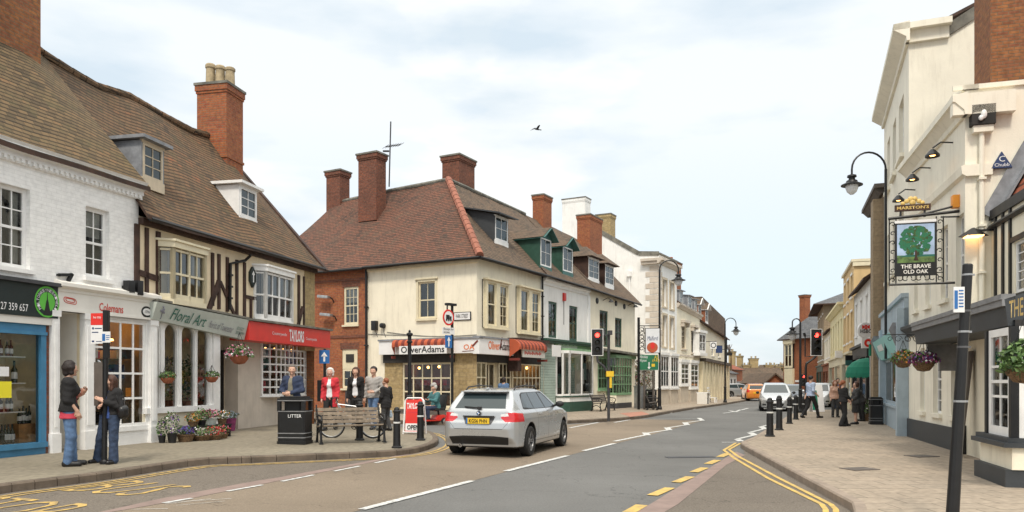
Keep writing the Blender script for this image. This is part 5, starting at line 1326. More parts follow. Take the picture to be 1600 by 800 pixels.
 d=.30; zb=f.z(757,553,d); ztt=f.z(757,528,d); x1=f.s(803,d)
 mb=MB(); mb.box((-d,-d,zb),(x1,0,ztt)); fa=mb.build('shop_fascia','sign_white',T)
 mb=MB(); mb.box((-d-.03,-d-.05,ztt),(x1,0,ztt+.07)); mb.build('fascia_capping','lead',T)
 xa=f.s(763,d); xb=f.s(797,d); zc=zb+.2
 text('Oliver',fa,(xa,-d-.006,zc),X3,Z3,(xb-xa)*.5,.36,'orange_ink',bold=.015); text('Adams',fa,(xa+(xb-xa)*.52,-d-.006,zc),X3,Z3,(xb-xa)*.48,.36,'black_ink',bold=.015)
 g=MB(); g.beam((xa+(xb-xa)*.5,-d-.01,zc+.05),(xa+(xb-xa)*.62,-d-.01,zc+.55),.06,.01,up=(0,1,0)); g.build('boot_mark','awning_dark',fa)
 # brown framed awning unit
 x0=f.s(804,.35); x2=f.s(850,.35); z0=f.z(804,580,.35); z1=f.z(804,531,.35)
 mb=MB(); mb.box((x0,-.5,z0),(x0+.35,0,z1)); mb.box((x0,-.5,z1),(x2+.3,0,z1+.1)); mb.build('awning_housing','timber_brown',T)
 awning(T,f,812,855,533,543,0,.35,.85)
 mb=MB(); z1=f.z(835,546,.7); z0=f.z(835,559,.7); mb.box((f.s(816,.7),-.72,z0),(f.s(851,.7),-.68,z1)); bo=mb.build('awning_board','sign_cream',T)
 text('TWENTY YEARS OF FITTING',bo,(f.s(819,.7),-.725,z0+.1),X3,Z3,f.s(848,.7)-f.s(819,.7),(z1-z0)*.5,'red_ink') if False else None
 g=MB()
 for k in range(14):
  x=f.s(819,.7)+k*.12
  if x<f.s(848,.7): g.box((x,-.724,z0+.12+.03*(k%2)),(x+.085,-.721,z1-.1-.03*(k%3)))
 g.build('faded_lettering','red_ink',bo)
 pipe(T,[(sB1-.02,-.1,EAV-.05),(sB1-.02,-.1,zg)],.05)
 gutter(T,[(-OV,-OV-.02,EAV-.03),(sB1,-OV-.02,EAV-.03)],.06)
 roofgrid(T,[(-OV,-OV,EAV),(sB1,-OV,EAV)],[(RD,RD,RID),(sB1,RD,RID-.02)],'tiles_brown',n=20,mrows=12,wob=.05,sag=.06,seed=31)
 roofgrid(T,[(3,8.3,EAV),(sB1,8.3,EAV)],[(RD,RD+.01,RID),(sB1,RD+.01,RID-.02)],'tiles_brown',n=6,seed=32)
 ridge_tiles(T,[(RD,RD,RID+.03),(sB1,RD,RID+.01)])
 # chimney behind the hip
 yd=4.9; a=f.s(696,-yd); b=f.s(736,-yd); zt=f.z(716,248,-yd); chimney(T,((a+b)/2,yd),abs(b-a)*.62,1.0,RID-1.8,zt,'brick_dark',cap=.07,band=False)
 p_=f.hit(783,379,-OV,EAV,SL); yd=p_.y-.05; a=f.s(774,-yd); b=f.s(793,-yd); dormer(T,a-.02,b,yd,p_.z+.05,f.z(783,339,-yd),-OV,EAV,SL,'lean','slate_paint','white_wood','tiles_brown',cols=2,rows=2,over=.3,rise=.5)
 # aerial
 mb=MB(); s_,z0=FB.px(609,282,-5.2); q0=FP;
 return T
build_corner()
def shop_terrace(name,label,s0,s1,x): pass
def build_b2():
 f=FB.sub(sB1); L=sB2-sB1; T=thing('green_trim_building','white house with dark green window frames and green gabled dormers beside the cream corner house','building',f.o,f.a)
 w1=f.rect(857,470,527,870.5); w2=f.rect(889.5,477,532,902.5); zg=f.z(846,531)
 z1=f.z(846,437)-.1
 mb=MB(); wall(mb,0,L,zg-.4,EAV,ops=[w1,w2],rev=.12); mb.build('wall','render_white',T)
 for q in (w1,w2):
  window(T,*q,y=.05,cols=2,rows=4,fm='teal_wood' if False else 'green_wood',fw=.11,curtain=.25)
 mb=MB(); cornice(mb,.15,L-.3,EAV-.38,prof=((0,0),(.06,.0),(.08,.12),(.2,.2),(.2,.3),(0,.3))); mb.build('cornice','white_wood',T)
 mb=MB(); mb.box((L-.32,-.06,2.6),(L-.05,.0,EAV-.4)); mb.build('pilaster','white_wood',T)
 mb=MB(); mb.box((0,-.35,zg-.02),(L,.0,zg+.08)); mb.box((0,-.28,zg-.12),(L,0,zg-.02)); mb.build('fascia_cornice','green_wood',T)
 zf=f.z(890,549,.1)
 mb=MB(); mb.box((f.s(868,.1),-.1,zf),(L-.1,.0,zg-.12)); fs=mb.build('shop_fascia','mint_wood',T)
 g=MB(); x=f.s(872,.1)
 for k in range(16): g.box((x+.15*k,-.104,zf+.13),(x+.15*k+.10,-.101,zf+.30+.03*(k%3)))
 g.build('faded_lettering','sign_white',fs)
 mb=MB(); mb.box((f.s(863.5,.5),-.52,f.z(866,557,.5)),(f.s(876,.5),-.46,f.z(866,539,.5))); o=mb.build('end_board','sign_white',T)
 # boarded bit
 mb=MB(); mb.box((0,-.0,-.5),(f.s(868),.12,zg-.12)); mb.build('boarded_wall','weatherboard',T)
 # projecting shop bay: side splay plus front
 d=.55; xs=[f.s(869,0),f.s(891,d),f.s(925,d)]; zb=f.z(905,618,d); zt=zf-.0
 pl=[(xs[0],0),(xs[0]+.35,-d),(xs[2],-d),(L-.02,0)]
 # keep the splay px 869-891: first facet
 pl=[(f.s(869,.0),-.0),(f.s(890,d),-d),(f.s(925.5,d),-d),(max(L-.02,f.s(925.5,d)+.1),0)]
 o=MB(); gg=MB()
 for i,(p0,p1) in enumerate(zip(pl[:-1],pl[1:])):
  p0=Vector((*p0,0));p1=Vector((*p1,0)); n=2 if i!=1 else 2
  for k in range(n+1 if i<2 else 2):
   q=p0.lerp(p1,k/n if i<2 else k); o.obox((q.x,q.y,(zb+zt)/2),(.09,.09,zt-zb))
  for z,h in ((zb+.04,.1),(zt-.06,.14)): o.beam(p0+Vector((0,0,z)),p1+Vector((0,0,z)),.08,h,up=(0,0,1))
  gg.face([(p0.x,p0.y,zb),(p1.x,p1.y,zb),(p1.x,p1.y,zt),(p0.x,p0.y,zt)])
 w_=o.build('shop_window','white_wood',T); gg.build('pane','glass_shop',w_)
 mb=MB(); P=[(p[0],p[1]) for p in pl]; mb.prism(P,zt,zt+.12); mb.build('bay_top','mint_wood',T)
 mb=MB(); mb.prism(P,.48,zb); mb.build('stall_riser','render_white',T)
 P2=[(P[0][0]-.04,0),(P[1][0]-.03,P[1][1]-.04),(P[2][0]+.03,P[2][1]-.04),(P[3][0]+.04,0)]
 mb=MB(); mb.prism(P2,-.5,.46); mb.prism(P2,zb-.07,zb+.01); mb.build('plinth','green_wood',T)
 r=MB(); r.box((P[0][0],1.6,0),(L,1.7,zt)); r.box((P[0][0],.0,zt+.13),(L,1.7,zt+.16)); r.build('shop_interior','interior_dark',w_)
 g=MB()
 for px in (897,): g.box((f.s(px-5,.0),.25,zb+.1),(f.s(px+8,.0),.3,zt-.3),0)
 for k,px in enumerate((876,913,918)): g.box((f.s(px,.2),-.05+.05*k,zb+.4+.2*k),(f.s(px+5,.2),-.03+.05*k,zb+1.1+.3*k),1+k%2)
 g.build('window_display',['weatherboard','teal_wood','sign_white'],w_)
 roofgrid(T,[(0,-OV,EAV),(L,-OV,EAV-.05)],[(0,RD,RID-.02),(L,RD,RID-.12)],'tiles_brown',n=20,mrows=12,wob=.05,sag=.06,seed=41)
 roofgrid(T,[(0,8.3,EAV),(L,8.3,EAV)],[(0,RD+.01,RID-.02),(L,RD+.01,RID-.12)],'tiles_brown',n=4,seed=42)
 ridge_tiles(T,[(0,RD,RID),(L,RD,RID-.1)])
 gutter(T,[(0,-OV-.02,EAV-.03),(L,-OV-.02,EAV-.08)],.055)
 for x0,x1,yb,yt in ((844.5,861,419,372),(879.5,894.5,427,386)):
  p_=f.hit((x0+x1)/2,yb,-OV,EAV,SL); yd=p_.y-.05; a=f.s(x0,-yd); b=f.s(x1,-yd)
  dormer(T,a,b,yd,p_.z+.05,f.z((x0+x1)/2,yt,-yd),-OV,EAV,SL,'gable','green_wood','white_wood','tiles_brown',cols=2,rows=2,over=.16,rise=.5,facem='teal_wood')
 yd=3.9; a=f.s(836,-yd); b=f.s(858,-yd); chimney(T,((a+b)/2,yd),(b-a)*.6,.7,RID-1.2,f.z(847,307,-yd),'brick_red',cap=.05,band=False)
 # red alarm box and bracket arm
 t=thing('alarm_box','small red alarm box high on the white wall between green windows','alarm box',f.w(f.s(880.5),0,f.z(880,464)),f.a)
 g=MB(); g.box((-.13,-.1,-.2),(.13,0,.2)); g.build('box_cover','red_paint',t,bevel=.02); g=MB(); g.tube([(0,-.02,-.2),(0,-.02,-1.4)],.015,seg=5); g.build('cable','plastic_grey',t)
build_b2()
def build_b3():
 f=FB.sub(sB2); L=sB3-sB2; T=thing('cream_terrace_house','cream house with dark slim windows over a pale green bow fronted shop','building',f.o,f.a)
 w1=f.rect(937,484,541,950); w2=f.rect(961,496,542,972); zg=f.z(923,546)
 ez=EAV-.05; ez1=f.z(994,474,.3)
 mb=MB(); wall(mb,0,L,zg-.2,ez,ez1,ops=[w1,w2],rev=.12); mb.build('wall','render_cream',T)
 for q in (w1,w2): window(T,*q,y=.05,cols=2,rows=4,fm='green_wood',fw=.09,curtain=.3)
 for px,py in ((932.5,470),(962,474),(975,479)):
  g=MB(); s_,z_=f.px(px,py); g.lathe([(0,-.06),(.16,-.05),(.17,0)],(s_,0,z_),seg=14,axis='y'); g.build('wall_plate','black_paint',T)
 mb=MB(); mb.beam((0,-.3,zg+.02),(L,-.3,zg-.12),.7,.12,up=(0,0,1)); mb.build('shop_canopy','lead_cap',T)
 mb=MB(); mb.box((0,-.1,zg-.36),(L,0,zg-.1)); mb.build('shop_fascia','mint_wood',T)
 # ground floor wall with window + bay
 g1=f.rect(934,563,609,953); zt=zg-.36
 mb=MB(); wall(mb,0,L,-.5,zt,ops=[(g1[0],g1[1],g1[2],zt-.02),(f.s(954),f.s(961),-.4,zt-.05)],rev=.15); mb.build('ground_floor_wall','render_cream',T)
 window(T,g1[0],g1[1],g1[2],zt-.03,y=-.02,cols=4,rows=3,fm='mint_wood',fw=.1,bar=.05,sash=False,name='shop_window',sill=(.1,.15,.08),sillm='mint_wood')
 mb=MB(); a,b=f.s(954),f.s(961); mb.box((a,.12,-.4),(b,.16,zt)); mb.build('door','dark_grey',T)
 # bay
 d=.5; a=f.s(963,d); b=f.s(986,d); zb=f.z(975,614,d); pl=[(a-.25,0),(a,-d),(b,-d),(b+.3,0)]; o=MB();gg=MB()
 for i,(p0,p1) in enumerate(zip(pl[:-1],pl[1:])):
  p0=Vector((*p0,0));p1=Vector((*p1,0)); n=6 if i==1 else 3
  for k in range(n+1): q=p0.lerp(p1,k/n); o.obox((q.x,q.y,(zb+zt)/2),(.05,.05,zt-zb))
  for j in range(5): z=zb+(zt-zb)*j/4; o.beam(p0+Vector((0,0,z)),p1+Vector((0,0,z)),.05,.06,up=(0,0,1))
  gg.face([(p0.x,p0.y,zb),(p1.x,p1.y,zb),(p1.x,p1.y,zt),(p0.x,p0.y,zt)])
 w_=o.build('bow_window','mint_wood',T); gg.build('pane','glass_shop',w_)
 mb=MB(); mb.prism(pl,zt,zt+.15); mb.prism([(p[0],p[1]*1.08) for p in pl],zb-.12,zb-.02); mb.build('bay_board','mint_wood',T)
 mb=MB(); mb.prism(pl,.25,zb-.12); mb.build('stall_riser','render_cream',T); mb=MB(); mb.prism([(p[0],p[1]*1.1) for p in pl],-.5,.25); mb.build('plinth','dark_grey',T)
 r=MB(); r.box((a-.2,.35,zb),(b+.2,.4,zt)); r.build('interior','interior_tan',w_)
 g=MB()
 for k in range(8): g.beam((a+.2+k*.28,-.2,zb+.1),(a+.35+k*.28,-.1,zb+.7),.02,.25,m=k%2)
 g.build('book_display',['sign_white','curtain'],w_)
 # roof
 sl3=(RID-.12-ez)/(RD+OV)
 roofgrid(T,[(0,-OV,ez),(L+.25,-OV,ez1)],[(0,RD,RID-.12),(FB.px(905,371,-RD)[0]-sB2,RD,RID-.3)],'tiles_brown',n=20,mrows=12,wob=.05,sag=.05,seed=51)
 roofgrid(T,[(0,8.3,EAV),(L,8.3,EAV)],[(0,RD+.01,RID-.12),(L-.4,RD+.01,RID-.3)],'tiles_brown',n=4,seed=52)
 rr=FB.px(905,371,-RD)[0]-sB2
 mb=MB(); mb.face([(L,0,-.4),(L,8,-.4),(L,8,EAV-.2),(L-.1,RD,RID-.4),(L,0,ez1)]); mb.build('gable_wall','render_cream',T)
 gutter(T,[(0,-OV-.02,ez-.04),(L+.2,-OV-.02,ez1-.04)],.055)
 for x0,x1,yb,yt in ((919.5,935.5,438,404),(945.5,958.5,447,415)):
  fr=f.s((x0+x1)/2)/L; e0=ez+(ez1-ez)*fr*.8
  p_=f.hit((x0+x1)/2,yb,-OV,e0,sl3); yd=p_.y-.05; a=f.s(x0,-yd); b=f.s(x1,-yd)
  dormer(T,a,b,yd,p_.z+.05,f.z((x0+x1)/2,yt,-yd),-OV,e0,sl3,'hip','timber_brown','white_wood','tiles_brown',cols=2,rows=3,over=.25,rise=.7)
 yd=3.3; a=f.s(905.5,-yd); b=f.s(936.5,-yd); chimney(T,((a+b)/2,yd),(b-a)*.62,.9,RID-2.2,f.z(920,339,-yd),'brick_red',cap=.05,band=False)
 for k,px in enumerate((942,981)):
  t=thing('swan_neck_lamp','black swan neck spotlight above the %s slim window of the cream terrace house'%('left' if k==0 else 'right'),'wall lamp',f.w(f.s(px),0,f.z(px,472 if k==0 else 480)),f.a)
  g=MB(); g.tube([(0,0,.1),(0,-.3,.22),(.0,-.5,.1)],.02,seg=5); g.lathe([(.05,.12),(.16,-.02),(.0,.0)],(0,-.5,0),seg=10); g.build('lamp_shade','black_metal',t)
build_b3()
def build_b4():
 s0=FB.s(1029.5); s1=FB.s(1057.5); f=FB.sub(s0); L=s1-s0
 T=thing('georgian_townhouse','tall white three storey townhouse with grey quoins and flat parapet','building',f.o,f.a)
 zc=f.z(1029,412); zp=f.z(1029,397);
 w=[f.rect(1035,436,478,1041.5),f.rect(1046.5,441,482,1052.5),f.rect(1035,492,541,1041.5),f.rect(1046.5,496,543,1052.5)]
 mb=MB(); wall(mb,0,L,-.5,zp,ops=w,rev=.25)
 # gable side facing the camera
 y1,z1=f.side(936,362,0); y2,z2=f.side(998,397,0)
 D=13
 mb.face([(0,0,-.5),(0,D,-.5),(0,D,z1-.6),(0,y1,z1),(0,y2,z2),(0,0,zp)][::-1]); mb.face([(L,0,-.5),(L,D,-.5),(L,D,z1-.6),(L,y1,z1),(L,y2,z2),(L,0,zp)])
 mb.build('wall','render_white',T)
 for q in w: window(T,*q,y=.18,cols=2,rows=4,fm='tan_wood',fw=.09);
 for q in w:
  a,b,c,d=q; mb=MB(); mb.box((a-.15,-.06,c-.12),(b+.15,.0,c)); mb.box((a-.15,-.04,c),(a,.02,d)); mb.box((b,-.04,c),(b+.15,.02,d)); mb.box((a-.15,-.05,d),(b+.15,.02,d+.16)); mb.build('window_surround','tan_wood',T)
 mb=MB(); cornice(mb,-.4,L+.1,zc,prof=((0,0),(.1,.0),(.3,.2),(.4,.2),(.4,.38),(0,.38))); mb.box((-.4,0,zc+.2),(-.001,1.2,zc+.38)); mb.box((-.3,0,zc),(-.001,1.2,zc+.2)); mb.build('cornice','plaster_grey',T)
 mb=MB();
 k=0; z=zc-.45; zq=f.z(1029,545)
 while z>zq: mb.box((-.03,-.04,z),(.0,(.95 if k%2 else .65),z+.34)) ; mb.box((0.0,-.04,z),((.65 if k%2 else .45),.0,z+.34)); z-=.40; k+=1
 mb.build('quoins','plaster_grey',T)
 mb=MB(); mb.box((-.06,-.12,zp),(L,.25,zp+.1)); mb.beam((0,0,zp+.05),(0,y2,z2+.05),.3,.1,up=(1,0,0)); mb.beam((0,y2,z2+.05),(0,y1,z1+.05),.3,.1,up=(1,0,0)); mb.build('parapet_coping','lead_cap',T)
 roofgrid(T,[(.1,.6,zp-.3),(L,.6,zp-.3)],[(.1,y1,z1-.2),(L,y1,z1-.2)],'slates',n=4,mrows=4,wob=.01)
 # chimney stacks
 ya,za=f.side(921,309,0.6); yb,_=f.side(880.5,309,.6);
 chimney(T,(.6,(ya+yb)/2),1.0,abs(yb-ya)*.88,z1-4,za,'render_white',cap=.04,band=False)
 ya,za=f.side(959,334,2.2); yb,_=f.side(931,334,2.2); chimney(T,(2.4,(ya+yb)/2),1.0,abs(yb-ya)*.8,z1-4,za,'stone_rubble',cap=.05,band=False)
 pipe(T,[(-.08,2.1,zc-.5),(-.08,2.1,0)],.06,'white_wood'); mb=MB(); mb.box((-.25,1.95,zc-.75),(-.03,2.25,zc-.4)); mb.build('rain_hopper','white_wood',T)
 # ground floor bays
 zs=f.z(1029,552); mb=MB(); mb.box((-.02,-.12,zs-.1),(L+.0,-.0,zs+.1)); mb.build('band_course','plaster_grey',T)
 for x0,x1 in ((1032.5,1045.5),(1048.5,1062.5)):
  d=.4; a=f.s(x0,d); b=f.s(x1,d); b=min(b,a+1.9); zb=f.z(x0,606,d); w_=window(T,a,b,zb,zs-.12,y=-d,cols=3,rows=2,fm='white_wood',fw=.12,bar=.07,sash=False,name='shop_bay',rm=-.04,roomd=.35)
  mb=MB(); mb.box((a-.05,-d-.06,zb-.12),(b+.05,0,zb)); mb.box((a-.05,-d-.06,zs-.12),(b+.05,0,zs+.05)); mb.box((a,-d,zb),(a+.1,0,zs-.12)); mb.box((b-.1,-d,zb),(b,0,zs-.12)); mb.build('bay_frame','white_wood',T)
  mb=MB(); mb.box((a,-d+.03,-.5),(b,0,zb-.12)); mb.build('stall_riser','render_tan',T)
 return s1
sB4=build_b4()
def build_b5():
 s0=sB4; s1=FB.s(1093.5); f=FB.sub(s0); L=s1-s0
 T=thing('cream_two_storey_house','cream two storey house with bracketed window hoods and small dormers beyond the tall townhouse','building',f.o,f.a)
 z0=f.z(1058,478); z1=f.z(1093,497); w=[f.rect(1065,505,545,1072),f.rect(1080,512,551,1086)]; zs=f.z(1060,555)
 mb=MB(); wall(mb,0,L,-.5,z0,z1,ops=w,rev=.15); mb.face([(0,0,0),(0,0,z0),(0,5,z0+3.5),(0,5,0)]); mb.face([(L,0,0),(L,9,0),(L,9,z1+.3),(L,4.2,z1+2.6),(L,0,z1)]); mb.build('wall','render_tan' if False else 'render_cream',T)
 for q in w: window(T,*q,y=.1,cols=2,rows=4,fm='tan_wood',fw=.08)
 for a,b,c,d in w: mb=MB(); mb.box((a-.2,-.35,d+.05),(b+.2,.0,d+.22)); mb.box((a-.15,-.25,d-.25),(a-.02,0,d+.05)); mb.box((b+.02,-.25,d-.25),(b+.15,0,d+.05)); mb.build('window_hood','plaster_grey',T); mb=MB(); mb.box((a-.1,-.1,c-.1),(b+.1,0,c)); mb.build('sill','plaster_grey',T)
 mb=MB(); cornice(mb,0,L,z0-.1,z1-.1,prof=((0,0),(.08,.0),(.25,.2),(.3,.2),(.3,.34),(0,.34))); mb.build('cornice','plaster_grey',T); mb=MB(); mb.box((0,-.08,zs-.05),(L,0,zs+.08)); mb.build('band_course','plaster_grey',T)
 roofgrid(T,[(0,-.3,z0+.22),(L,-.3,z1+.22)],[(0,4,z0+3.1),(L,4,z1+2.9)],'slates',n=8,mrows=6,seed=61)
 for x0,x1,yb,yt in ((1059,1064,476,456),(1072,1078,484,467),(1082.5,1086,490,475)):
  a=f.s(x0,-.5); b=max(f.s(x1,-.5),a+.7); zb=z0+.35+(z1-z0)*(a/L); dormer(T,a,b,.35,zb,zb+1.15,-.3,z0+.22+(z1-z0)*a/L,.68,'lean','lead','white_wood','slates',cols=2,rows=2,over=.08,rise=.2)
 a=f.s(1064,-2.6); b=f.s(1095,-2.6); ztp=f.z(1080,430,-2.6)
 chimney(T,(L-.9,3.4),1.5,3.8,z1,ztp,'brick_red',pots=3,potax='y',poth=.55,cap=.08,band=False,potm='terracotta')
 for x0,x1,yt,yb in ((1064.5,1076.5,566,602),(1079.5,1091.5,567,607)):
  d=.3; a=f.s(x0,d); b=f.s(x1,d); zb=f.z(x0,yb,d); zt=f.z(x0,yt,d); window(T,a,b,zb,zt,y=-d,cols=2,rows=4,fm='white_wood',fw=.14,bar=.07,sash=False,name='shop_bay',rm=-.04,roomd=.35);
  mb=MB(); mb.box((a-.05,-d-.06,zt),(b+.05,0,zt+.22)); mb.box((a,-d+.002,zb),(a+.1,0,zt)); mb.box((b-.1,-d+.002,zb),(b,0,zt)); mb.box((a-.05,-d-.04,zb-.1),(b+.05,0,zb)); mb.build('bay_frame','white_wood',T); mb=MB(); mb.box((a,-d+.03,-.5),(b,0,zb-.1)); mb.build('stall_riser','render_tan',T)
 return s1
sB5=build_b5()
def build_b6():
 s0=sB5; s1=FB.s(1133.5); f=FB.sub(s0); L=s1-s0
 T=thing('long_low_shop_house','long cream shop house with white oriel window at the far left end of the street','building',f.o,f.a)
 z0=f.z(1093,503); z1=f.z(1133,530); zs=f.z(1095,562); zs1=f.z(1133,570)
 mb=MB(); q=f.rect(1112,540,556,1116); q2=f.rect(1122,543,558,1126)
 wall(mb,0,L,-.6,z0,z1,ops=[q,q2],rev=.15); mb.face([(L,0,-1),(L,9,-1),(L,9,z1+1),(L,5,z1+2),(L,0,z1)]); mb.build('wall','render_cream',T)
 for k in (q,q2): window(T,*k,y=.1,cols=2,rows=2,fm='white_wood',fw=.08,sill=(.05,.05,.06))
 d=.5; a,b=f.s(1092,d)+.1,f.s(1103,d); zt=f.z(1097,520,d); zb=f.z(1097,551,d); w_=window(T,a,b,zb,zt,y=-d,cols=2,rows=2,fm='white_wood',fw=.18,bar=.1,name='oriel_window',rm=-.04,roomd=.45)
 mb=MB(); mb.box((a,-d,zb),(a+.15,0,zt)); mb.box((b-.15,-d,zb),(b,0,zt)); mb.box((a-.1,-d-.1,zb-.25),(b+.1,0,zb)); mb.box((a-.1,-d-.1,zt),(b+.1,0,zt+.2)); mb.build('oriel_frame','white_wood',T)
 mb=MB(); mb.beam((0,-.25,zs),(L,-.25,zs1),.5,.25,up=(0,0,1)); mb.build('shop_cornice','grey_wood',T)
 g=MB(); g2=MB()
 n=9
 for k in range(n+1):
  x=L*k/n; g.box((x-.28,-.32,-.5),(x+.28,0,zs1 if k>n/2 else zs-.15))
  if k<n: g2.box((x+.28,-.05,.5 if k%3 else -.3),(L*(k+1)/n-.28,-.0,zs-.3))
 g.build('shop_pilasters','cream_wood',T); g2.build('shop_glazing','car_glass',T)
 mb=MB(); mb.box((0,-.2,-.5),(L*.9,0,.5)); mb.build('stall_riser','render_tan',T)
 rz0=f.z(1096,470,-4.5); rz1=f.z(1133,499,-4.5)
 roofgrid(T,[(0,-.35,z0+.0),(L+.2,-.35,z1)],[(0,4.5,z0+3.0),(L+.2,4.5,z1+2.6)],'tiles_brown',n=16,mrows=8,wob=.06,seed=71)
 mb=MB(); zr=z1+2.6
 mb.face([(L,0,z1),(L,9,z1),(L,4.5,zr-.1)]); mb.build('gable_wall','stone_rubble',T)
 # rear range rising behind the front slope
 s_a=f.s(1097,-6); s_b=f.s(1133,-6)
 z_a=f.z(1099,464,-6); z_b=f.z(1133,498,-6)
 mb=MB(); mb.mesh([(s_a,6,2),(s_b,6,2),(s_b,6,z_b),(s_a,6,z_a),(s_a,9,2),(s_b,9,2),(s_b,9,z_b),(s_a,9,z_a)],[(0,1,2,3),(4,7,6,5),(3,2,6,7),(1,5,6,2),(0,3,7,4)]); mb.build('rear_range','tiles_brown',T)
 for x0,x1,yb,yt in ((1091,1096,497,486),(1102,1107,504,490)):
  a=f.s(x0,-.6); b=a+.9; zz=z0+(z1-z0)*max(0,a)/L; dormer(T,a,b,.6,zz+.75,zz+1.9,-.35,zz,.62,'gable','brick_red','white_wood','tiles_brown',over=.1,rise=.5)
 pipe(T,[(L-.1,-.12,z1),(L-.1,-.12,-.3)],.06)
build_b6()
# =============== right side: pub, its timbered wing, tall white house and the row beyond ===============
_p=G(1420,682,PAV); hx,hy=math.sin(R(16.0)),math.cos(R(16.0))
RP=Fr(_p.x,_p.y,math.atan2(-hy,-hx),.13)
_q=Vector((14.15,29.2,0))
RT=Fr.between(_q,_p,.13)           # tall white house: far end to near end
LT=(Vector((_p.x,_p.y,0))-_q).length
sP=RP.s(1508)
def build_pub():
 f=RP; T=thing('cream_pub','cream two storey pub with bold parapet cornice, shaded lamps and dark plinth','building',f.o,f.a)
 zc=f.z(1500,150); zk=f.z(1500,180); zb=f.z(1508,268); zf=f.z(1440,507)
 zt1=f.z(1500,336); zs1=f.z(1460,474)
 ops=[]
 for x0,x1 in ((1428.5,1434.5),(1446,1454),(1470,1481),(1494,1506)): ops.append((f.s(x0),f.s(x1),zs1,zt1))
 gops=[(f.s(1438),f.s(1445),f.z(1438,642),f.z(1438,560)),(f.s(1458),f.s(1471),f.z(1458,645),f.z(1458,541)),(f.s(1486),f.s(1497),f.z(1486,655),f.z(1486,536))]
 gz0=min(g[2] for g in gops); gz1=max(g[3] for g in gops); gops=[(a,b,gops[1][2],gops[1][3]) for a,b,c,d in gops]
 mb=MB(); wall(mb,0,sP,zf,zc,ops=ops,rev=.16); wall(mb,0,sP,-.4,zf,ops=gops,rev=.16)
 mb.face([(sP,0,-.4),(sP,7,-.4),(sP,7,zc),(sP,0,zc)]); mb.build('wall','render_pub',T)
 for q in ops+gops:
  window(T,*q,y=.1,cols=2,rows=4 if q in ops else 6,fm='white_wood',fw=.05,curtain=.3 if q in ops else 0,rm=0); mb=MB(); mb.box((q[0]-.08,-.08,q[2]-.1),(q[1]+.08,.0,q[2])); mb.build('sill','render_pub',T)
 mb=MB(); cornice(mb,-.0,sP+.25,zk-.18,prof=((0,0),(.06,.0),(.08,.1),(.26,.28),(.30,.28),(.30,.42),(0,.48)));
 cornice(mb,-.0,sP+.06,zc-.02,prof=((-.25,0),(.06,.0),(.06,.1),(-.25,.1)))
 mb.box((sP+.0,-.25,zc-.02),(sP+.06,7,zc+.08)); mb.box((sP,-.29,zk-.18),(sP+.22,.9,zk+.27))
 mb.build('parapet_cornice','render_pub',T)
 mb=MB(); cornice(mb,0,sP+.1,zb-.12,prof=((0,0),(.08,.05),(.10,.22),(0,.25))); mb.box((sP+.0,-.0,zb-.12),(sP+.1,.5,zb+.12)); mb.build('string_course','render_pub',T)
 mb=MB(); mb.box((-.0,-.05,-.4),(f.s(1499),.0,.52)); mb.build('plinth','slate_paint',T)
 # grey fascia cornice: shallow then deep
 zF=f.z(1415,513); x1=f.s(1462,.3)
 mb=MB(); cornice(mb,0,x1,zF-.28,prof=((0,0),(.05,.0),(.07,.08),(.22,.2),(.22,.28),(0,.30))); mb.build('fascia_cornice','slate_paint',T)
 # chimney above the side wall
 y0,z0=f.side(1543,122,sP-1.2); chz=z0
 mb=MB(); mb.box((sP-2.2,y0,zc-.3),(sP-1.0,y0+2.6,zc+5.5)); mb.build('chimney','brick_brown',T)
 roofgrid(T,[(0,1.0,zc-.3),(sP-.3,1.0,zc-.3)],[(0,5,zc+.6),(sP-.3,5,zc+.6)],'slates',n=4,mrows=3,wob=0)
 # drainpipe with hopper, on the side wall
 y,z=f.side(1530.5,208,sP); y2,z2=f.side(1531,478,sP); pipe(T,[(sP+.08,y+.02,z),(sP+.08,y+.02,2.9)],.055,'render_pub'); mb=MB(); mb.box((sP,y-.16,z-.02),(sP+.18,y+.22,z+.12)); mb.build('hopper_ledge','render_pub',T)
 # things fixed to it
 w=lambda a,b,c: f.w(a,b,c)
 t=thing('security_box','dark open alarm recess with white bird shaped cover above the pub drainpipe','alarm',w(sP,y,z+.13),f.a); g=MB(); g.box((.0,-.2,0),(.22,.25,.42)); g.build('recess','interior_dark',t); g=MB(); g.ball((.24,.02,.2),(.05,.06,.10),seg=8,rings=6); g.ball((.26,-.04,.12),(.04,.05,.06),seg=8,rings=6); g.build('cover','sign_white',t)
 y,z=f.side(1563.5,252,sP+.02); t=thing('alarm_plaque','blue triangular alarm plaque on the cream wall above the lean-to roof','alarm',w(sP+.02,y,z),f.a)
 g=MB(); P=[(-.20,-.16),(.20,-.16),(.0,.19)]; g.prism(P,0.0,.08,axis='x'); g.build('plaque','navy',t)
 text('C',t,(.085,-.055,-.03),(0,1,0),Z3,.11,.12,'white_ink'); text('Chubb',t,(.085,-.14,-.13),(0,1,0),Z3,.28,.07,'white_ink')
 for i,(px,py) in enumerate(((1480,240),(1445,278),(1421,311))):
  s_=f.s(px+9,.0); z_=f.z(px+9,py,.0); t=thing('pub_lamp','shaded lamp on the pub front, %s of the three under its cornice'%('nearest','middle','farthest')[i],'wall lamp',w(s_,0,z_),f.a,'lamps under the pub cornice')
  g=MB(); g.tube([(0,0,.25),(0,-.25,.28),(.0,-.42,.16)],.018,seg=5); g.build('arm','black_metal',t)
  g=MB(); g.lathe([(.04,.13),(.07,.10),(.155,.0),(.16,-.04),(.14,-.02),(.03,.07)],(0,-.42,0),seg=12); g.build('shade','black_metal',t)
  g=MB(); g.ball((0,-.42,.01),(.07,.07,.04),seg=8,rings=5); g.build('bulb','lamp_lit',t)
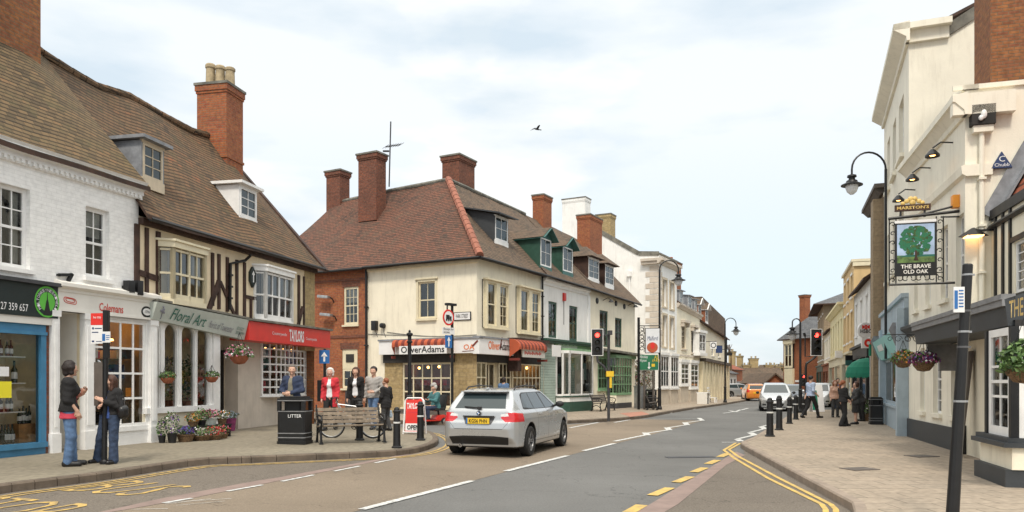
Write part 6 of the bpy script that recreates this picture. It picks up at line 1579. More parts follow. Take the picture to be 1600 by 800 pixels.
 # leaning board and door recess
 y,z=f.side(1525,600,sP+.1)
 t=thing('leaning_board','tall weathered brown board leaning against the pub wall by its doorway','board',w(f.s(1513,.12),-.10,0),f.a)
 g=MB(); g.beam((.06,-.22,-.02),(-.04,.04,2.2),.26,.05,up=(0,1,0)); g.build('board','grey_wood',t)
 mb=MB(); mb.box((sP-.15,-.12,-.4),(sP+.1,.02,.62)); mb.build('door_plinth','black_paint',T)
 # orange box
 t=thing('orange_alarm_box','orange alarm box beside the sign bracket on the pub front','alarm box',w(f.s(1498),0,f.z(1498,315)),f.a); g=MB(); g.box((-.1,-.14,-.14),(.1,0,.14)); g.build('box_cover','orange_box',t,bevel=.015)
build_pub()
def build_sign():
 f=RP; s_=f.s(1499);
 def P(px,py): y,z=f.side(px,py,s_); return (y,z)
 z0=P(1440,338)[1]; T=thing('hanging_pub_sign','hanging pub sign with painted oak tree in scrolled black iron frame on the cream pub','sign',f.w(s_,0,z0),f.a)
 L=lambda px,py: (0,P(px,py)[0],P(px,py)[1]-z0)
 g=MB(); a=L(1388,342); b=(0,.0,L(1499,330)[2]); g.tube([(0,0,b[2]),(0,a[1],a[2])],.035,seg=6); g.tube([(.0,0,b[2]+.14),(0,L(1440,338)[1],a[2]+.06)],.025,seg=6); g.tube([(0,0,b[2]-.12),(0,L(1470,338)[1],a[2]-.02)],.02,seg=6); g.build('bracket','black_metal',T)
 # frame
 x0,y0=L(1389,445)[1:]; x1,y1=L(1492,442)[1:]; tz=a[2]
 g=MB(); g.tube([(0,x0,y0),(0,x1,y0)],.028,seg=6)
 for px in (1389.5,1400,1463,1474): yy=L(px,400)[1]; g.tube([(0,yy,y0),(0,yy,tz)],.014,seg=5)
 def scroll(cy,cz,r,flip=1):
  pts=[]
  for k in range(22):
   t=k/21*3.6*math.pi/2; rr=r*(1-.75*k/21); pts.append((0,cy+flip*rr*math.cos(t),cz+rr*math.sin(t)))
  g.tube(pts,.010,seg=4)
 ya,yb,yc,yd=[L(px,400)[1] for px in (1389.5,1400,1463,1474)]
 n=7
 for k in range(n):
  z=y0+.1+(tz-y0-.15)*k/(n-1)*.94
  scroll((ya+yb)/2,z,abs(yb-ya)*.42,1 if k%2 else -1); scroll((yc+yd)/2,z,abs(yd-yc)*.42,-1 if k%2 else 1)
 for k in range(6): yy=yb+(yc-yb)*(k+.5)/6; scroll(yy,y0+.13,.12,1 if k%2 else -1)
 g.tube([(0,ya,y0+.24),(0,yd,y0+.24)],.012,seg=5)
 g.build('scrolled_frame','black_metal',T)
 # board
 p0=L(1398,432); p1=L(1463,347); ya,za=p0[1],p0[2]; yb,zb=p1[1],p1[2]
 if ya>yb: ya,yb=yb,ya
 g=MB(); g.box((-.03,ya,za),(.03,yb,zb)); B=g.build('board','black_ink',T)
 Wd=yb-ya; H=zb-za; zc=za+H*.25
 u=lambda a_,b_,o=.032: (o,ya+Wd*a_,zc+(H*.75)*b_)
 def patch(nm,pts,m,o):
  q=MB(); q.face([u(x,y,o) for x,y in pts]); return q.build(nm,m,B)
 patch('painted_sky',[(.05,.0),(.95,.0),(.95,.97),(.05,.97)],'pink_sky',.032)
 patch('painted_meadow',[(.05,.0),(.95,.0),(.95,.17),(.05,.19)],'leaf_light',.034)
 patch('painted_hedge',[(.05,.15),(.3,.2),(.95,.19),(.95,.14)],'dark_green_ink',.035)
 q=MB(); rnd=random.Random(3)
 q2=MB()
 for k in range(210):
  an=rnd.uniform(0,6.28); r=rnd.random()**.5; cx=.5+.38*r*math.cos(an); cy=.56+.36*r*math.sin(an); rr=rnd.uniform(.03,.07)
  (q if rnd.random()<.6 else q2).face([u(cx+rr*math.cos(t),cy+rr*.8*math.sin(t),.036+.004*rnd.random()) for t in [j*math.pi/3 for j in range(6)]])
 q.build('painted_crown','sign_green',B); q2.build('painted_leaves','leaf_green',B)
 patch('painted_trunk',[(.44,.05),(.57,.05),(.53,.14),(.53,.3),(.48,.3),(.48,.14)],'timber',.042)
 text('THE BRAVE',B,(.034,ya+Wd*.14,za+H*.14),(0,1,0),Z3,Wd*.72,H*.075,'sign_cream',bold=.02); text('OLD OAK',B,(.034,ya+Wd*.2,za+H*.04),(0,1,0),Z3,Wd*.6,H*.075,'sign_cream',bold=.02)
 # white cross bar above the board
 g=MB(); g.box((-.02,ya,zb+.01),(.02,yb,zb+.07)); g.build('top_rail','sign_white',T)
 # MARSTON'S header
 p0=L(1398,331); p1=L(1454,318); g=MB(); a_,b_=sorted((p0[1],p1[1])); g.box((-.03,a_,p0[2]),(.03,b_,p1[2])); hd=g.build('header_board','timber',T)
 text("MARSTON'S",hd,(.034,a_+.04,p0[2]+.035),(0,1,0),Z3,b_-a_-.08,p1[2]-p0[2]-.07,'gold',bold=.02)
 g=MB(); cy=(a_+b_)/2; zt=p1[2]
 for k,(dy,dz,r) in enumerate(((-.2,.03,.05),(-.12,.08,.055),(-.04,.13,.06),(.05,.13,.055),(.13,.07,.055),(.2,.03,.05),(0,.05,.07))): g.ball((0,cy+dy,zt+dz),(.03,r,r),seg=8,rings=5)
 g.build('gilt_crest','gold',hd)
 g=MB(); g.box((-.015,a_+.1,a[2]),(.015,a_+.14,p0[2])); g.box((-.015,b_-.14,a[2]),(.015,b_-.1,p0[2])); g.build('header_struts','black_metal',hd)
build_sign()
def build_wing():
 f=RP.sub(sP); T=thing('timbered_pub_wing','black and white timbered pub wing with tiled roof, gilt name board and boxed bay window','building',f.o,f.a)
 L=5.5; WY=.5; _e=RP.side(1551,352,sP); _r=RP.side(1600,268,sP); ez=_e[1]; rsl=(_r[1]-_e[1])/(_r[0]-_e[0]); zf=RP.z(1540,476,.85); zfb=RP.z(1540,516,.85)
 w1=(f.s(1585,-WY),f.s(1585,-WY)+.9,f.z(1592,458,-WY),f.z(1592,375,-WY))
 gd=f.s(1530)
 mb=MB(); wall(mb,0.0,L,zf,ez+.3,ops=[w1],rev=.1,y=WY); wall(mb,0,L,-.4,zf,y=0); mb.face([(L,WY,-.4),(L,8,-.4),(L,8,ez),(L,WY,ez)]); mb.face([(0,0,zf),(L,0,zf),(L,WY,zf),(0,WY,zf)]); mb.build('wall','render_cream',T)
 tb=MB()
 for px in (1547.5,1557,1568.5,1580): s_=f.s(px,-WY); tb.box((s_-.045,WY-.04,zf),(s_+.045,WY,ez+.3))
 s_=f.s(1582,-WY); tb.box((0,WY-.05,ez+.1),(L,WY,ez+.3)); tb.box((s_,WY-.04,w1[3]),(L,WY,w1[3]+.1)); tb.box((s_,WY-.042,w1[2]-.1),(L,WY,w1[2]))
 for k in range(6): x=w1[1]+.02+k*.35; tb.box((x,WY-.04,zf),(x+.1,WY,ez+.2))
 tb.build('timber_frame','black_paint',T)
 window(T,*w1,y=WY+.03,cols=2,rows=5,fm='white_wood',fw=.07,sash=False)
 # roof
 ey=_e[0]; ry=ey+4; rz_=ez+4*rsl; roofgrid(T,[(.0,ey,ez),(L,ey,ez)],[(-.0,ry,rz_),(L,ry,rz_)],'tiles_bright',n=14,mrows=10,wob=.02,seed=81)
 g=MB(); g.beam((.06,ey-.05,ez+.16),(.06,ry,rz_+.16),.03,.42,up=(0,1,0)); g.beam((.16,ey-.03,ez+.06),(.16,ry,rz_+.06),.3,.03,up=(0,1,0)); g.build('lead_flashing','lead',T)
 g=MB(); g.tube([(0,ey-.05,ez-.06),(L,ey-.05,ez-.06)],.06,seg=6); g.build('gutter','black_paint',T)
 # fascia with lead top
 x0=RP.s(1463,.3)-sP
 mb=MB(); mb.mesh([(x0,0,zfb+.02),(x0,-.3,zfb+.02),(x0+.6,-.85,zfb),(L,-.85,zfb),(L,0,zfb),(x0,0,zf+.2),(x0,-.3,zf+.0),(x0+.6,-.9,zf-.02),(L,-.9,zf-.02),(L,0,zf+.28)],[(0,1,2,3,4)[::-1],(5,6,7,8,9),(0,5,6,1)[::-1],(1,6,7,2)[::-1],(2,7,8,3)[::-1],(3,8,9,4)]); mb.build('fascia','slate_paint',T)
 mb=MB(); mb.box((x0+.55,-.95,zf-.02),(L,-.75,zf+.06)); mb.box((x0+.55,-.93,zf-.12),(L,-.8,zf-.02)); mb.box((x0+.4,-.6,zfb-.35),(x0+.55,0,zfb)); mb.box((x0+.4,-.35,zfb-.6),(x0+.55,0,zfb-.35)); mb.build('fascia_moulding','mid_grey',T)
 a=f.s(1578,.9); h=RP.z(1590,476,.9)-RP.z(1590,505,.9); zt=RP.z(1590,503,.9)
 text('THE BRAVE OLD OAK',T,(a,-.905,zfb+.09),X3,Z3,3.1,.26,'gold',bold=.01)
 # boxed bay below
 d=.85; a=f.s(1542,d); b=f.s(1582,d); zs=f.z(1565,690,d); zr=f.z(1552,716,d)
 bx0=f.s(1534,d); bx1=f.s(1583,d)
 mb=MB(); mb.box((bx0,-d-.02,zs-.38),(bx1+.02,0,zs-.05)); mb.build('stall_riser','render_cream',T)
 mb=MB(); mb.box((bx0-.05,-d-.1,-.4),(bx1-.0,0,zs-.38)); mb.box((bx0-.08,-d-.14,zs-.05),(bx1+.08,0,zs+.02)); mb.box((bx0-.04,-d-.08,zs+.02),(bx1+.04,-.0,zs+.09)); mb.build('bay_plinth','slate_paint',T)
 zt=zfb-.02; mb=MB()
 for x in (a-.02,bx1-.1): mb=MB(); mb.box((x,-d-.03,zs+.09),(x+.1,-d+.08,zt)); mb.build('bay_post','black_paint',T)
 mb=MB(); mb.box((bx1-.1,-.12,zs+.09),(bx1,-.0,zt)); mb.build('bay_post','black_paint',T)
 window(T,a+.09,bx1-.11,zs+.09,zt,y=-d,cols=2,rows=3,fm='white_wood',fw=.12,bar=.04,name='bay_window',rm=0,gm='glass_shop',roomd=.7)
 # near side of the bay, facing down the street
 tmp=thing('tmp','t','t',f.w(bx1,-d,0),f.a+R(90)); window(tmp,.06,d-.12,zs+.09,zt,y=.0,cols=1,rows=3,fm='white_wood',fw=.1,bar=.04,name='bay_side_window',room=False,gm='glass_shop'); adopt(tmp,T)
 mb=MB(); mb.box((bx0,-.02,zs+.05),(bx1-.02,.0,zt)); mb.build('bay_back','interior_dark',T)
 t=thing('shaded_wall_lamp','black pyramid shaded lamp glowing orange under the tiled eave','wall lamp',f.w(.15,.12,RP.side(1546,368,sP+.15)[1]),f.a)
 g=MB(); g.lathe([(.03,.18),(.30,0),(.28,0),(.02,.15)],seg=4); g.box((-.02,.0,.1),(.02,.45,.14)); g.build('shade','black_metal',t); g=MB(); g.box((-.16,-.16,-.02),(.16,.16,.005)); g.build('bulb','lamp_lit_soft',t)
build_wing()
def build_tall():
 f=RT; T=thing('tall_white_house','tall white rendered house with sloping gable above a pale blue shop front','building',f.o,f.a); L=LT
 zc=f.z(1408,92,0); zp=EYE+540/F*f.w(L,0,0).y-.13
 ops=[]
 for x0,x1 in ((1386.5,1390.5),(1395,1400),(1404.5,1412)):
  ops.append((f.s(x0),f.s(x1),f.z(1405,256),f.z(1405,167))); ops.append((f.s(x0),f.s(x1),f.z(1405,418),f.z(1405,335)))
 mb=MB(); wall(mb,0,L,f.z(1400,475),zp,ops=ops,rev=.18)
 pts=[(0,EYE+(596-56)/F*(f.w(L,0,0).y)-.13)]+[f.side(px,py,L) for px,py in ((1478,52),(1540,12))]; p3=pts[2]; sl=(p3[1]-pts[1][1])/(p3[0]-pts[1][0])
 zz=pts[0][1]
 prof=[(0,-.4),(9,-.4),(9,p3[1]+sl*(7-p3[0])-1.5),(7,p3[1]+sl*(7-p3[0])),(pts[1][0],pts[1][1]),(0,zz)]
 mb.face([(L,y,z) for y,z in prof]); mb.face([(0,y,z) for y,z in prof][::-1]); mb.build('wall','render_pub',T)
 mb=MB(); mb.beam((L,-.05,zz+.05),(L,pts[1][0],pts[1][1]+.05),.3,.12,up=(1,0,0)); mb.beam((L,pts[1][0],pts[1][1]+.05),(L,7,prof[3][1]+.05),.3,.12,up=(1,0,0)); mb.box((0,-.06,zp),(L,.25,zp+.1)); mb.build('coping','lead_cap',T)
 mb=MB(); cornice(mb,-.1,L+.3,zc-.35,prof=((0,0),(.08,.0),(.1,.12),(.42,.34),(.42,.5),(0,.55))); mb.box((L+.001,-.42,zc-.02),(L+.3,1.05,zc+.15)); mb.box((L+.001,-.1,zc-.35),(L+.12,1.0,zc-.02)); mb.build('cornice','render_pub',T)
 for q in ops:
  window(T,*q,y=.12,cols=2,rows=4,fm='white_wood',fw=.05); mb=MB(); mb.box((q[0]-.1,-.12,q[2]-.12),(q[1]+.1,.0,q[2])); mb.build('sill','render_pub',T)
 # shopfront
 z1=f.z(1419,465); d=.25
 mb=MB(); mb.box((.05,-.12,f.z(1400,520)),(L-.02,.0,z1)); mb.box((.05,-.2,z1),(L-.0,0,z1+.12)); mb.box((L-.45,-.30,-.4),(L-.02,0,z1-.3)); mb.box((.05,-.2,-.4),(.7,0,z1-.5)); mb.build('shop_surround','pale_blue',T)
 zb=f.z(1412,548,.4); zt=f.z(1412,506,.4)
 mb=MB(); mb.mesh([(.2,-.16,zb),(L-.5,-.16,zb),(L-.5,-.42,zt),(.2,-.42,zt),(.2,0,zb),(L-.5,0,zb),(L-.5,0,zt),(.2,0,zt)],[(0,1,2,3),(0,3,7,4),(1,5,6,2),(3,2,6,7),(0,4,5,1)]); sg=mb.build('shop_sign','aqua',T)
 text('florists',sg,(1.6,-.50,zb+.35),X3,Vector((0,-.35,zt-zb)).normalized(),1.9,.28,'sign_white',dep=.01) if False else None
 g=MB(); yd=Vector((0,-.26,zt-zb)).normalized();
 for k in range(7):
  o=Vector((1.6+.28*k,-.16,zb))+yd*.3+Vector((0,-.015,0)); g.obox(o+yd*.12,(.17,.01,.22),rx=math.atan2(.26,zt-zb))
 g.build('white_lettering','sign_white',sg)
 mb=MB();
 for x in (.05,L-.5): mb=MB(); mb.prism([(0,zb-.25),(-.2,zb),(-.48,zt+.05),(-.38,zt+.25),(0,zt+.25)],x,x+.16,axis='x'); mb.build('sign_bracket','mid_grey',T)
 a,b=f.s(1393,.0),f.s(1414,.0); zs=f.z(1405,636)
 mb=MB(); mb.box((.7,-.05,-.4),(L-.45,.1,zs)); mb.box((.7,-.1,zs-.06),(L-.45,.1,zs+.02)); mb.build('stall_riser','pale_blue',T)
 window(T,.7,L-.46,zs+.02,zb+.0,y=-.02,cols=3,rows=1,fm='pale_blue',fw=.1,bar=.08,sash=False,name='shop_window',gm='glass_shop',roomd=1.5,roomm='interior_tan')
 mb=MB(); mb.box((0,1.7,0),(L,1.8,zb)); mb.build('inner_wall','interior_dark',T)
 roofgrid(T,[(.1,.5,zc+.1),(L-.1,.5,zc+.1)],[(.1,7,prof[3][1]-.4),(L-.1,7,prof[3][1]-.4)],'slates',n=4,mrows=4,wob=0)
build_tall()
# ---- the row beyond: a line running away with heading about 19 degrees
_n=Vector((14.15,29.2,0)); _hd=R(19.2)
def RY(Y): return Vector((_n.x+(Y-_n.y)*math.tan(_hd),Y,0))
def row(name,label,Y0,Y1,ez,mat,roof=None,rz=None,depth=9,wins=(),fm='white_wood',cor=None,par=0,ground=None,chim=(),hip=False,cat='building',over=.3):
 """one building of the right hand row from Y0 (near) to Y1 (far)"""
 a=RY(Y1);b=RY(Y0); f=Fr.between(a,b,gz(a.x,a.y)+.13); L=(b-a).length; T=thing(name,label,cat,f.o,f.a)
 ops=[]
 for zlo,zhi,n,w_ in wins:
  for k in range(n): c=L*(k+.5)/n; ops.append((c-w_/2,c+w_/2,zlo,zhi))
 mb=MB(); wall(mb,0,L,-.5,ez+par,ops=ops,rev=.15); rzz=rz or ez
 for x in (0,L):
  mb.face([(x,0,-.5),(x,depth,-.5),(x,depth,ez+par),(x,depth/2,(rzz-.1) if (rz and not hip) else ez+par),(x,0,ez+par)])
 mb.build('wall',mat,T)
 for q in ops:
  window(T,*q,y=.08,cols=2,rows=4,fm=fm,fw=.09); mb=MB(); mb.box((q[0]-.1,-.08,q[2]-.1),(q[1]+.1,0,q[2])); mb.build('sill',cor or fm,T); mb=MB(); mb.box((q[0]-.1,-.04,q[3]),(q[1]+.1,.0,q[3]+.12)); mb.build('lintel',cor or fm,T)
 if cor: mb=MB(); cornice(mb,-.1,L+.1,ez+par-.35,prof=((0,0),(.1,.0),(.3,.2),(.35,.2),(.35,.35),(0,.35))); mb.box((L+.0,-.35,ez+par-.15),(L+.3,depth,ez+par)); mb.build('cornice',cor,T)
 if roof:
  h0=depth/2*.9 if hip else -over
  roofgrid(T,[(-over,-over,ez),(L+over,-over,ez)],[(h0 if hip else -over,depth/2,rz),(L-h0 if hip else L+over,depth/2,rz)],roof,n=8,mrows=6,wob=.02)
  roofgrid(T,[(L+over,depth+over,ez),(-over,depth+over,ez)],[(L-h0 if hip else L+over,depth/2+.01,rz),(h0 if hip else -over,depth/2+.01,rz)],roof,n=6,mrows=4,wob=.02)
  if hip:
   roofgrid(T,[(L+over,-over,ez),(L+over,depth+over,ez)],[(L-h0,depth/2,rz),(L-h0,depth/2+.02,rz)],roof,n=6,mrows=6,wob=.01)
   roofgrid(T,[(-over,depth+over,ez),(-over,-over,ez)],[(h0,depth/2+.02,rz),(h0,depth/2,rz)],roof,n=6,mrows=6,wob=.01)
 if ground:
  gm_,gh,cm=ground
  mb=MB(); mb.box((.1,-.12,gh-.5),(L-.1,.0,gh)); mb.box((.05,-.25,gh),(L-.05,0,gh+.12)); mb.box((.1,-.14,-.5),(.5,0,gh-.5)); mb.box((L-.5,-.14,-.5),(L-.1,0,gh-.5)); mb.box((L/2-.2,-.1,-.5),(L/2+.2,0,gh-.5)); mb.box((.5,-.08,-.5),(L-.5,0,.5)); mb.build('shopfront',gm_,T)
  mb=MB(); mb.box((.5,-.03,.5),(L-.5,.0,gh-.5)); mb.build('shop_glazing','car_glass',T)
 for (cs,cy,cw,cd,ch) in chim: chimney(T,(L*cs,cy),cw,cd,ez,ch,'brick_red',cap=.06,band=False)
 return T,f,L
TS,fS,LS=row('brown_stone_house','dark brown stone fronted house with heavy overhanging cornice beyond the tall white house',29.4,33.6,8.7,'stone_ashlar',cor='grey_wood',par=.4,wins=((1,2.8,1,1.2),(4,5.8,2,.9),(6.6,8,2,.9)))
mb=MB(); mb.box((LS-.9,-.35,-.4),(LS-.1,0,8.6)); mb.build('corner_pier','stone_ashlar',TS)
TH,fH,LH=row('white_bank_building','white bank building with dark sloping eaves and round hanging sign',33.8,40.8,6.1,'render_white',roof='slates',rz=8.2,wins=((3.9,5.5,3,.9),),ground=('black_paint',3.2,1),fm='white_wood',depth=6)
TO,fO,LO=row('ochre_house','ochre rendered flat topped house rising behind the white bank building',41.2,47.8,8.0,'render_ochre',par=.1,cor=None,wins=((3.8,5.4,3,.9),(6.2,7.4,3,.9)),ground=('cream_wood',3.1,1))
mb=MB(); mb.box((LO+.001,-.05,7.75),(LO+.12,9,7.95)); mb.box((-.05,-.12,7.98),(LO+.12,9,8.12)); mb.build('parapet_band','cream_wood',TO)
TY,fY,LY=row('pale_yellow_house','pale yellow house with parapet and white framed windows on the far right side',48.2,60,6.45,'render_yellow',cor='render_yellow',par=.1,wins=((3.7,5.6,5,1.0),),ground=('cream_wood',3.1,1))
TC,fC,LC=row('low_cream_shop','low cream shop with grey slate roof between the yellow house and the stone corner house',60.2,68.5,5.6,'render_cream',roof='slates',rz=7.4,wins=((3.5,5,4,.9),),ground=('brick_red',2.9,1),depth=6)
TQ,fQ,LQ=row('stone_corner_house','stone corner house with hipped slate roof and deep eaves, far right','68.8' and 69.0,80,8.5,'stone_ashlar',roof='slates',rz=11.3,hip=True,over=.9,wins=((3.6,5.4,4,.9),(6.2,7.7,4,.9)),ground=('green_wood',3.0,1),chim=((.75,4.0,1.3,.9,12.2),),depth=11)
# brick building with slate hipped roof closing the view
a=W(1224,0,88);b=W(1290,0,82)
f=Fr.between((a.x,a.y),(b.x,b.y),gz(a.x,a.y)); L=(b-a).to_2d().length
T=thing('orange_brick_house','orange brick house with slate hipped roof and corner bay closing the street on the right','building',f.o,f.a)
ez=f.z(1224,531); mb=MB(); wall(mb,0,L,-1,ez); mb.face([(0,0,-1),(0,8,-1),(0,8,ez),(0,0,ez)]); mb.build('wall','brick_red',T)
roofgrid(T,[(-.5,-.5,ez),(L+.5,-.5,ez)],[(3.0,4,ez+4.3),(L,4,ez+4.5)],'slates',n=8,mrows=6)
roofgrid(T,[(-.5,8.5,ez),(-.5,-.5,ez)],[(3.0,4.01,ez+4.3),(3.0,4,ez+4.3)],'slates',n=6,mrows=6)
p=f.z(1258,461,-3.5); chimney(T,(f.s(1257.5,-3.5),3.5),.9,.8,ez+1.5,p,'brick_red',cap=.08,band=False)
for x0,x1 in ((1225,1238),):
 a_,b_=f.s(x0,.3),f.s(x1,.3); window(T,a_,b_,f.z(1230,575),f.z(1230,537),y=-.3,cols=2,rows=2,fm='cream_wood',fw=.2,bar=.15,name='corner_bay',rm=-.04,roomd=.3); mb=MB(); mb.box((a_-.1,-.4,ez-.5),(b_+.1,0,ez-.1)); mb.build('bay_head','cream_wood',T); mb=MB(); mb.box((a_,-.28,-1),(b_,0,f.z(1230,576))); mb.build('bay_base','cream_wood',T)
mb=MB(); mb.box((f.s(1243),-.04,f.z(1243,597)),(f.s(1254),0,f.z(1243,594))); mb.build('name_board','sign_white',T)
# ---------- far rooftops at the bottom of the hill
def far_house(name,label,px0,px1,Y,ze,zr,wallm,roofm,depth=8,chims=(),wins=0,skew=0,gable_on=False,cap='stone_rubble'):
 a=W(px0,0,Y);b=W(px1,0,Y+skew); f=Fr.between((a.x,a.y),(b.x,b.y),gz(a.x,a.y)); L=(b-a).to_2d().length; T=thing(name,label,'building',f.o,f.a)
 ze_=f.z(px0,ze); zr_=f.z(px0,zr,-depth/2 if not gable_on else 0)
 if gable_on:
  mb=MB(); mb.face([(0,0,-3),(L,0,-3),(L,0,ze_),(L/2,0,zr_),(0,0,ze_)]); mb.face([(0,0,-3),(0,0,ze_),(0,depth,ze_),(0,depth,-3)]); mb.face([(L,0,-3),(L,depth,-3),(L,depth,ze_),(L,0,ze_)]); mb.build('wall',wallm,T)
  mb=MB();
  for s_ in (0,L):
   e_=-.3 if s_==0 else L+.3; q=[(e_,-.3,ze_-.15),(L/2,-.3,zr_+.05),(L/2,depth,zr_+.05),(e_,depth,ze_-.15)]; mb.face(q if s_ else q[::-1]); mb.face([(k[0],k[1],k[2]-.2) for k in q])
   mb.face([q[0],q[1],(q[1][0],q[1][1],q[1][2]-.2),(q[0][0],q[0][1],q[0][2]-.2)])
  mb.build('roof',roofm,T)
 else:
  ops=[]
  if wins:
   for k in range(wins): c=L*(k+.5)/wins; ops.append((c-.45,c+.45,ze_-1.9,ze_-.6))
  mb=MB(); wall(mb,0,L,-4,ze_,ops=ops,rev=.1)
  for x in (0,L): mb.face([(x,0,-4),(x,depth,-4),(x,depth,ze_),(x,depth/2,zr_-.1),(x,0,ze_)])
  mb.build('wall',wallm,T)
  for q in ops: window(T,*q,y=.03,fm='black_paint' if wallm=='render_white' else 'white_wood',cols=2,rows=2,fw=.12,rm=.0,roomd=.4)
  roofgrid(T,[(-.3,-.3,ze_),(L+.3,-.3,ze_)],[(-.3,depth/2,zr_),(L+.3,depth/2,zr_)],roofm,n=8,mrows=5,wob=.03)
 for px,zt,w_ in chims:
  s_=f.s(px,-depth/2); chimney(T,(s_,depth/2-.1),w_,.9,ze_,f.z(px,zt,-depth/2),'brick_dark' if cap=='b' else cap,cap=.08,band=False,pots=2,poth=.4)
 return T
far_house('white_cottage','white cottage with dark window frames at the far left where the street bends',1134,1151,82,583,570,'render_white','slates',depth=7,wins=3,skew=7)
far_house('red_gabled_house','red brick house with orange roof behind the white cottage',1139,1160,105,577,559,'brick_red','tiles_bright',depth=9,skew=8,chims=((1143,549,1.4),(1155,556,1.2)))
far_house('long_brown_terrace','long dark brick terrace with brown roof across the end of the street',1158,1232,125,598,572,'brick_dark','tiles_brown',depth=11,chims=((1166,570,1.3),(1177,560,1.4),(1200,570,1.2),(1216,572,1.2),(1224,571,1.1)),cap='stone_rubble')
far_house('grey_roofed_shed','low building with grey slate roof in front of the brown terrace',1158,1200,104,606,596,'brick_red','slates',depth=7)
far_house('brick_gable_house','orange brick gable end behind the parked cars',1196,1226,94,597,583,'brick_red','tiles_brown',depth=10,gable_on=True)
far_house('rear_brick_terrace','far brick terrace with a row of chimneys behind the brown terrace',1202,1236,140,588,570,'brick_red','tiles_brown',depth=10,chims=((1207,570,1.2),(1222,569,1.2)))
# =============== street furniture ===============
ORD=['nearest','second','third','fourth','fifth','sixth','seventh','eighth']
def ftext(*a,**k): return text(*a,**k)
def litter_bin(loc,rz,label,w_=.66,d_=.5,h=1.1,word=True):
 t=thing('litter_bin',label,'litter bin',loc,rz); g=MB(); c=.04
 P=lambda e:[(-w_/2-e+c,-d_/2-e),(w_/2+e-c,-d_/2-e),(w_/2+e,-d_/2-e+c),(w_/2+e,d_/2+e-c),(w_/2+e-c,d_/2+e),(-w_/2-e+c,d_/2+e),(-w_/2-e,d_/2+e-c),(-w_/2-e,-d_/2-e+c)]
 g.prism(P(0),.05,h*.70); g.prism(P(.015),0,.07)
 g.build('body','black_paint',t)
 g=MB()
 for x in (-w_/2+.04,w_/2-.04):
  for y in (-d_/2+.04,d_/2-.04): g.box((x-.04,y-.04,h*.70),(x+.04,y+.04,h*.9))
 g.prism([(p[0]*.55,p[1]*.5) for p in P(0)],h*.55,h*.9)
 g.build('canopy_posts','black_paint',t)
 g=MB(); g.prism(P(.01),h*.9,h*.96); g.prism([(p[0]*.88,p[1]*.85) for p in P(0)],h*.96,h); g.build('lid','black_paint',t)
 g=MB();
 for z in (h*.13,h*.22,h*.68,h*.905): g=MB(); g.prism(P(.013),z,z+.022); g.build('band','mid_grey',t)
 if word: text('LITTER',t,(-.06,-d_/2-.006,h*.56),X3,Z3,.32,.075,'gold' if False else 'white_ink')
 return t
p=G(461,693,PAV); litter_bin(p,-.12,'black square litter bin lettered LITTER beside the wooden bench',word=True)
p=G(858,637,PAV); litter_bin(p,FB.a,'black litter bin against the pale green boards beside the corner shop',w_=.6,h=1.05,word=False)
p=G(1017,638,PAV); litter_bin(p,FB.a,'black litter bin beside the grey cabinet at the townhouse',w_=.6,h=1.1,word=False)
p=G(1368.5,663,PAV); litter_bin(p,RP.a,'black litter bin by the brown stone pier on the right pavement',w_=.42,d_=.42,h=1.0,word=False)
# ---- bench
def bench(loc,rz,label,L=1.9,mat='bench_wood'):
 t=thing('park_bench',label,'bench',loc,rz)
 g=MB()
 for k in range(4): z=.50+.095*k; y=.44+.045*k; g.obox((L/2,y,z),(L,.03,.078),rx=-.25)
 g.build('backrest',mat,t)
 g=MB()
 for k in range(4): g.obox((L/2,.03+.11*k,.43-.012*k),(L,.09,.03),rx=-.08)
 g.build('seat',mat,t)
 for x in (.04,L-.04):
  g=MB()
  g.tube([(x,-.02,0),(x,.0,.16),(x,.03,.32),(x,-.02,.43)],[.035,.028,.03,.03],seg=6); g.tube([(x,.52,0),(x,.46,.18),(x,.42,.36),(x,.44,.5),(x,.60,.9)],[.035,.028,.03,.025,.02],seg=6)
  g.tube([(x,.0,.16),(x,.12,.27),(x,.24,.31),(x,.36,.27),(x,.46,.18)],.022,seg=6)
  g.tube([(x,-.02,.43),(x,.44,.38)],.025,seg=6); g.tube([(x,-.03,.43),(x,-.08,.55),(x,-.05,.64),(x,.1,.66),(x,.35,.66),(x,.5,.64)],.025,seg=6)
  for k in range(3):
   cx,cz=.1+.12*k,.53; g.tube([(x,cx+.045*math.cos(a),cz+.045*math.sin(a)) for a in [j*math.pi/4 for j in range(8)]],.010,seg=4,closed=True)
  g.box((x-.04,-.08,0),(x+.04,.06,.025)); g.box((x-.04,.45,0),(x+.04,.6,.025)); g.build('end_frame','black_metal',t)
 return t
a=G(499,694.5,PAV); b=G(603,692.5,PAV); rz=math.atan2(b.y-a.y,b.x-a.x)
bench(a,rz,'weathered wooden bench with black scrolled iron ends on the left pavement',L=(b-a).length)
def slat_seat(px,py,rz,label,L=1.4):
 p=G(px,py,PAV); bench(p,rz,label,L,'grey_wood')
slat_seat(1026,641,FB.a+.3,'dark wooden garden seat outside the townhouse bay window',1.3)
slat_seat(938,643,FB.a,'dark slatted seat under the bow fronted shop window',2.0)
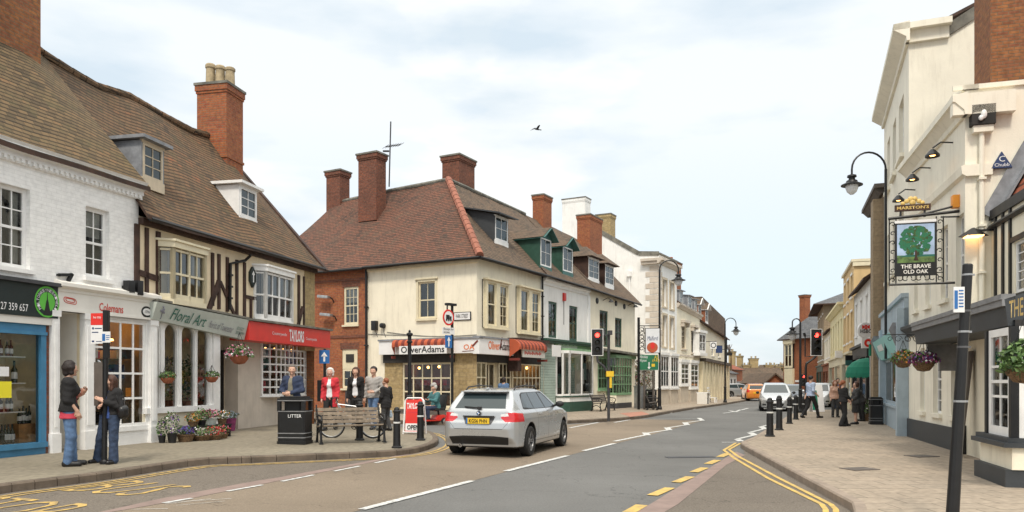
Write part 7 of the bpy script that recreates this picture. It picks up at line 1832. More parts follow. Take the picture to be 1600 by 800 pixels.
# ---- bollards
def bollard(loc,label,group,h=.95,r=.085):
 t=thing('bollard',label,'bollard',loc,0,group); g=MB()
 g.lathe([(0,0),(r*1.5,0),(r*1.5,.03),(r*1.15,.05),(r*1.08,.1),(r,h*.5),(r*.92,h*.86),(r*1.12,h*.88),(r*1.12,h*.91),(r*.85,h*.93),(r*.75,h*.97),(r*.35,h),(0,h)],seg=14); g.build('post','black_paint',t,autosm=35)
 g=MB(); g.lathe([(r*1.02,h*.60),(r*1.06,h*.605),(r*1.05,h*.635),(r*.98,h*.64)],seg=14); g.build('white_band','reflect_band',t); return t
for px,yb,yt,lab,gr in ((620,700,636,'black bollard with white band nearest the left kerb tip','bollards on the left pavement'),(657,688,627,'black bollard just right of the red advertising board','bollards on the left pavement'),(562,688,627,'black bollard behind the bench with the bicycle leaning on it','bollards on the left pavement'),
   (1203,682,621.5,'nearest black bollard on the right kerb','bollards along the right kerb'),(1217.5,672,618,'second black bollard on the right kerb','bollards along the right kerb'),(1233.5,662,620,'third black bollard on the right kerb','bollards along the right kerb'),(1243.5,655.5,617,'fourth black bollard on the right kerb','bollards along the right kerb'),(1255.5,648,621,'farthest black bollard, beside the man in the pale shirt','bollards along the right kerb')):
 p=G(px,yb,PAV); h=(yb-yt)/F*p.y; bollard(p,lab,gr,h,.085*max(.75,min(1.3,h)))
# ---- cast iron post with finial
p=G(640,669,PAV); h=(669-515)/F*p.y; t=thing('iron_post','tall black cast iron post with ball finial behind the red advertising board','post',p)
g=MB(); g.lathe([(0,0),(.13,0),(.13,.06),(.09,.12),(.075,.9),(.10,.93),(.10,.98),(.06,1.02),(.055,h-.42),(.09,h-.40),(.09,h-.36),(.055,h-.33),(.06,h-.2),(.10,h-.17),(.10,h-.12),(.03,h-.08),(.045,h-.04),(0,h)],seg=12); g.build('shaft','black_paint',t,autosm=35)
# ---- advertising board
p=G(648,678,PAV); t=thing('advertising_board','red and white pavement board reading TAYLORS OPEN by the left kerb','sign board',p,-.15)
g=MB(); wd=.56;H=1.0
for s_,y in ((-1,-.18),(1,.18)):
 g.tube([(-wd/2,y,0),(-wd/2+.02,y*.25,H-.08),(-wd/2+.08,y*.15,H),(wd/2-.08,y*.15,H),(wd/2-.02,y*.25,H-.08),(wd/2,y,0)],.022,seg=6)
g.tube([(-wd/2,-.18,.06),(wd/2,-.18,.06)],.02,seg=6); g.build('frame','sign_white',t)
up=Vector((0,.14,H)).normalized(); g=MB(); q=lambda x,k,o=0:(x,-.18+.14*k-.006-o,H*k)
g.face([q(-wd/2+.05,.08),q(wd/2-.05,.08),q(wd/2-.05,.96),q(-wd/2+.05,.96)]); g.face([q(-wd/2+.05,.08,-.02),q(-wd/2+.05,.96,-.02),q(wd/2-.05,.96,-.02),q(wd/2-.05,.08,-.02)]); B=g.build('panel','sign_red',t)
text('TAYLORS',B,q(-.2,.70,.004),X3,up,.40,.17,'white_ink',bold=.03); g=MB(); g.face([q(-.22,.1,.005),q(.22,.1,.005),q(.22,.30,.005),q(-.22,.30,.005)]); g.build('white_strip','sign_white',B)
text('OPEN',B,q(-.17,.13,.012),X3,up,.34,.13,'black_ink',bold=.03); text('Countrywide',B,q(-.15,.58,.004),X3,up,.3,.05,'cloth_coral')
# ---- round weight sign, plates and post by the corner shop
p=G(706.5,653,PAV); t=thing('sign_post','dark post with round no lorries sign and small blue arrow plate before the corner shop','sign post',p,R(52)); k=p.y/F
g=MB(); zt=(653-477)*k; g.tube([(0,0,0),(0,0,zt)],.055,seg=8); g.obox((-.1,-.02,zt+.02),(.5,.18,.09)); g.tube([(-.28,0,zt),(-.28,0,zt-.25)],.03,seg=6); g.build('post','black_metal',t)
Z=lambda y:(653-y)*k; cx=-.30
def rsign(par,cx,cz,r,ring='sign_red',face='sign_white',y=-.09):
 g=MB(); g.lathe([(0,y),(r,y),(r,y+.02),(0,y+.02)],(cx,0,cz),seg=28,axis='y'); o=g.build('sign_disc',ring,par); g=MB(); g.lathe([(0,y-.004),(r*.78,y-.004)],(cx,0,cz),seg=28,axis='y'); g.build('sign_face',face,o); return o
o=rsign(t,cx,Z(497),.31); g=MB(); y=-.1; g.box((cx-.15,y,Z(497)-.08),(cx+.05,y+.004,Z(497)+.1)); g.box((cx+.06,y,Z(497)-.08),(cx+.16,y+.004,Z(497)+.05));
for x in (-.12,.0,.12): g.lathe([(0,y-.002),(.045,y-.002)],(cx+x,0,Z(497)-.1),seg=10,axis='y')
g.build('lorry_symbol','black_ink',o)
g=MB(); g.box((cx-.34,-.09,Z(523)),(cx+.34,-.07,Z(512.5))); q_=g.build('lower_plate','sign_white',t); text('Except for\naccess',q_,(cx-.28,-.095,Z(522)+.02),X3,Z3,.56,.2,'black_ink')
g=MB(); g.box((cx-.18,-.09,Z(544)),(cx+.2,-.07,Z(524.5))); q_=g.build('blue_plate','sign_blue',t); g=MB(); g.box((cx-.02,-.095,Z(542)),(cx+.04,-.092,Z(532))); g.face([(cx-.09,-.096,Z(533)),(cx+.11,-.096,Z(533)),(cx+.01,-.096,Z(526.5))]); g.build('arrow','white_ink',q_)
# street name plate on the Park Street wall
t=thing('street_name_plate','white street name plate reading PARK STREET on the cream corner wall','sign',FP.w(FP.s(723),-.03,FP.z(723,494)),FP.a); wd=FP.s(737)-FP.s(710); g=MB(); g.box((-wd/2,-.01,-.17),(wd/2,.02,.17)); g.build('plate_edge','black_paint',t); g=MB(); g.box((-wd/2+.04,-.02,-.14),(wd/2-.04,-.011,.14)); q_=g.build('plate','sign_white',t); text('PARK STREET',q_,(-wd/2+.12,-.026,-.085),X3,Z3,wd-.24,.17,'black_ink')
# wall box cluster by Park Street window
for px,py,lab,sz in ((587.5,509,'tall dark flood lamp on the cream side street wall',(.25,.2,.42)),(600,509,'small round dark lamp right of the flood lamp on the cream wall',(.2,.16,.2))):
 t=thing('wall_box',lab,'wall lamp',FP.w(FP.s(px),-.1,FP.z(px,py)),FP.a); g=MB();
 if sz[2]>.3: g.obox((0,0,0),sz)
 else: g.lathe([(0,-.12),(.11,-.1),(.12,.08),(0,.1)],seg=12,axis='y')
 g.build('housing','black_metal',t,bevel=.02); g=MB(); g.tube([(0,.06,0),(0,.1,-.3),(.1,.09,-.5)],.012,seg=5); g.build('cable','plastic_grey',t)
# lamps on the brick wing
for px,py,lab in ((513,464,'small grey street lantern high on the brick wall'),(517,492,'grey street lantern on bracket lower on the brick wall')):
 t=thing('wall_lantern',lab,'wall lamp',FP.w(FP.s(px+9),0,FP.z(px+9,py)),FP.a); g=MB(); g.tube([(0,0,-.25),(0,-.12,-.1),(-.1,-.25,.0)],.03,seg=6); g.build('arm','black_metal',t); g=MB(); g.obox((-.35,-.3,.0),(.62,.22,.13),ry=.12); g.build('head','galv',t,bevel=.03)
# blue arrow sign on its pole near the agents
p=G(507.5,660,PAV); k=p.y/F; t=thing('arrow_sign_post','blue square arrow sign on dark pole beside the brick end of the agents','sign post',p); Z=lambda y:(660-y)*k
g=MB(); g.tube([(0,0,0),(0,0,Z(545))],.05,seg=8); g.box((-.22,-.12,Z(627)),(.2,.12,Z(594))) ; g.build('post','black_metal',t); g=MB(); g.box((-8*k,-.07,Z(568)),(8*k,-.05,Z(547))); q_=g.build('sign_plate','navy' if False else 'sign_blue',t); g=MB(); g.box((-.03,-.075,Z(565)),(.03,-.072,Z(556))); g.face([(-.11,-.075,Z(557)),(.11,-.075,Z(557)),(0,-.075,Z(550))]); g.build('arrow','white_ink',q_)
# ---- bus stop
p=G(163,725,PAV); k=p.y/F; t=thing('bus_stop','bus stop pole with red and white flag and grey timetable case at the left kerb','bus stop',p,-.15); Z=lambda y:(725-y)*k; X=lambda x:(x-163)*k
g=MB(); g.tube([(0,0,0),(X(166.5),0,Z(486))],.045,seg=8); g.box((X(163.5),-.05,Z(560)),(X(169.5),.05,Z(485))); g.lathe([(.075,0),(.075,.05),(.05,.08)],seg=10); g.build('post','black_metal',t)
g=MB(); g.box((X(142),-.035,Z(508)),(X(163.4),-.005,Z(489.5))); q_=g.build('red_flag','sign_red',t); text('bus stop',q_,(X(147),-.04,Z(499)),X3,Z3,X(160)-X(147),.06,'white_ink')
g=MB(); g.box((X(142),-.034,Z(537)),(X(163.4),-.006,Z(508.2))); q_=g.build('white_flag','sign_white',t); g=MB(); g.lathe([(0,-.038),(.02,-.038)],(X(146),0,Z(513)),seg=10,axis='y'); g.box((X(144),-.037,Z(534.5)),(X(148),-.036,Z(532))); g.box((X(151),-.037,Z(534)),(X(161),-.036,Z(533))); g.box((X(149),-.037,Z(514)),(X(161),-.036,Z(512.5))); g.box((X(144),-.037,Z(520)),(X(155),-.036,Z(518.5))); g.build('flag_print','navy',q_)
g=MB(); g.box((X(162.5),-.06,Z(535.5)),(X(177),-.052,Z(518.5))); q_=g.build('small_plate','sign_white',t); g=MB(); g.box((X(163.5),-.064,Z(533)),(X(168.5),-.062,Z(522))); g.box((X(170),-.064,Z(525)),(X(176),-.062,Z(524))); g.box((X(170),-.064,Z(528)),(X(176),-.062,Z(527))); g.box((X(170),-.064,Z(531)),(X(175),-.062,Z(530))); g.build('plate_print','sign_blue',q_)
g=MB(); g.box((X(148.5),-.05,Z(634)),(X(163),.02,Z(566))); g.build('timetable_case','grey_wood',t); g=MB(); g.beam((X(152),0,Z(563)),(X(165),0,Z(573)),.02,.03,up=(0,1,0)); g.beam((X(156),0,Z(627)),(X(166),0,Z(620)),.02,.03,up=(0,1,0)); g.build('clips','galv',t)
# ---- leaning post at the front right
b_=Vector((4.87,8.5,.13)); t=thing('leaning_post','tall black leaning signpost with metal clips at the front right','post',b_)
g=MB(); top=Vector((.175,0,2.87)); g.tube([(0,0,0),top*.5,top*.995,top],[.068,.058,.052,.044],seg=12); g.build('shaft','black_paint',t)
for z,nm in ((1.35,''),(2.12,''),(2.35,''),(2.75,''),(1.95,'')):
 q_=top*(z/2.87); g=MB(); r_=.073-.007*z; g.lathe([(r_-.004,-.012),(r_,-.01),(r_,.01),(r_-.004,.012)],q_,seg=12); g.obox(q_+Vector((r_+.012,0,0)),(.03,.02,.022)); g.build('clip','plastic_grey' if z in (1.95,2.35) else 'galv',t)
q_=top*.86; g=MB(); g.obox((q_.x-.115,-.07,q_.z),(.12,.012,.28)); S_=g.build('sign_plate','sign_white',t); g=MB(); g.obox((q_.x-.15,-.079,q_.z+.0),(.035,.004,.2));
for k in range(6): g.obox((q_.x-.095,-.079,q_.z+.10-.035*k),(.05,.004,.012))
g.build('plate_print','sign_blue',S_)
# ---- traffic signals
def signal(loc,rz,label,s=1.0,board=True):
 t=thing('traffic_signal',label,'traffic light',loc,rz); g=MB(); g.box((-.17*s,-.02,-.55*s),(.17*s,.22*s,.55*s)); g.build('housing','plastic_black',t,bevel=.02)
 if board:
  g=MB(); w_,h_=.26*s,.62*s; g.box((-w_,0,-h_),(w_,.02,h_)); g.build('backing_board','plastic_black',t)
  g=MB(); e=.022;
  g.box((-w_-e,-.004,-h_-e),(-w_,.024,h_+e)); g.box((w_,-.004,-h_-e),(w_+e,.024,h_+e)); g.box((-w_,-.004,h_),(w_,.024,h_+e)); g.box((-w_,-.004,-h_-e),(w_,.024,-h_)); g.build('white_border','sign_white',t)
 for i,m in enumerate(('red_lit','lens_dark','lens_dark')):
  z=(.34-.34*i)*s; g=MB(); g.lathe([(0,-.05),(.08*s,-.045),(.105*s,-.025)],(0,0,z),seg=18,axis='y'); g.build('lens',m,t)
  g=MB(); g.lathe([(.13*s,-.02),(.125*s,-.2*s)],(0,0,z),seg=14,axis='y',a0=-.2,a1=math.pi+.2); g.build('hood','plastic_black',t)
 return t
p=G(951,658,PAV); k=p.y/F; T_=thing('signal_pole','grey signal pole with small yellow box on the left pavement beyond the car','pole',p); Z=lambda y:(658-y)*k; X=lambda x:(x-951)*k
g=MB(); g.tube([(0,0,0),(0,0,Z(522))],.055,seg=8); g.tube([(0,0,Z(585)),(X(943),0,Z(572)),(X(934),0,Z(565)),(X(933),0,Z(556))],.05,seg=6); g.tube([(0,0,Z(524)),(X(942),0,Z(524))],.03,seg=6); g.obox((.04,-.05,Z(520)),(.16,.3,.16)); g.build('pole','dark_grey',T_)
g=MB(); g.box((X(947),-.12,Z(588.5)),(X(958.5),.1,Z(580))); g.box((X(952),-.1,Z(606)),(X(955.5),.0,Z(588.5))); g.build('push_button_box','orange_box' if False else 'plate_yellow',T_)
signal((p.x+X(933),p.y-.05,p.z+Z(535)),-.0,'red traffic signal with white edged board on the left pavement',s=(556-514)*k/1.29)
p=G(1259,649,PAV); k=p.y/F; T_=thing('signal_pole','black signal pole with angled bracket among the right bollards','pole',p); Z=lambda y:(649-y)*k; X=lambda x:(x-1259)*k
g=MB(); g.tube([(0,0,0),(0,0,Z(575)),(X(1260),0,Z(568)),(X(1270),0,Z(561)),(X(1275),0,Z(556))],.055,seg=8); g.tube([(X(1266),0,Z(525)),(X(1258),0,Z(525)),(X(1258),0,Z(557)),(X(1266),0,Z(557))],.03,seg=6); g.tube([(X(1258),0,Z(525)),(X(1256),0,Z(520))],.06,seg=6); g.build('pole','black_metal',T_)
signal((p.x+X(1275),p.y-.05,p.z+Z(535)),.06,'red traffic signal on a bracket above the right pavement',s=(556-514)*k/1.29)
p=G(1261,640,PAV); k=p.y/F; signal((p.x,p.y+.5,p.z+(640-594)*k),.1,'small low red traffic signal partly behind the man in the pale shirt',s=.6,board=False)
# ---- street lamps
def street_lamp(base,rz,H,R_,label,side=1,wall=False,r=.07,group='swan neck street lamps',drop=.25,sc_=1.0):
 t=thing('street_lamp',label,'street lamp',base,rz,group)
 g=MB(); z0=-.0
 if wall: g.tube([(0,0,-5.5),(0,0,H-R_)],.045,seg=8)
 else: g.lathe([(0,0),(.14,0),(.14,.1),(.10,.2),(.09,1.1),(.11,1.15),(.07,1.2)],seg=10); g.tube([(0,0,1.1),(0,0,H-R_)],[.07,.05],seg=8)
 g.build('column','black_metal',t)
 g=MB(); pts=[(side*(R_-R_*math.cos(a)),0,H-R_+R_*math.sin(a)) for a in [math.pi*j/12 for j in range(13)]]; pts.append((side*2*R_,0,H-R_-drop)); g.tube(pts,.032*sc_,seg=6); g.build('swan_neck','black_metal',t)
 cx=side*2*R_; cz=H-R_-drop; s=sc_
 g=MB(); g.lathe([(0,.04),(.06*s,.03),(.14*s,.0),(.15*s,-.06),(.10*s,-.08),(.10*s,-.14),(.17*s,-.18),(.19*s,-.24),(.34*s,-.31),(.34*s,-.34),(.05,-.32)],(cx,0,cz),seg=18); g.build('lamp_hood','black_metal',t,autosm=40)
 g=MB(); g.lathe([(.19*s,-.33),(.20*s,-.42),(.15*s,-.55),(.06*s,-.63),(0,-.64)],(cx,0,cz),seg=14); g.build('lamp_glass','frost',t,smooth=True)
 return t
def lamp_at(px,yb,ytop,pxl,label,off=0,**k):
 p=G(px,yb,off); s=p.y/F; H=(yb-ytop)*s; R_=abs(pxl-px)*s/2; return street_lamp(p,0,H,R_,label,side=1 if pxl>px else -1,**k)
lamp_at(1030.5,640,407,1060,'tall swan neck street lamp in front of the white townhouse quoins',off=PAV,sc_=1.15)
lamp_at(1133,629,497,1150,'farthest left swan neck street lamp, at the end of the cream terrace',off=PAV)
lamp_at(1250.5,645,498,1238,'slim swan neck street lamp on the right, beyond the bollards',off=PAV)
pz=RT.w(RT.s(1384,.3),-.3,0); k=pz.y/F; base=Vector((pz.x,pz.y,EYE+(596-300)*k)); H=(300-238)*k; R_=(1384-1331)*k/2
street_lamp(base,0,H,R_,'large swan neck lamp high on the edge of the tall white house',side=-1,wall=True,sc_=1.0,drop=.2)
# ---- direction sign, bar sign
p=G(1008,640,PAV); k=p.y/F; t=thing('direction_sign','green road direction sign on posts below the bar sign','road sign',p,-.1); Z=lambda y:(640-y)*k; X=lambda x:(x-1008)*k
g=MB(); g.tube([(X(1007),.08,0),(X(1007),.08,Z(555))],.06,seg=8); g.tube([(X(1021),.08,0),(X(1021),.08,Z(555))],.06,seg=8); g.build('posts','grey_wood',t)
g=MB(); g.box((X(998),-.02,Z(578.5)),(X(1029),.02,Z(554))); q_=g.build('white_edge','sign_white',t); g=MB(); g.box((X(998.6),-.03,Z(578)),(X(1028.4),-.021,Z(554.6))); q_=g.build('panel','sign_green',t)
text('Hinckley',q_,(X(1000),-.036,Z(561)),X3,Z3,X(1012)-X(1000),.2,'white_ink'); text("N'pton",q_,(X(1000),-.036,Z(566.5)),X3,Z3,X(1010)-X(1000),.2,'white_ink'); text('A5',q_,(X(1022),-.036,Z(561)),X3,Z3,.22,.2,'plate_yellow'); text('(A43)',q_,(X(1019),-.036,Z(566.5)),X3,Z3,.4,.2,'plate_yellow')
g=MB(); g.box((X(1013.3),-.037,Z(576)),(X(1014.7),-.034,Z(566))); g.face([(X(1011.5),-.038,Z(573.5)),(X(1014),-.038,Z(577)),(X(1016.5),-.038,Z(573.5))]); g.build('arrow','white_ink',q_); g=MB(); g.box((X(1018),-.036,Z(573)),(X(1023),-.034,Z(568.5))); q3=g.build('parking_panel','plate_yellow',q_)
t=thing('bar_sign','hanging bar sign with orange glass picture on scrolled bracket post','sign',p+Vector((0,0,Z(532))),-.1)
g=MB(); zz=-Z(532); g.tube([(X(998),0,zz),(X(998),0,Z(496)-Z(532))],.08,seg=6); g.tube([(X(998),0,Z(509)-Z(532)),(X(1031),0,Z(509)-Z(532))],.03,seg=6)
for j in range(6):
 cz=Z(515+6*j)-Z(532); pts=[(X(1003)+.16*(1-.7*i/14)*math.cos(i*.45)*(1 if j%2 else -1),0,cz+.13*(1-.7*i/14)*math.sin(i*.45)) for i in range(15)]; g.tube(pts,.02,seg=4)
g.tube([(X(1006.5),0,Z(509)-Z(532)),(X(1006.5),0,Z(550)-Z(532))],.02,seg=4); g.build('bracket','black_metal',t)
g=MB(); g.box((X(1008),-.04,Z(552)-Z(532)),(X(1031),.04,Z(512.5)-Z(532))); B=g.build('board_edge','black_paint',t); g=MB(); g.box((X(1009),-.05,Z(551)-Z(532)),(X(1030),-.041,Z(513.5)-Z(532))); B=g.build('board','sign_white' if False else 'frost',t)
g=MB(); cz=Z(543)-Z(532); g.lathe([(0,-.055),(.3,-.055)],(X(1019),0,cz),seg=18,axis='y',sx=1,sy=.95); g.build('painted_glass','terracotta' if False else 'awning_red',B); g=MB(); g.lathe([(0,-.06),(.12,-.06)],(X(1019.5),0,cz+.1),seg=12,axis='y',sy=1.6); g.build('painted_fruit','sign_red',B)
text('Malford',B,(X(1011),-.056,Z(532)-Z(532)),X3,Z3,X(1028)-X(1011),.24,'navy',shear=.3)
# cabinet
p=G(1001.5,638,PAV); t=thing('utility_cabinet','grey metal utility cabinet beside the green direction sign','cabinet',p,FB.a-.35); k=p.y/F; g=MB(); g.box((-8*k*.9,-.2,0),(8*k*.9,.3,34*k)); g.build('case','galv',t,bevel=.02); g=MB(); g.box((-8*k*.9-.03,-.23,34*k),(8*k*.9+.03,.33,34*k+.05)); g.build('lid','galv',t); g=MB(); g.box((-.02,-.21,.1),(.0,-.2,34*k-.1)); g.build('door_seam','dark_grey',t)
# white tables and seat outside the far shops
p=G(1099,631,PAV); k=p.y/F; t=thing('white_table','white cloth covered table outside the far left shops','table',p,FB.a); g=MB(); g.box((-8*k,-.4,18*k-.05),(8*k,.4,18*k)); g.build('tabletop','sign_white',t)
for x in (-7*k,7*k):
 g=MB(); g.box((x-.05,-.35,0),(x+.05,.35,18*k-.05)); g.build('leg','sign_cream',t)
g=MB(); g.box((-6*k,-.3,0),(6*k,.3,9*k)); g.build('shelf','dark_grey',t)
p=G(1114,629,PAV); k=p.y/F; t=thing('white_garden_seat','white slatted garden seat next to the white table','seat',p,FB.a); g=MB()
for j in range(4): g.box((-6*k,.25+.03*j,9*k+j*.2),(6*k,.29+.03*j,9*k+j*.2+.12))
g.build('backrest','sign_white',t); g=MB(); g.box((-6*k,-.25,8*k-.04),(6*k,.3,8*k)); g.build('seat','sign_white',t)
for x in (-5.5*k,5.5*k):
 g=MB(); g.box((x-.04,-.25,0),(x+.04,-.17,8*k)); g.box((x-.04,.22,0),(x+.04,.3,8*k)); g.build('leg','sign_white',t)
# projecting signs on the far left terrace
for px,py,sz,m,lab in ((1114.5,539.5,10,'sign_white','white square hanging sign above the far left shops'),(1123.5,546,10,'navy','navy hanging sign beside the white one, far left'),(1138,553,12,'black_ink','black hanging sign at the end of the far left terrace')):
 s_=FB.s(px,.9); pw=FB.w(s_,-.9,FB.z(px,py,.9)); k=pw.y/F; t=thing('projecting_sign',lab,'sign',pw,0); g=MB(); g.box((-sz/2*k,-.03,-sz*.55*k*(1 if m!='black_ink' else .4)),(sz/2*k,.03,sz*.55*k*(1 if m!='black_ink' else .4))); g.build('board',m,t); g=MB(); g.tube([(-sz/2*k-.5,.1,sz*.6*k),(sz/2*k,.0,sz*.6*k)],.025,seg=5); g.build('bracket','black_metal',t)
 if m=='sign_white': g=MB(); g.lathe([(.16,-.04),(.22,-.04)],(0,0,0),seg=14,axis='y'); g.build('ring_mark','black_ink',t)
# ---- right row signs and awnings
pw=W(1352,516,31.2); k=pw.y/F; t=thing('round_bank_sign','round white hanging sign reading HSBC with red hexagon','sign',pw,.0)
g=MB(); r=12*k; g.lathe([(0,-.05),(r,-.05),(r,.05),(0,.05)],seg=28,axis='y'); B=g.build('disc','sign_white',t); text('HSBC',t,(-r*.72,-.058,-r*.38),X3,Z3,r*1.44,r*.5,'black_ink',bold=.02)
g=MB(); h=r*.28; c0=r*.42; g.face([(-2*h*.9,-.06,c0-h),(-2*h*.9,-.06,c0+h),(0,-.06,c0)]); g.face([(2*h*.9,-.06,c0-h),(0,-.06,c0),(2*h*.9,-.06,c0+h)]); g.face([(-h*.9,-.061,c0+h),(h*.9,-.061,c0+h),(0,-.061,c0)]); g.face([(-h*.9,-.061,c0-h),(0,-.061,c0),(h*.9,-.061,c0-h)]); g.build('red_hexagon','sign_red',t); g=MB(); g.tube([(r,0,.1),(r+.7,.2,.1)],.03,seg=5); g.build('bracket','black_metal',t)
pw=W(1354,536,31.2); k=pw.y/F; t=thing('small_square_sign','small white square sign with red mark below the round bank sign','sign',pw,0); g=MB(); g.box((-8*k,-.04,-8*k),(8*k,.04,8*k)); g.build('board','sign_white',t); g=MB(); g.lathe([(.07,-.045),(.17,-.045)],(.05,0,.0),seg=14,axis='y'); g.build('red_mark','sign_red',t); g=MB(); g.tube([(8*k,0,0),(8*k+.6,.1,0)],.02,seg=5); g.build('bracket','black_metal',t)
def dome_awning(name,label,px,py,Y,wpx,hpx,mat,d=.9):
 c=RY(Y); base=W(px,py,Y); k=Y/F; t=thing(name,label,'awning',base,fH.a); g=MB(); Wd=wpx*k/math.cos(.0)/2*1.25; H_=hpx*k
 n=10
 for i in range(n):
  for j in range(4):
   def P(i,j):
    a=math.pi*i/n; e=math.pi/2*j/4; return (Wd*math.cos(a)*-1*math.cos(e)*1.0,-d*math.sin(a)*math.cos(e),H_*math.sin(e))
   g.face([P(i,j),P(i+1,j),P(i+1,j+1),P(i,j+1)])
  a0,a1=math.pi*i/n,math.pi*(i+1)/n; g.face([(-Wd*math.cos(a0),-d*math.sin(a0),-.22),(-Wd*math.cos(a1),-d*math.sin(a1),-.15),(-Wd*math.cos(a1),-d*math.sin(a1),0),(-Wd*math.cos(a0),-d*math.sin(a0),0)])
 g.build('canopy',mat,t); return t
pw=fH.sub(LH*.55);
t=dome_awning('domed_awning','dark green domed awning over the bank building entrance',1357,583,32.6,26,24,'awning_green')
pw=W(1364,547,30.2); t=thing('green_sign','small green flag sign beside the round bank sign','sign',pw,0); g=MB(); k=pw.y/F; g.box((-6*k,-.04,-9*k),(5*k,.04,9*k)); g.build('board','awning_green',t)
pw=W(1310,553,45); k=pw.y/F; t=thing('white_projecting_sign','small white projecting sign above the yellow house shopfront','sign',pw,0); g=MB(); g.box((-5*k,-.04,-6*k),(6*k,.04,5*k)); g.build('board','sign_white',t); g=MB(); g.tube([(5*k,0,0),(5*k+.8,.1,0)],.02,seg=5); g.build('bracket','black_metal',t)
pw=W(1326,563,39); k=pw.y/F; t=thing('teal_banner','small teal and dark hanging banner left of the green awning','sign',pw,0); g=MB(); g.box((-5*k,-.04,-8*k),(5*k,.04,0),0); g.box((-5*k,-.041,0),(6*k,.041,8*k),1); g.build('board',['teal_wood','black_paint'],t)
# wall lamp on ochre house
pw=fO.w(LO+.05,.9,6.6); t=thing('ochre_wall_lamp','black curved lamp on the side of the ochre house','wall lamp',pw,fO.a); g=MB(); g.tube([(0,.2,-.2),(.3,.1,-.3),(.5,-.1,-.1),(.55,-.2,.1)],.05,seg=6); g.lathe([(.0,.3),(.2,.12),(.2,.05),(0,.05)],(.55,-.2,.0),seg=10); g.build('lamp','black_metal',t)
# white advertising boards by the walking man
p=G(1275,643,PAV); k=p.y/F; t=thing('white_advertising_board','white and green pavement board behind the walking man','sign board',p,.15); g=MB(); g.beam((0,-.3,0),(0,-.02,1.35),.04,.85,up=(1,0,0)) if False else None
for s_,m in ((-1,'sign_white'),(1,'sign_white')):
 g=MB(); v=[(-.33,.28*s_,0),(.33,.28*s_,0),(.33,.02*s_,1.4),(-.33,.02*s_,1.4)]; g.face(v if s_<0 else v[::-1]); g.face([(a,b+.02,c) for a,b,c in (v[::-1] if s_<0 else v)]); g.build('panel',m,t)
g=MB(); g.face([(-.33,-.285,.1),(-.02,-.285,.1),(-.02,-.09,1.1),(-.33,-.09,1.1)]); g.build('green_poster','awning_green',t)
# ---- plants
def foliage(name,par,n,shape,mats,wts,size=.05,seed=0,center=(0,0,0),rad=(.2,.2,.2),flat=0):
 rnd=random.Random(seed); g=MB()
 for _ in range(n):
  while True:
   p=Vector((rnd.uniform(-1,1),rnd.uniform(-1,1),rnd.uniform(-1,1)))
   if p.length<=1 and (shape!='dome' or p.z>-.2): break
  if rnd.random()<.7: p=p.normalized()*rnd.uniform(.7,1.05)*(1 if shape!='dome' else 1)
  c=Vector(center)+Vector((p.x*rad[0],p.y*rad[1],p.z*rad[2])); m=rnd.choices(range(len(mats)),wts)[0]
  s=size*rnd.uniform(.6,1.3)*(1 if m==0 or m==1 else .85); n_=Vector((rnd.gauss(0,1),rnd.gauss(0,1),rnd.gauss(0,1)))+p*1.2; n_.normalize(); u=n_.orthogonal().normalized(); v=n_.cross(u)
  a=rnd.uniform(0,6.28); u,v=u*math.cos(a)+v*math.sin(a),v*math.cos(a)-u*math.sin(a)
  if m<2: g.face([c-u*s,c+v*s*.45+n_*s*.15,c+u*s,c-v*s*.45+n_*s*.15],m)
  else: g.face([c+(u*math.cos(t)+v*math.sin(t))*s*.6 for t in [k*math.pi/2.5 for k in range(5)]],m)
 return g.build(name,mats,par)
def basket(loc,label,r=.25,petals=('petal_pink','petal_white'),pot='wicker',n=330,hang=.5,rad=None,seed=1,wp=(3,2,2,2),arm=None):
 t=thing('hanging_basket',label,'hanging basket',loc)
 g=MB(); g.lathe([(0,-r*.85),(r*.5,-r*.75),(r*.85,-r*.3),(r*.9,0),(r*.8,0),(0,-.02)],seg=14); g.build('basket',pot,t,autosm=40)
 g=MB()
 for k in range(3): a=k*2.1; g.tube([(r*.85*math.cos(a),r*.85*math.sin(a),0),(0,0,hang)],.006,seg=4)
 g.build('chain','black_metal',t)
 foliage('flowers',t,n,'dome',['leaf_green','leaf_light']+list(petals),wp[:2+len(petals)],r*.2,seed,(0,0,r*.15),rad or (r*1.15,r*1.15,r*.75)); return t
basket(LB.w(LB.s(374,.5),-.5,LB.z(374,556,.5)),'hanging basket of pink and white flowers under the florist sign',r=.27,petals=('petal_pink','petal_white'),pot='terracotta',seed=2,hang=.62,rad=(.36,.36,.26),wp=(3,2,3,2),n=420)
basket(LB.w(LB.s(331,.25),-.25,LB.z(331,589,.25)),'small hanging pot of green plants between the florist windows and door',r=.17,petals=('petal_red',),pot='terracotta',seed=3,wp=(4,3,1),n=200,hang=.3)
basket(LB.w(LB.s(262,.25),-.25,LB.z(262,590,.25)),'trailing hanging pot before the second arched florist window',r=.17,petals=('petal_red',),pot='terracotta',seed=4,wp=(4,4,.5),n=200,hang=.5)
bz=RP.s(1470,.0)
def rb(px,py,d): return RP.w(RP.s(px,d),-d,RP.z(px,py,d))
basket(rb(1443,566,.75),'deep purple flower basket hanging on the pub front',r=.25,petals=('petal_magenta','petal_purple','petal_white'),seed=5,rad=(.32,.32,.22),wp=(1.5,.8,5,3,.6),n=600,hang=.55)
basket(rb(1411,563,.75),'orange and yellow flower basket left of the purple one',r=.23,petals=('petal_orange','petal_magenta'),seed=6,rad=(.28,.28,.24),wp=(3,4,3,1),n=450,hang=.5)
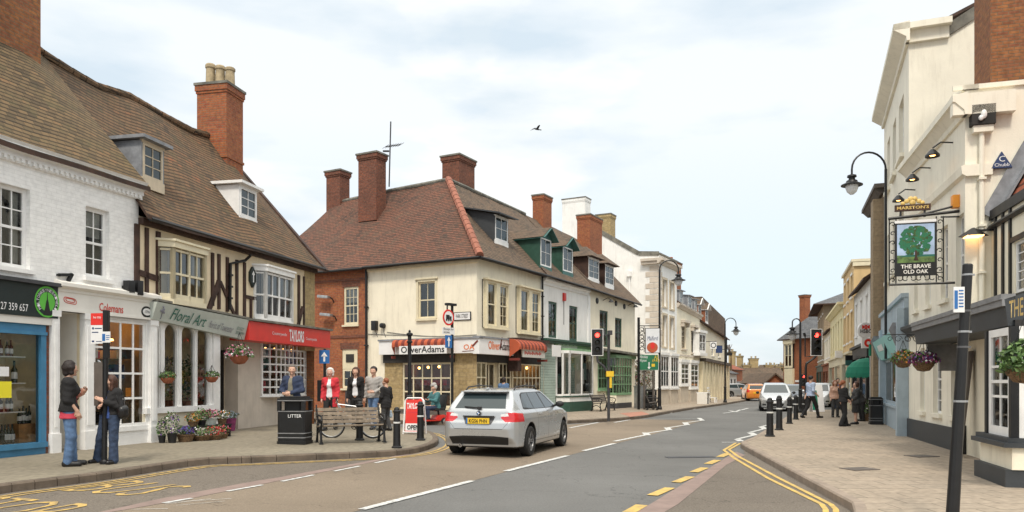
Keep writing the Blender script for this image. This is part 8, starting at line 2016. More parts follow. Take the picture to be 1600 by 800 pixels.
for px in (1446,1414):
 t=thing('basket_bracket','scrolled iron bracket holding the %s flower basket on the pub wall'%('purple' if px==1446 else 'orange'),'bracket',RP.w(RP.s(px+18,.0),0,RP.z(px+18,528,0)),RP.a)
 g=MB(); g.tube([(0,0,.1),(0,-.85,.1)],.012,seg=5); g.tube([(0,0,-.45),(0,0,.15)],.012,seg=5)
 for c,r in ((-.2,.12),(-.45,.10),(-.66,.07)): g.tube([(0,c+r*(1-.6*i/14)*math.cos(i*.5),-.02+r*(1-.6*i/14)*math.sin(i*.5)) for i in range(15)],.008,seg=4)
 g.build('bracket','black_metal',t)
for i,(px,w_) in enumerate(((264,'first'),(292,'second'),(314,'third'))):
 pw=LB.w(LB.s(px,-.35),.35,LB.z(px,640,-.35)); t=thing('window_plant','tall green plant standing inside the %s wide arched florist window'%w_,'potted plant',pw,0,'plants inside the florist windows'); g=MB(); g.lathe([(0,0),(.09,0),(.12,.22),(.11,.22)],seg=10); g.build('pot','terracotta',t,autosm=40); foliage('leaves',t,260,'ball',['leaf_green','leaf_light','petal_white','petal_pink'],(4,4,1,.6),.06,30+i,(0,0,.75),(.24,.2,.6))
# leafy basket at the far right edge
pb_=W(1600,575,10.7); t=basket(pb_,'large leafy green basket at the right edge in front of the bay window',r=.26,petals=('leaf_light',),seed=8,wp=(4,5,3),n=700,hang=.7,rad=(.30,.30,.36))
def pot_plant(px,py,label,r,ph,fr,fh,pot,petals,wp,seed,n=160,size=.035,name='flower_pot',cat='potted plant',z=0,group='plants for sale outside the florist'):
 p=G(px,py,PAV); p.z+=z; t=thing(name,label,cat,p,0,group); g=MB(); g.lathe([(0,0),(r*.72,0),(r,ph),(r*1.05,ph),(r*1.05,ph*.9)],seg=12); g.lathe([(0,ph*.9),(r,ph*.9)],seg=12); g.build('pot',pot,t,autosm=40)
 foliage('flowers',t,n,'ball',['leaf_green','leaf_light']+list(petals),wp,size,seed,(0,0,ph+fh*.45),(fr,fr,fh*.6)); return t
LO_=('lavender','white')
pot_plant(253,692,'thin dark pot of spiky lavender at the left end of the florist display',.085,.17,.11,.38,'black_paint',('petal_purple',),(4,2,1),11)
pot_plant(269,692,'tall dark pot of purple spires beside the lavender',.11,.22,.17,.5,'black_paint',('petal_purple','petal_white'),(4,1,2,1),12,220)
pot_plant(290,690,'round pale wicker basket of violet flowers',.2,.17,.2,.2,'wicker',('petal_purple','petal_blue'),(2,1,3,3),13,240)
pot_plant(315,688,'low basket of small white flowers in the florist display',.24,.12,.26,.22,'wicker',('petal_white',),(4,2,2),14,260)
pot_plant(334,687,'low basket of bright red flowers in front of the florist step',.21,.12,.24,.2,'wicker',('petal_red',),(2,1,4),15,260)
pot_plant(348,685,'small basket of red and pink flowers right of the red one',.14,.12,.18,.2,'wicker',('petal_red','petal_pink'),(2,1,2,2),16,160)
# display stand
p=G(322,685,PAV); t=thing('plant_stand','low dark stepped stand carrying the raised pots outside the florist','stand',p,LB.a-.1); g=MB(); g.box((-.62,-.16,.28),(.75,.2,.32)); g.build('shelf','black_paint',t)
for x in (-.6,.72):
 g=MB(); g.box((x-.02,-.14,0),(x+.02,.18,.28)); g.build('leg','black_paint',t)
def on_stand(dx,dy,*a,**k):
 o=pot_plant(*a,**k); q=Matrix.Rotation(LB.a-.1,3,'Z')@Vector((dx,dy,.32)); o.location=p+q; return o
on_stand(-.45,0,0+300,680,'yellow flowers raised on the left of the plant stand',.13,.12,.2,.18,'wicker',('petal_orange',),(3,2,3),17,180)
on_stand(-.1,.05,300,680,'green fern like plant in the middle left of the plant stand',.11,.13,.2,.3,'black_paint',('leaf_light',),(3,4,2),18,200)
on_stand(.22,.05,300,680,'pink and dark red flowers in the pale trough on the stand',.17,.18,.26,.2,'sign_green_grey',('petal_pink','petal_magenta','petal_red'),(2,1,2,2,2),19,260)
on_stand(.58,0,300,680,'white daisies on the right end of the plant stand',.12,.14,.2,.2,'wicker',('petal_white','petal_orange'),(3,2,3,1),20,200)
pot_plant(361,673,'dark pot with pale blue hydrangea by the florist doorway',.14,.34,.2,.2,'petal_magenta',('bag_blue',),(2,1,4),21,200)
# spiky cordyline
p=G(369,669,PAV); t=thing('cordyline','dark spiky leaved cordyline in a pot by the florist doorway','potted plant',p); g=MB(); g.lathe([(0,0),(.12,0),(.16,.32),(.15,.33)],seg=10); g.build('pot','petal_magenta',t)
def spikes(par,c,n,L,w_,mats,seed,droop=.3,name='leaves',up=.5):
 rnd=random.Random(seed); g=MB()
 for i in range(n):
  a=rnd.uniform(0,6.28); e=rnd.uniform(up,1.45); d=Vector((math.cos(a)*math.cos(e),math.sin(a)*math.cos(e),math.sin(e))); s=Vector((-math.sin(a),math.cos(a),0)); l=L*rnd.uniform(.7,1.1); m=rnd.randrange(len(mats)); pts=[]
  for k in range(5): t_=k/4; pts.append(Vector(c)+d*l*t_+Vector((0,0,-droop*l*t_*t_)))
  for k in range(4):
   w0=w_*(1-k/4*.8)*(.6 if k==0 else 1); w1=w_*(1-(k+1)/4*.95); g.face([pts[k]-s*w0,pts[k]+s*w0,pts[k+1]+s*w1,pts[k+1]-s*w1],m)
 return g.build(name,mats,par)
spikes(t,(0,0,.32),34,.55,.014,['leaf_brown','petal_magenta'],5)
p=G(1000,636,PAV)+Vector((-.6,1.6,0)); t=thing('palm_tree','spiky leaved palm rising between the cream house and the white townhouse','palm',p); g=MB(); g.tube([(0,0,0),(.1,0,1.5),(.0,0,3.0)],[.13,.11,.1],seg=8); g.build('trunk','wicker',t); spikes(t,(0,0,2.95),90,1.5,.035,['leaf_dark','leaf_green','leaf_light'],6,.45,'crown',-.1)
p=G(1023,632,PAV)+Vector((-.7,.6,0)); t=thing('climbing_shrub','rusty green climbing shrub against the white townhouse side wall','shrub',p); g=MB()
for k in range(5): g.tube([(0,0,0),(.1*k-.2,.1,1),(.25*k-.5,.15,2.1)],[.03,.02,.01],seg=5)
g.build('stem','wicker',t); foliage('leaves',t,1500,'ball',['leaf_brown','leaf_green','leaf_dark','petal_magenta'],(4,3,2,.4),.09,9,(0,0,1.7),(1.15,.6,1.5))
p=G(1357,662,PAV); t=pot_plant(1356,658,'leafy green plant by the bin on the right pavement',.16,.3,.3,.5,'wicker',('petal_white',),(4,3,1),24,300,.06,group='')
# bare distant tree
p=W(1141,0,90); p.z=gz(p.x,p.y); t=thing('bare_tree','small leafless tree top beyond the end of the left terrace','tree',p); g=MB(); rnd=random.Random(4); zt=EYE+(596-540)*90/F-p.z
g.tube([(0,0,0),(.1,0,zt*.7)],[.2,.1],seg=6); g.build('trunk','wicker',t); g=MB()
def br(a,d,l,r,n):
 b=a+d*l; g.tube([a,b],[r,r*.6],seg=4)
 if n:
  for _ in range(3): br(b,(d+Vector((rnd.uniform(-.8,.8),rnd.uniform(-.8,.8),rnd.uniform(-.1,.6)))).normalized(),l*.7,r*.6,n-1)
br(Vector((.1,0,zt*.65)),Vector((0,0,1)),zt*.14,.1,4); g.build('crown','wicker',t)
# ---- aerial on the corner roof, gull in the sky
p=FP.w(FP.s(608,-2.9),2.9,FP.z(608,282,-2.9)); k=p.y/F; t=thing('tv_aerial','tall television aerial on the second chimney of the corner house','aerial',p); g=MB(); g.tube([(0,0,-.3),(.08,0,92*k)],.035,seg=6); g.tube([(-.3,0,46*k),(.0,0,46*k)],.05,seg=5); g.build('mast','dark_grey',t); g=MB(); g.tube([(-.15,-.1,52*k),(.5,.4,60*k)],.025,seg=5)
for j in range(7): c=Vector((-.15,-.1,52*k)).lerp(Vector((.5,.4,60*k)),j/6); g.tube([c+Vector((.1,-.15,0))*2,c-Vector((.1,-.15,0))*2],.012,seg=4)
g.build('antenna','dark_grey',t)
p=W(839,202,42); t=thing('gull','dark bird gliding with raised wings in the sky','bird',p,.3); g=MB()
prof=[(-.42,.0),(-.3,.03),(-.12,.09),(.1,.1),(.28,.05),(.4,.07),(.47,.0)]
g.tube([(x,0,0) for x,_ in prof],[max(.008,r*.75) for _,r in prof],seg=8)
for s_ in (-1,1):
 pts=[(0.0,s_*.05,.03),(.02,s_*.3,.20),(-.05,s_*.55,.18),(-.22,s_*.85,.10)]; wds=[.12,.1,.07,.01]
 for a_,b_,wa,wb in zip(pts[:-1],pts[1:],wds[:-1],wds[1:]):
  g.mesh([(a_[0]+wa,a_[1],a_[2]),(a_[0]-wa,a_[1],a_[2]),(b_[0]-wb,b_[1],b_[2]),(b_[0]+wb,b_[1],b_[2]),(a_[0],a_[1],a_[2]+.025),(b_[0],b_[1],b_[2]+.01)],[(0,1,2,3),(0,3,5,4),(4,5,2,1),(0,4,1),(3,2,5)])
g.build('body','dark_grey',t,autosm=50); t.rotation_euler=(0,0,math.pi*.15); t.scale=(.62,.62,.62)
# =============== implicit surfaces: vehicles and people ===============
def surfnet(V,lo,h):
 I=V<0; nx,ny,nz=V.shape
 c=np.zeros((nx-1,ny-1,nz-1),np.int8)
 for i in (0,1):
  for j in (0,1):
   for k in (0,1): c+=I[i:nx-1+i,j:ny-1+j,k:nz-1+k]
 m=(c>0)&(c<8); idx=-np.ones(m.shape,np.int64); cells=np.argwhere(m); idx[m]=np.arange(len(cells))
 P=np.zeros((len(cells),3)); W_=np.zeros(len(cells)); x,y,z=cells.T
 for ax in range(3):
  o=[0,0,0]; o[ax]=1; ot=[a for a in range(3) if a!=ax]
  for a in (0,1):
   for b in (0,1):
    q=[0,0,0]; q[ot[0]]=a; q[ot[1]]=b
    v0=V[x+q[0],y+q[1],z+q[2]]; v1=V[x+q[0]+o[0],y+q[1]+o[1],z+q[2]+o[2]]
    s=(v0<0)!=(v1<0); t=np.where(s,v0/np.where(s,v0-v1,1),0)
    for d in range(3): P[:,d]+=np.where(s,q[d]+(t if d==ax else 0),0)
    W_+=s
 P=(P/W_[:,None]+cells)*h+np.array(lo); F_=[]
 for ax in range(3):
  o=[0,0,0];o[ax]=1; A=I[:nx-o[0],:ny-o[1],:nz-o[2]]; B=I[o[0]:,o[1]:,o[2]:]; e=np.argwhere(A!=B); a1,a2=[(1,2),(2,0),(0,1)][ax]
  e=e[(e[:,a1]>0)&(e[:,a2]>0)&(e[:,a1]<V.shape[a1]-1)&(e[:,a2]<V.shape[a2]-1)]; sg=A[e[:,0],e[:,1],e[:,2]]
  def g(d1,d2): q=e.copy(); q[:,a1]-=d1; q[:,a2]-=d2; return idx[q[:,0],q[:,1],q[:,2]]
  Q=np.stack([g(1,1),g(0,1),g(0,0),g(1,0)],1); Q[~sg]=Q[~sg][:,::-1]; F_.append(Q)
 return P,np.concatenate(F_)
def smax(a,b,k): h=np.clip(.5-.5*(b-a)/k,0,1); return a*h+b*(1-h)+k*h*(1-h)
def mkmesh(name,P,F_,mat,parent,smooth=True):
 me=bpy.data.meshes.new(name); me.from_pydata(P.tolist(),[],F_.tolist() if hasattr(F_,'tolist') else F_); me.materials.append(M[mat])
 if smooth: me.polygons.foreach_set('use_smooth',[True]*len(me.polygons))
 o=bpy.data.objects.new(name,me); C.objects.link(o); o.parent=parent; return o
def car(label,loc,rz,L,Wd,zt,xr,xf,yw,T,axles,wr,paint,regions,zs=1.0,h=.022,spokes=5,name='parked_car',extra=None,seams=()):
 t=thing(name,label,'car',loc,rz)
 xs=np.arange(-.1,L+.12,h); ys=np.arange(-.02-Wd,Wd+.04,h); zsn=np.arange(.08,max(p[1] for p in zt)+.1,h)
 X,Y,Z=np.meshgrid(xs,ys,zsn,indexing='ij'); ip=lambda q,tb:np.interp(q,[p[0] for p in tb],[p[1] for p in tb])
 sl=np.gradient(ip(xs,zt),h); f=(Z-ip(X,zt))/np.sqrt(1+np.clip(sl,-3,3)**2)[:,None,None]
 f=smax(f,(np.abs(Y)-Wd*ip(X,yw)*ip(Z,T))/1.05,.05); f=smax(f,(ip(Z,xr)-X)*.8,.06); f=smax(f,(X-ip(Z,xf))*.8,.08); f=smax(f,.2-Z,.04)
 for ax in axles:
  r=np.sqrt((X-ax)**2+(Z-wr)**2); d=smax(wr*1.13-r,Wd*.66-np.abs(Y),.01) if False else np.maximum(-(wr*1.14-r),-(np.abs(Y)-Wd*.64)); f=np.maximum(f,-d)
 P,Fc=surfnet(f,(xs[0],ys[0],zsn[0]),h); P[:,2]*=1
 GR=[np.gradient(f,h,axis=a_) for a_ in range(3)]
 bm=bmesh.new(); vs=[bm.verts.new(p) for p in P]
 for q in Fc:
  try: bm.faces.new([vs[i] for i in q])
  except ValueError: pass
 tags={};
 def cut(axis,poly,cond,tag):
  a,b=(0,2) if axis=='y' else (1,2)
  n=len(poly); lo0=min(p[0] for p in poly)-h*2;hi0=max(p[0] for p in poly)+h*2;lo1=min(p[1] for p in poly)-h*2;hi1=max(p[1] for p in poly)+h*2
  cx=sum(p[0] for p in poly)/n; cz=sum(p[1] for p in poly)/n
  def near():
   fs=[f_ for f_ in bm.faces if (lambda c:lo0<c[a]<hi0 and lo1<c[b]<hi1 and cond(c))(f_.calc_center_median())]; return fs
  for i in range(n):
   p,q=poly[i],poly[(i+1)%n]; nn=[0,0,0]; nn[a]=q[1]-p[1]; nn[b]=-(q[0]-p[0]); co_=[0,0,0]; co_[a]=p[0]; co_[b]=p[1]; fs=near()
   ed=set(e for f_ in fs for e in f_.edges); ve=set(v for f_ in fs for v in f_.verts)
   bmesh.ops.bisect_plane(bm,geom=list(ve)+list(ed)+fs,plane_co=co_,plane_no=nn)
  for f_ in near():
   c=f_.calc_center_median(); ok=True
   for i in range(n):
    p,q=poly[i],poly[(i+1)%n]; s=(q[0]-p[0])*(c[b]-p[1])-(q[1]-p[1])*(c[a]-p[0]); s0=(q[0]-p[0])*(cz-p[1])-(q[1]-p[1])*(cx-p[0])
    if s*s0<0: ok=False;break
   if ok: f_.material_index=tag
 names=[('body',paint)]
 for nm,mt_,axis,poly,cond in regions:
  names.append((nm,mt_)); cut(axis,poly,cond,len(names)-1)
 # wheel arch lining and underside
 names.append(('wheel_arches','plastic_black'))
 for f_ in bm.faces:
  if f_.material_index: continue
  c=f_.calc_center_median()
  for ax in axles:
   r=math.hypot(c.x-ax,c.z-wr)
   if r<wr*1.16 and abs(c.y)<Wd*.99 and (r<wr*1.10 or abs(f_.normal.y)<.5 or abs(c.y)<Wd*.7): f_.material_index=len(names)-1
  if c.z<.235 and f_.normal.z<-.3: f_.material_index=len(names)-1
 def sdfn(co):
  q=(np.array(co)-np.array((xs[0],ys[0],zsn[0])))/h; i=np.clip(q.astype(int),0,np.array(f.shape)-2); w=q-i; n=np.zeros(3)
  for a in (0,1):
   for b in (0,1):
    for c in (0,1):
     k=(w[0] if a else 1-w[0])*(w[1] if b else 1-w[1])*(w[2] if c else 1-w[2]); n+=k*np.array([g_[i[0]+a,i[1]+b,i[2]+c] for g_ in GR])
  n[2]/=zs; return n/(np.linalg.norm(n)+1e-9)
 bmesh.ops.dissolve_degenerate(bm,dist=.0006,edges=bm.edges[:]); bmesh.ops.remove_doubles(bm,verts=bm.verts[:],dist=.0012)
 big=[f_ for f_ in bm.faces if len(f_.verts)>4]; bmesh.ops.triangulate(bm,faces=big)
 bm.verts.index_update(); nrm={v.index:tuple(sdfn(v.co)) for v in bm.verts}
 for v in bm.verts: v.co.z=v.co.z*zs
 for i,(nm,mt_) in enumerate(names):
  fs=[f_ for f_ in bm.faces if f_.material_index==i]
  if not fs: continue
  vid={};VV=[];FF=[];NN=[]
  for f_ in fs:
   ids=[]
   for v in f_.verts:
    k=v.index
    if k not in vid: vid[k]=len(VV); VV.append(tuple(v.co)); NN.append(nrm[k])
    ids.append(vid[k])
   if len(set(ids))==len(ids)>2: FF.append(ids)
  me=bpy.data.meshes.new(nm); me.from_pydata(VV,[],FF); me.materials.append(M[mt_]); me.polygons.foreach_set('use_smooth',[True]*len(FF)); me.update(); me.validate(); me.normals_split_custom_set_from_vertices(NN); o=bpy.data.objects.new(nm,me); C.objects.link(o); o.parent=t
 bm.free()
 for ax in axles:
  for s in (-1,1):
   y=s*(Wd-.12); W_=thing('wheel',None,None,(ax,y,wr)); W_.parent=t; g=MB(); w=.11; g.lathe([(wr*.66,-w),(wr*.93,-w),(wr,-w*.75),(wr,w*.75),(wr*.93,w),(wr*.66,w)],seg=28,axis='y'); g.build('tyre','rubber',W_,autosm=35)
   g=MB(); g.lathe([(wr*.69,-w*.8),(wr*.69,w*.8)],seg=24,axis='y'); g.lathe([(wr*.70,s*w*.9),(wr*.64,s*w*.8),(wr*.62,s*w*.2)],seg=24,axis='y'); g.lathe([(0,s*w*.55),(wr*.16,s*w*.55),(wr*.2,s*w*.3)],seg=12,axis='y')
   for k in range(spokes):
    for dd in (-.16,.16):
     a=2*math.pi*k/spokes; g.beam((wr*.1*math.cos(a),s*w*.45,wr*.1*math.sin(a)),(wr*.66*math.cos(a+dd),s*w*.6,wr*.66*math.sin(a+dd)),.028,.03)
   g.lathe([(0,s*w*.05),(wr*.62,s*w*.05)],seg=20,axis='y',m=1); g.build('rim',['alloy','plastic_black'],W_,autosm=35)
 if extra: extra(t)
 return t
BZ=1.06
def bmw():
 zt=[(-.2,.9),(.05,1.0),(.12,1.06),(.5,1.375),(.62,1.39),(.9,1.415),(1.6,1.435),(2.2,1.42),(2.6,1.36),(3.3,.99),(3.5,.95),(4.0,.86),(4.35,.74),(4.55,.6)]
 xr=[(.1,.2),(.3,.12),(.42,.03),(.6,.0),(.72,.02),(.78,.06),(.95,.09),(1.02,.13),(1.36,.5),(1.5,.6)]; xf=[(.1,4.35),(.3,4.46),(.5,4.52),(.7,4.47),(.8,4.4),(1,4.3)]
 yw=[(-.1,.66),(.0,.74),(.08,.84),(.2,.915),(.4,.965),(.9,1.0),(3.6,1.0),(4.1,.94),(4.35,.8),(4.5,.6)]
 T=[(.1,.94),(.35,.985),(.6,1.0),(.8,.995),(.92,.96),(.98,.90),(1.34,.67),(1.45,.57)]
 R_=lambda c:c.x<.75; Fs=lambda c:c.x>2.4
 sd=lambda s:(lambda c:c.y*s>.3)
 reg=[('rear_window','car_glass','x',[(-.60,1.015),(-.50,1.325),(.50,1.325),(.60,1.015)],R_),('windscreen','car_glass','x',[(-.66,1.0),(-.52,1.36),(.52,1.36),(.66,1.0)],lambda c:c.x>2.55)]
 for s in (-1,1):
  reg.append(('window_surround','plastic_black','y',[(.60,1.0),(.82,1.29),(1.0,1.338),(2.47,1.348),(2.66,1.25),(3.1,.98)],sd(s)))
  reg+= [('side_window','car_glass','y',[(.66,1.03),(.80,1.22),(.98,1.315),(1.36,1.33),(1.30,.995)],sd(s)),('side_window','car_glass','y',[(1.34,.995),(1.40,1.33),(2.10,1.335),(2.16,.985)],sd(s)),('side_window','car_glass','y',[(2.22,.985),(2.18,1.33),(2.45,1.31),(3.02,1.0)],sd(s))]
  reg+= [('tail_light','lamp_red','x',[(s*.50,.83),(s*.62,.745),(s*.95,.745),(s*.95,.90),(s*.80,.94),(s*.62,.93)],lambda c:c.x<.42)]
  reg+= [('light_lens','lamp_clear','x',[(s*.50,.86),(s*.51,.90),(s*.66,.925),(s*.69,.865),(s*.60,.855)],lambda c:c.x<.3)]
  for x in (1.36,2.2): reg.append(('door_seam','plastic_black','y',[(x-.005,.30),(x-.005,.99),(x+.005,.99),(x+.005,.30)],sd(s)))
  reg.append(('sill_line','plastic_black','y',[(1.2,.305),(1.2,.315),(3.2,.315),(3.2,.305)],sd(s)))
  reg.append(('belt_trim','plastic_black','y',[(.66,.985),(.66,1.0),(3.0,.985),(3.0,.97)],sd(s)))
 reg+= [('rear_bumper_insert','plastic_black','x',[(-.66,.27),(-.70,.43),(-.35,.455),(.35,.455),(.70,.43),(.66,.27)],lambda c:c.x<.25)]
 reg+= [('boot_seam','plastic_black','x',[(-.56,.59),(-.56,.60),(.56,.60),(.56,.59)],lambda c:c.x<.3)]
 for s in (-1,1): reg.append(('boot_seam','plastic_black','x',[(s*.56,.60),(s*.567,.60),(s*.70,.745),(s*.69,.745)],lambda c:c.x<.3))
 reg.append(('plate_recess','plastic_grey','x',[(-.38,.845),(-.30,.69),(.30,.69),(.38,.845)],lambda c:c.x<.3))
 def ex(t):
  z=.765*BZ; g=MB(); g.obox((-.012,0,z),(.02,.54,.125),rx=0); B=g.build('number_plate','plate_yellow',t); text('KG56 PHN',B,(-.026,.20,z-.04),(0,-1,0),Z3,.42,.08,'black_ink',bold=.01); g=MB(); g.box((-.0235,.235,z-.06),(-.0225,.27,z+.06)); g.build('plate_band','sign_blue',B)
  g=MB(); g.box((-.0,-.36,.85*BZ),(.055,.36,.87*BZ)); g.build('boot_handle','plastic_black',t)
  g=MB(); g.lathe([(0,.02),(.045,.025),(.05,.05)],(.0,0,.925*BZ),seg=18,axis='x'); bd=g.build('badge','black_ink',t); g=MB();
  for k in range(4): a0=k*math.pi/2; g.face([(.018,0,.925*BZ)]+[(.018,.03*math.cos(a0+j*.393),.925*BZ+.03*math.sin(a0+j*.393)) for j in range(5)],k%2)
  g.build('badge_quarters',['sign_white','sign_blue'],bd)
  g=MB(); g.beam((.10,.03,1.03*BZ),(.13,.36,1.05*BZ),.03,.025); g.obox((.10,.0,1.03*BZ),(.05,.09,.05)); g.build('rear_wiper','plastic_black',t)
  for s in (-1,1):
   g=MB(); g.tube([(.75,s*.58,1.40*BZ),(.85,s*.575,1.455*BZ),(1.5,s*.565,1.485*BZ),(2.3,s*.56,1.465*BZ),(2.45,s*.56,1.40*BZ)],.018,seg=6); g.build('roof_rail','plastic_black',t)
   g=MB(); g.ball((2.92,s*1.03,1.05*BZ),(.07,.11,.075),seg=12,rings=8); g.beam((2.95,s*.83,1.0*BZ),(2.93,s*.98,1.03*BZ),.05,.05); g.build('door_mirror','car_silver' if False else 'plastic_black',t,smooth=True)
   for x in (1.55,2.42): g=MB(); g.tube([(x-.09,s*.95,.88*BZ),(x,s*.982,.885*BZ),(x+.09,s*.953,.89*BZ)],.013,seg=6); g.build('door_handle','car_silver',t)
  g=MB();
  for y in (.38,): g.lathe([(.035,.10),(.04,.02),(.03,.02),(.028,.1)],(0,y+.05,.26),seg=12,axis='x')
  g.build('exhaust','chrome',t)
  g=MB(); g.ball((.62,0,1.40*BZ),(.14,.02,.055),seg=8,rings=6); g.build('aerial_fin','car_silver',t,smooth=True)
  g=MB(); g.box((.35,-.55,1.353*BZ),(.60,.55,1.375*BZ)); g.build('roof_spoiler','car_silver',t,bevel=.01)
  for y in (-.38,.38): g=MB(); g.ball((1.7,y,.95),(.1,.24,.35),seg=10,rings=8); g.ball((1.7,y,1.2),(.06,.11,.1),seg=10,rings=6); g.build('seat','interior_dark',t,smooth=True)
 hd=R(19.3); d=Vector((math.sin(hd),math.cos(hd),0)); n=Vector((-d.y,d.x,0)); rr=G(822,712.5,0); o=rr-d*.86+n*(.965-.14); o.z=gz(o.x,o.y)
 car('silver estate car driving away from the camera, number plate KG56 PHN',o,math.atan2(d.y,d.x),4.52,.965,zt,xr,xf,yw,T,(.86,3.62),.335,'car_silver',reg,zs=BZ,h=.02,extra=ex,name='estate_car')
bmw()
def other_car(label,loc,hd,kind,paint,h=.035,plate='sign_white',name='parked_car',zs=1.06):
 """front of the car points along heading hd (degrees clockwise from straight ahead)"""
 if kind=='mpv':
  L=4.35;Wd=.9;zt=[(-.2,1.3),(.05,1.45),(.3,1.56),(1.4,1.62),(2.4,1.58),(2.7,1.5),(3.6,1.03),(3.8,.98),(4.1,.88),(4.4,.72)]; bw=1.0;top=1.5;ws=3.45
 else:
  L=4.2;Wd=.86;zt=[(-.2,.95),(.02,1.02),(.12,1.1),(.45,1.36),(.9,1.42),(1.9,1.42),(2.4,1.34),(3.15,.96),(3.3,.93),(3.9,.84),(4.25,.68)]; bw=.95;top=1.34;ws=3.05
 xr=[(.1,.15),(.35,.03),(.6,0),(.8,.03),(bw,.06),(top,.2 if kind=='mpv' else .42),(1.7,.4)]; xf=[(.1,L-.15),(.3,L-.05),(.5,L),(.7,L-.06),(.9,L-.2),(1.2,L-.4)]
 yw=[(-.1,.72),(.1,.9),(.4,.97),(1,1),(L-.9,1),(L-.4,.9),(L-.15,.74),(L,.5)]; T=[(.1,.94),(.35,.985),(.6,1),(.8,.99),(bw,.94),(top,.74),(1.65,.62)]; sd=lambda s:(lambda c:c.y*s>.3)
 reg=[('rear_window','car_glass','x',[(-.58,bw+.03),(-.5,top-.05),(.5,top-.05),(.58,bw+.03)],lambda c:c.x<.75),('windscreen','car_glass','x',[(-.68,bw+.05),(-.55,top),(.55,top),(.68,bw+.05)],lambda c:c.x>2.2),
      ('grille','plastic_black','x',[(-.35,.30),(-.42,.46),(.42,.46),(.35,.30)],lambda c:c.x>L-.4),('grille','plastic_black','x',[(-.3,.60),(-.33,.66),(.33,.66),(.3,.60)],lambda c:c.x>L-.5)]
 for s in (-1,1): reg+= [('side_window','car_glass','y',[(.5,bw+.04),(.6,top-.06),(1.6,top-.04),(1.65,bw+.02)],sd(s)),('side_window','car_glass','y',[(1.72,bw+.02),(1.68,top-.04),(2.3,top-.05),(ws-.1,bw+.03)],sd(s)),
      ('headlight','lamp_clear','x',[(s*.42,.62),(s*.48,.72),(s*.82,.80),(s*.86,.66)],lambda c:c.x>L-.75),('tail_light','lamp_red','x',[(s*.58,.72),(s*.58,.95),(s*.9,.98),(s*.9,.70)],lambda c:c.x<.35),('fog_lamp','plastic_black','x',[(s*.55,.34),(s*.55,.44),(s*.75,.44),(s*.75,.34)],lambda c:c.x>L-.5)]
 def ex(t):
  g=MB(); g.box((L-.01,-.26,.47*zs),(L+.015,.26,.58*zs)); g.build('number_plate',plate,t); g=MB(); g.box((-.02,-.26,.62*zs),(.01,.26,.73*zs)); g.build('number_plate','plate_yellow',t)
  for s in (-1,1): g=MB(); g.ball((ws-.35,s*(Wd+.09),(bw+.06)*zs),(.07,.1,.08),seg=8,rings=6); g.build('door_mirror',paint if paint!='car_silver' else 'plastic_black',t,smooth=True)
 d=Vector((math.sin(R(hd)),math.cos(R(hd)),0)); o=Vector(loc)-d*L/2; o.z=gz(loc[0],loc[1])
 return car(label,o,math.atan2(d.y,d.x),L,Wd,zt,xr,xf,yw,T,(.8,L-.85),.32,paint,reg,zs=zs,h=h,extra=ex,name=name)
def at(px,Y): return ((px-CX)/F*Y,Y,0)
other_car('silver people carrier facing the camera, coming up the street past the bollards',at(1211,45.2),197,'mpv','car_silver',.03,name='people_carrier',zs=1.0)
other_car('dark blue car following the silver people carrier',at(1236,54),200,'hatch','car_dark',name='dark_car')
other_car('white people carrier parked facing the camera by the right pavement',at(1281,52.6),207,'mpv','car_white',.032,name='parked_car',zs=1.0)
other_car('orange car heading away at the far left bend',at(1177,68),10,'hatch','car_orange',.04,name='orange_car')
other_car('pale car parked far off by the white cottage',at(1153,80),75,'hatch','car_grey',.045)
# =============== people ===============
def blob(prims,h,seed=0,wr=0.0,clip=None):
 """smooth union of tapered capsules (a,b,ra,rb,k,ys) sampled on a grid; ys flattens front to back"""
 A=np.array([p[0] for p in prims]+[p[1] for p in prims],float); m=max(max(p[2],p[3]) for p in prims)+.05
 lo=A.min(0)-m; hi=A.max(0)+m; n=np.ceil((hi-lo)/h).astype(int)+1; V=np.full(n,.3)
 ax=[lo[i]+h*np.arange(n[i]) for i in range(3)]
 for a,b,ra,rb,k,ys in prims:
  a=np.array(a,float);b=np.array(b,float); r=max(ra,rb)+k+.03; l_=np.maximum(((np.minimum(a,b)-r-lo)/h).astype(int),0); u_=np.minimum(((np.maximum(a,b)+r-lo)/h).astype(int)+2,n)
  X,Y,Z=np.meshgrid(ax[0][l_[0]:u_[0]],ax[1][l_[1]:u_[1]],ax[2][l_[2]:u_[2]],indexing='ij'); d=b-a; L2=max((d*d).sum(),1e-9)
  t=np.clip(((X-a[0])*d[0]+(Y-a[1])*d[1]+(Z-a[2])*d[2])/L2,0,1); dx=X-a[0]-t*d[0]; dy=(Y-a[1]-t*d[1])/ys; dz=Z-a[2]-t*d[2]
  D=np.sqrt(dx*dx+dy*dy+dz*dz)-(ra+(rb-ra)*t); sl=np.s_[l_[0]:u_[0],l_[1]:u_[1],l_[2]:u_[2]]; v=V[sl]
  hh=np.maximum(k-np.abs(v-D),0)/k; V[sl]=np.minimum(v,D)-hh*hh*k*.25
 if wr or clip:
  X,Y,Z=np.meshgrid(*ax,indexing='ij')
  if wr: V=V+wr*(np.sin(X*31+Z*23+seed)*np.sin(Z*37+Y*29+seed*2)+.6*np.sin(Z*61+X*17+seed))
  if clip: V=np.maximum(V,clip(X,Y,Z))
 return surfnet(V,lo,h)
def mirror(p): return (-p[0],p[1],p[2])
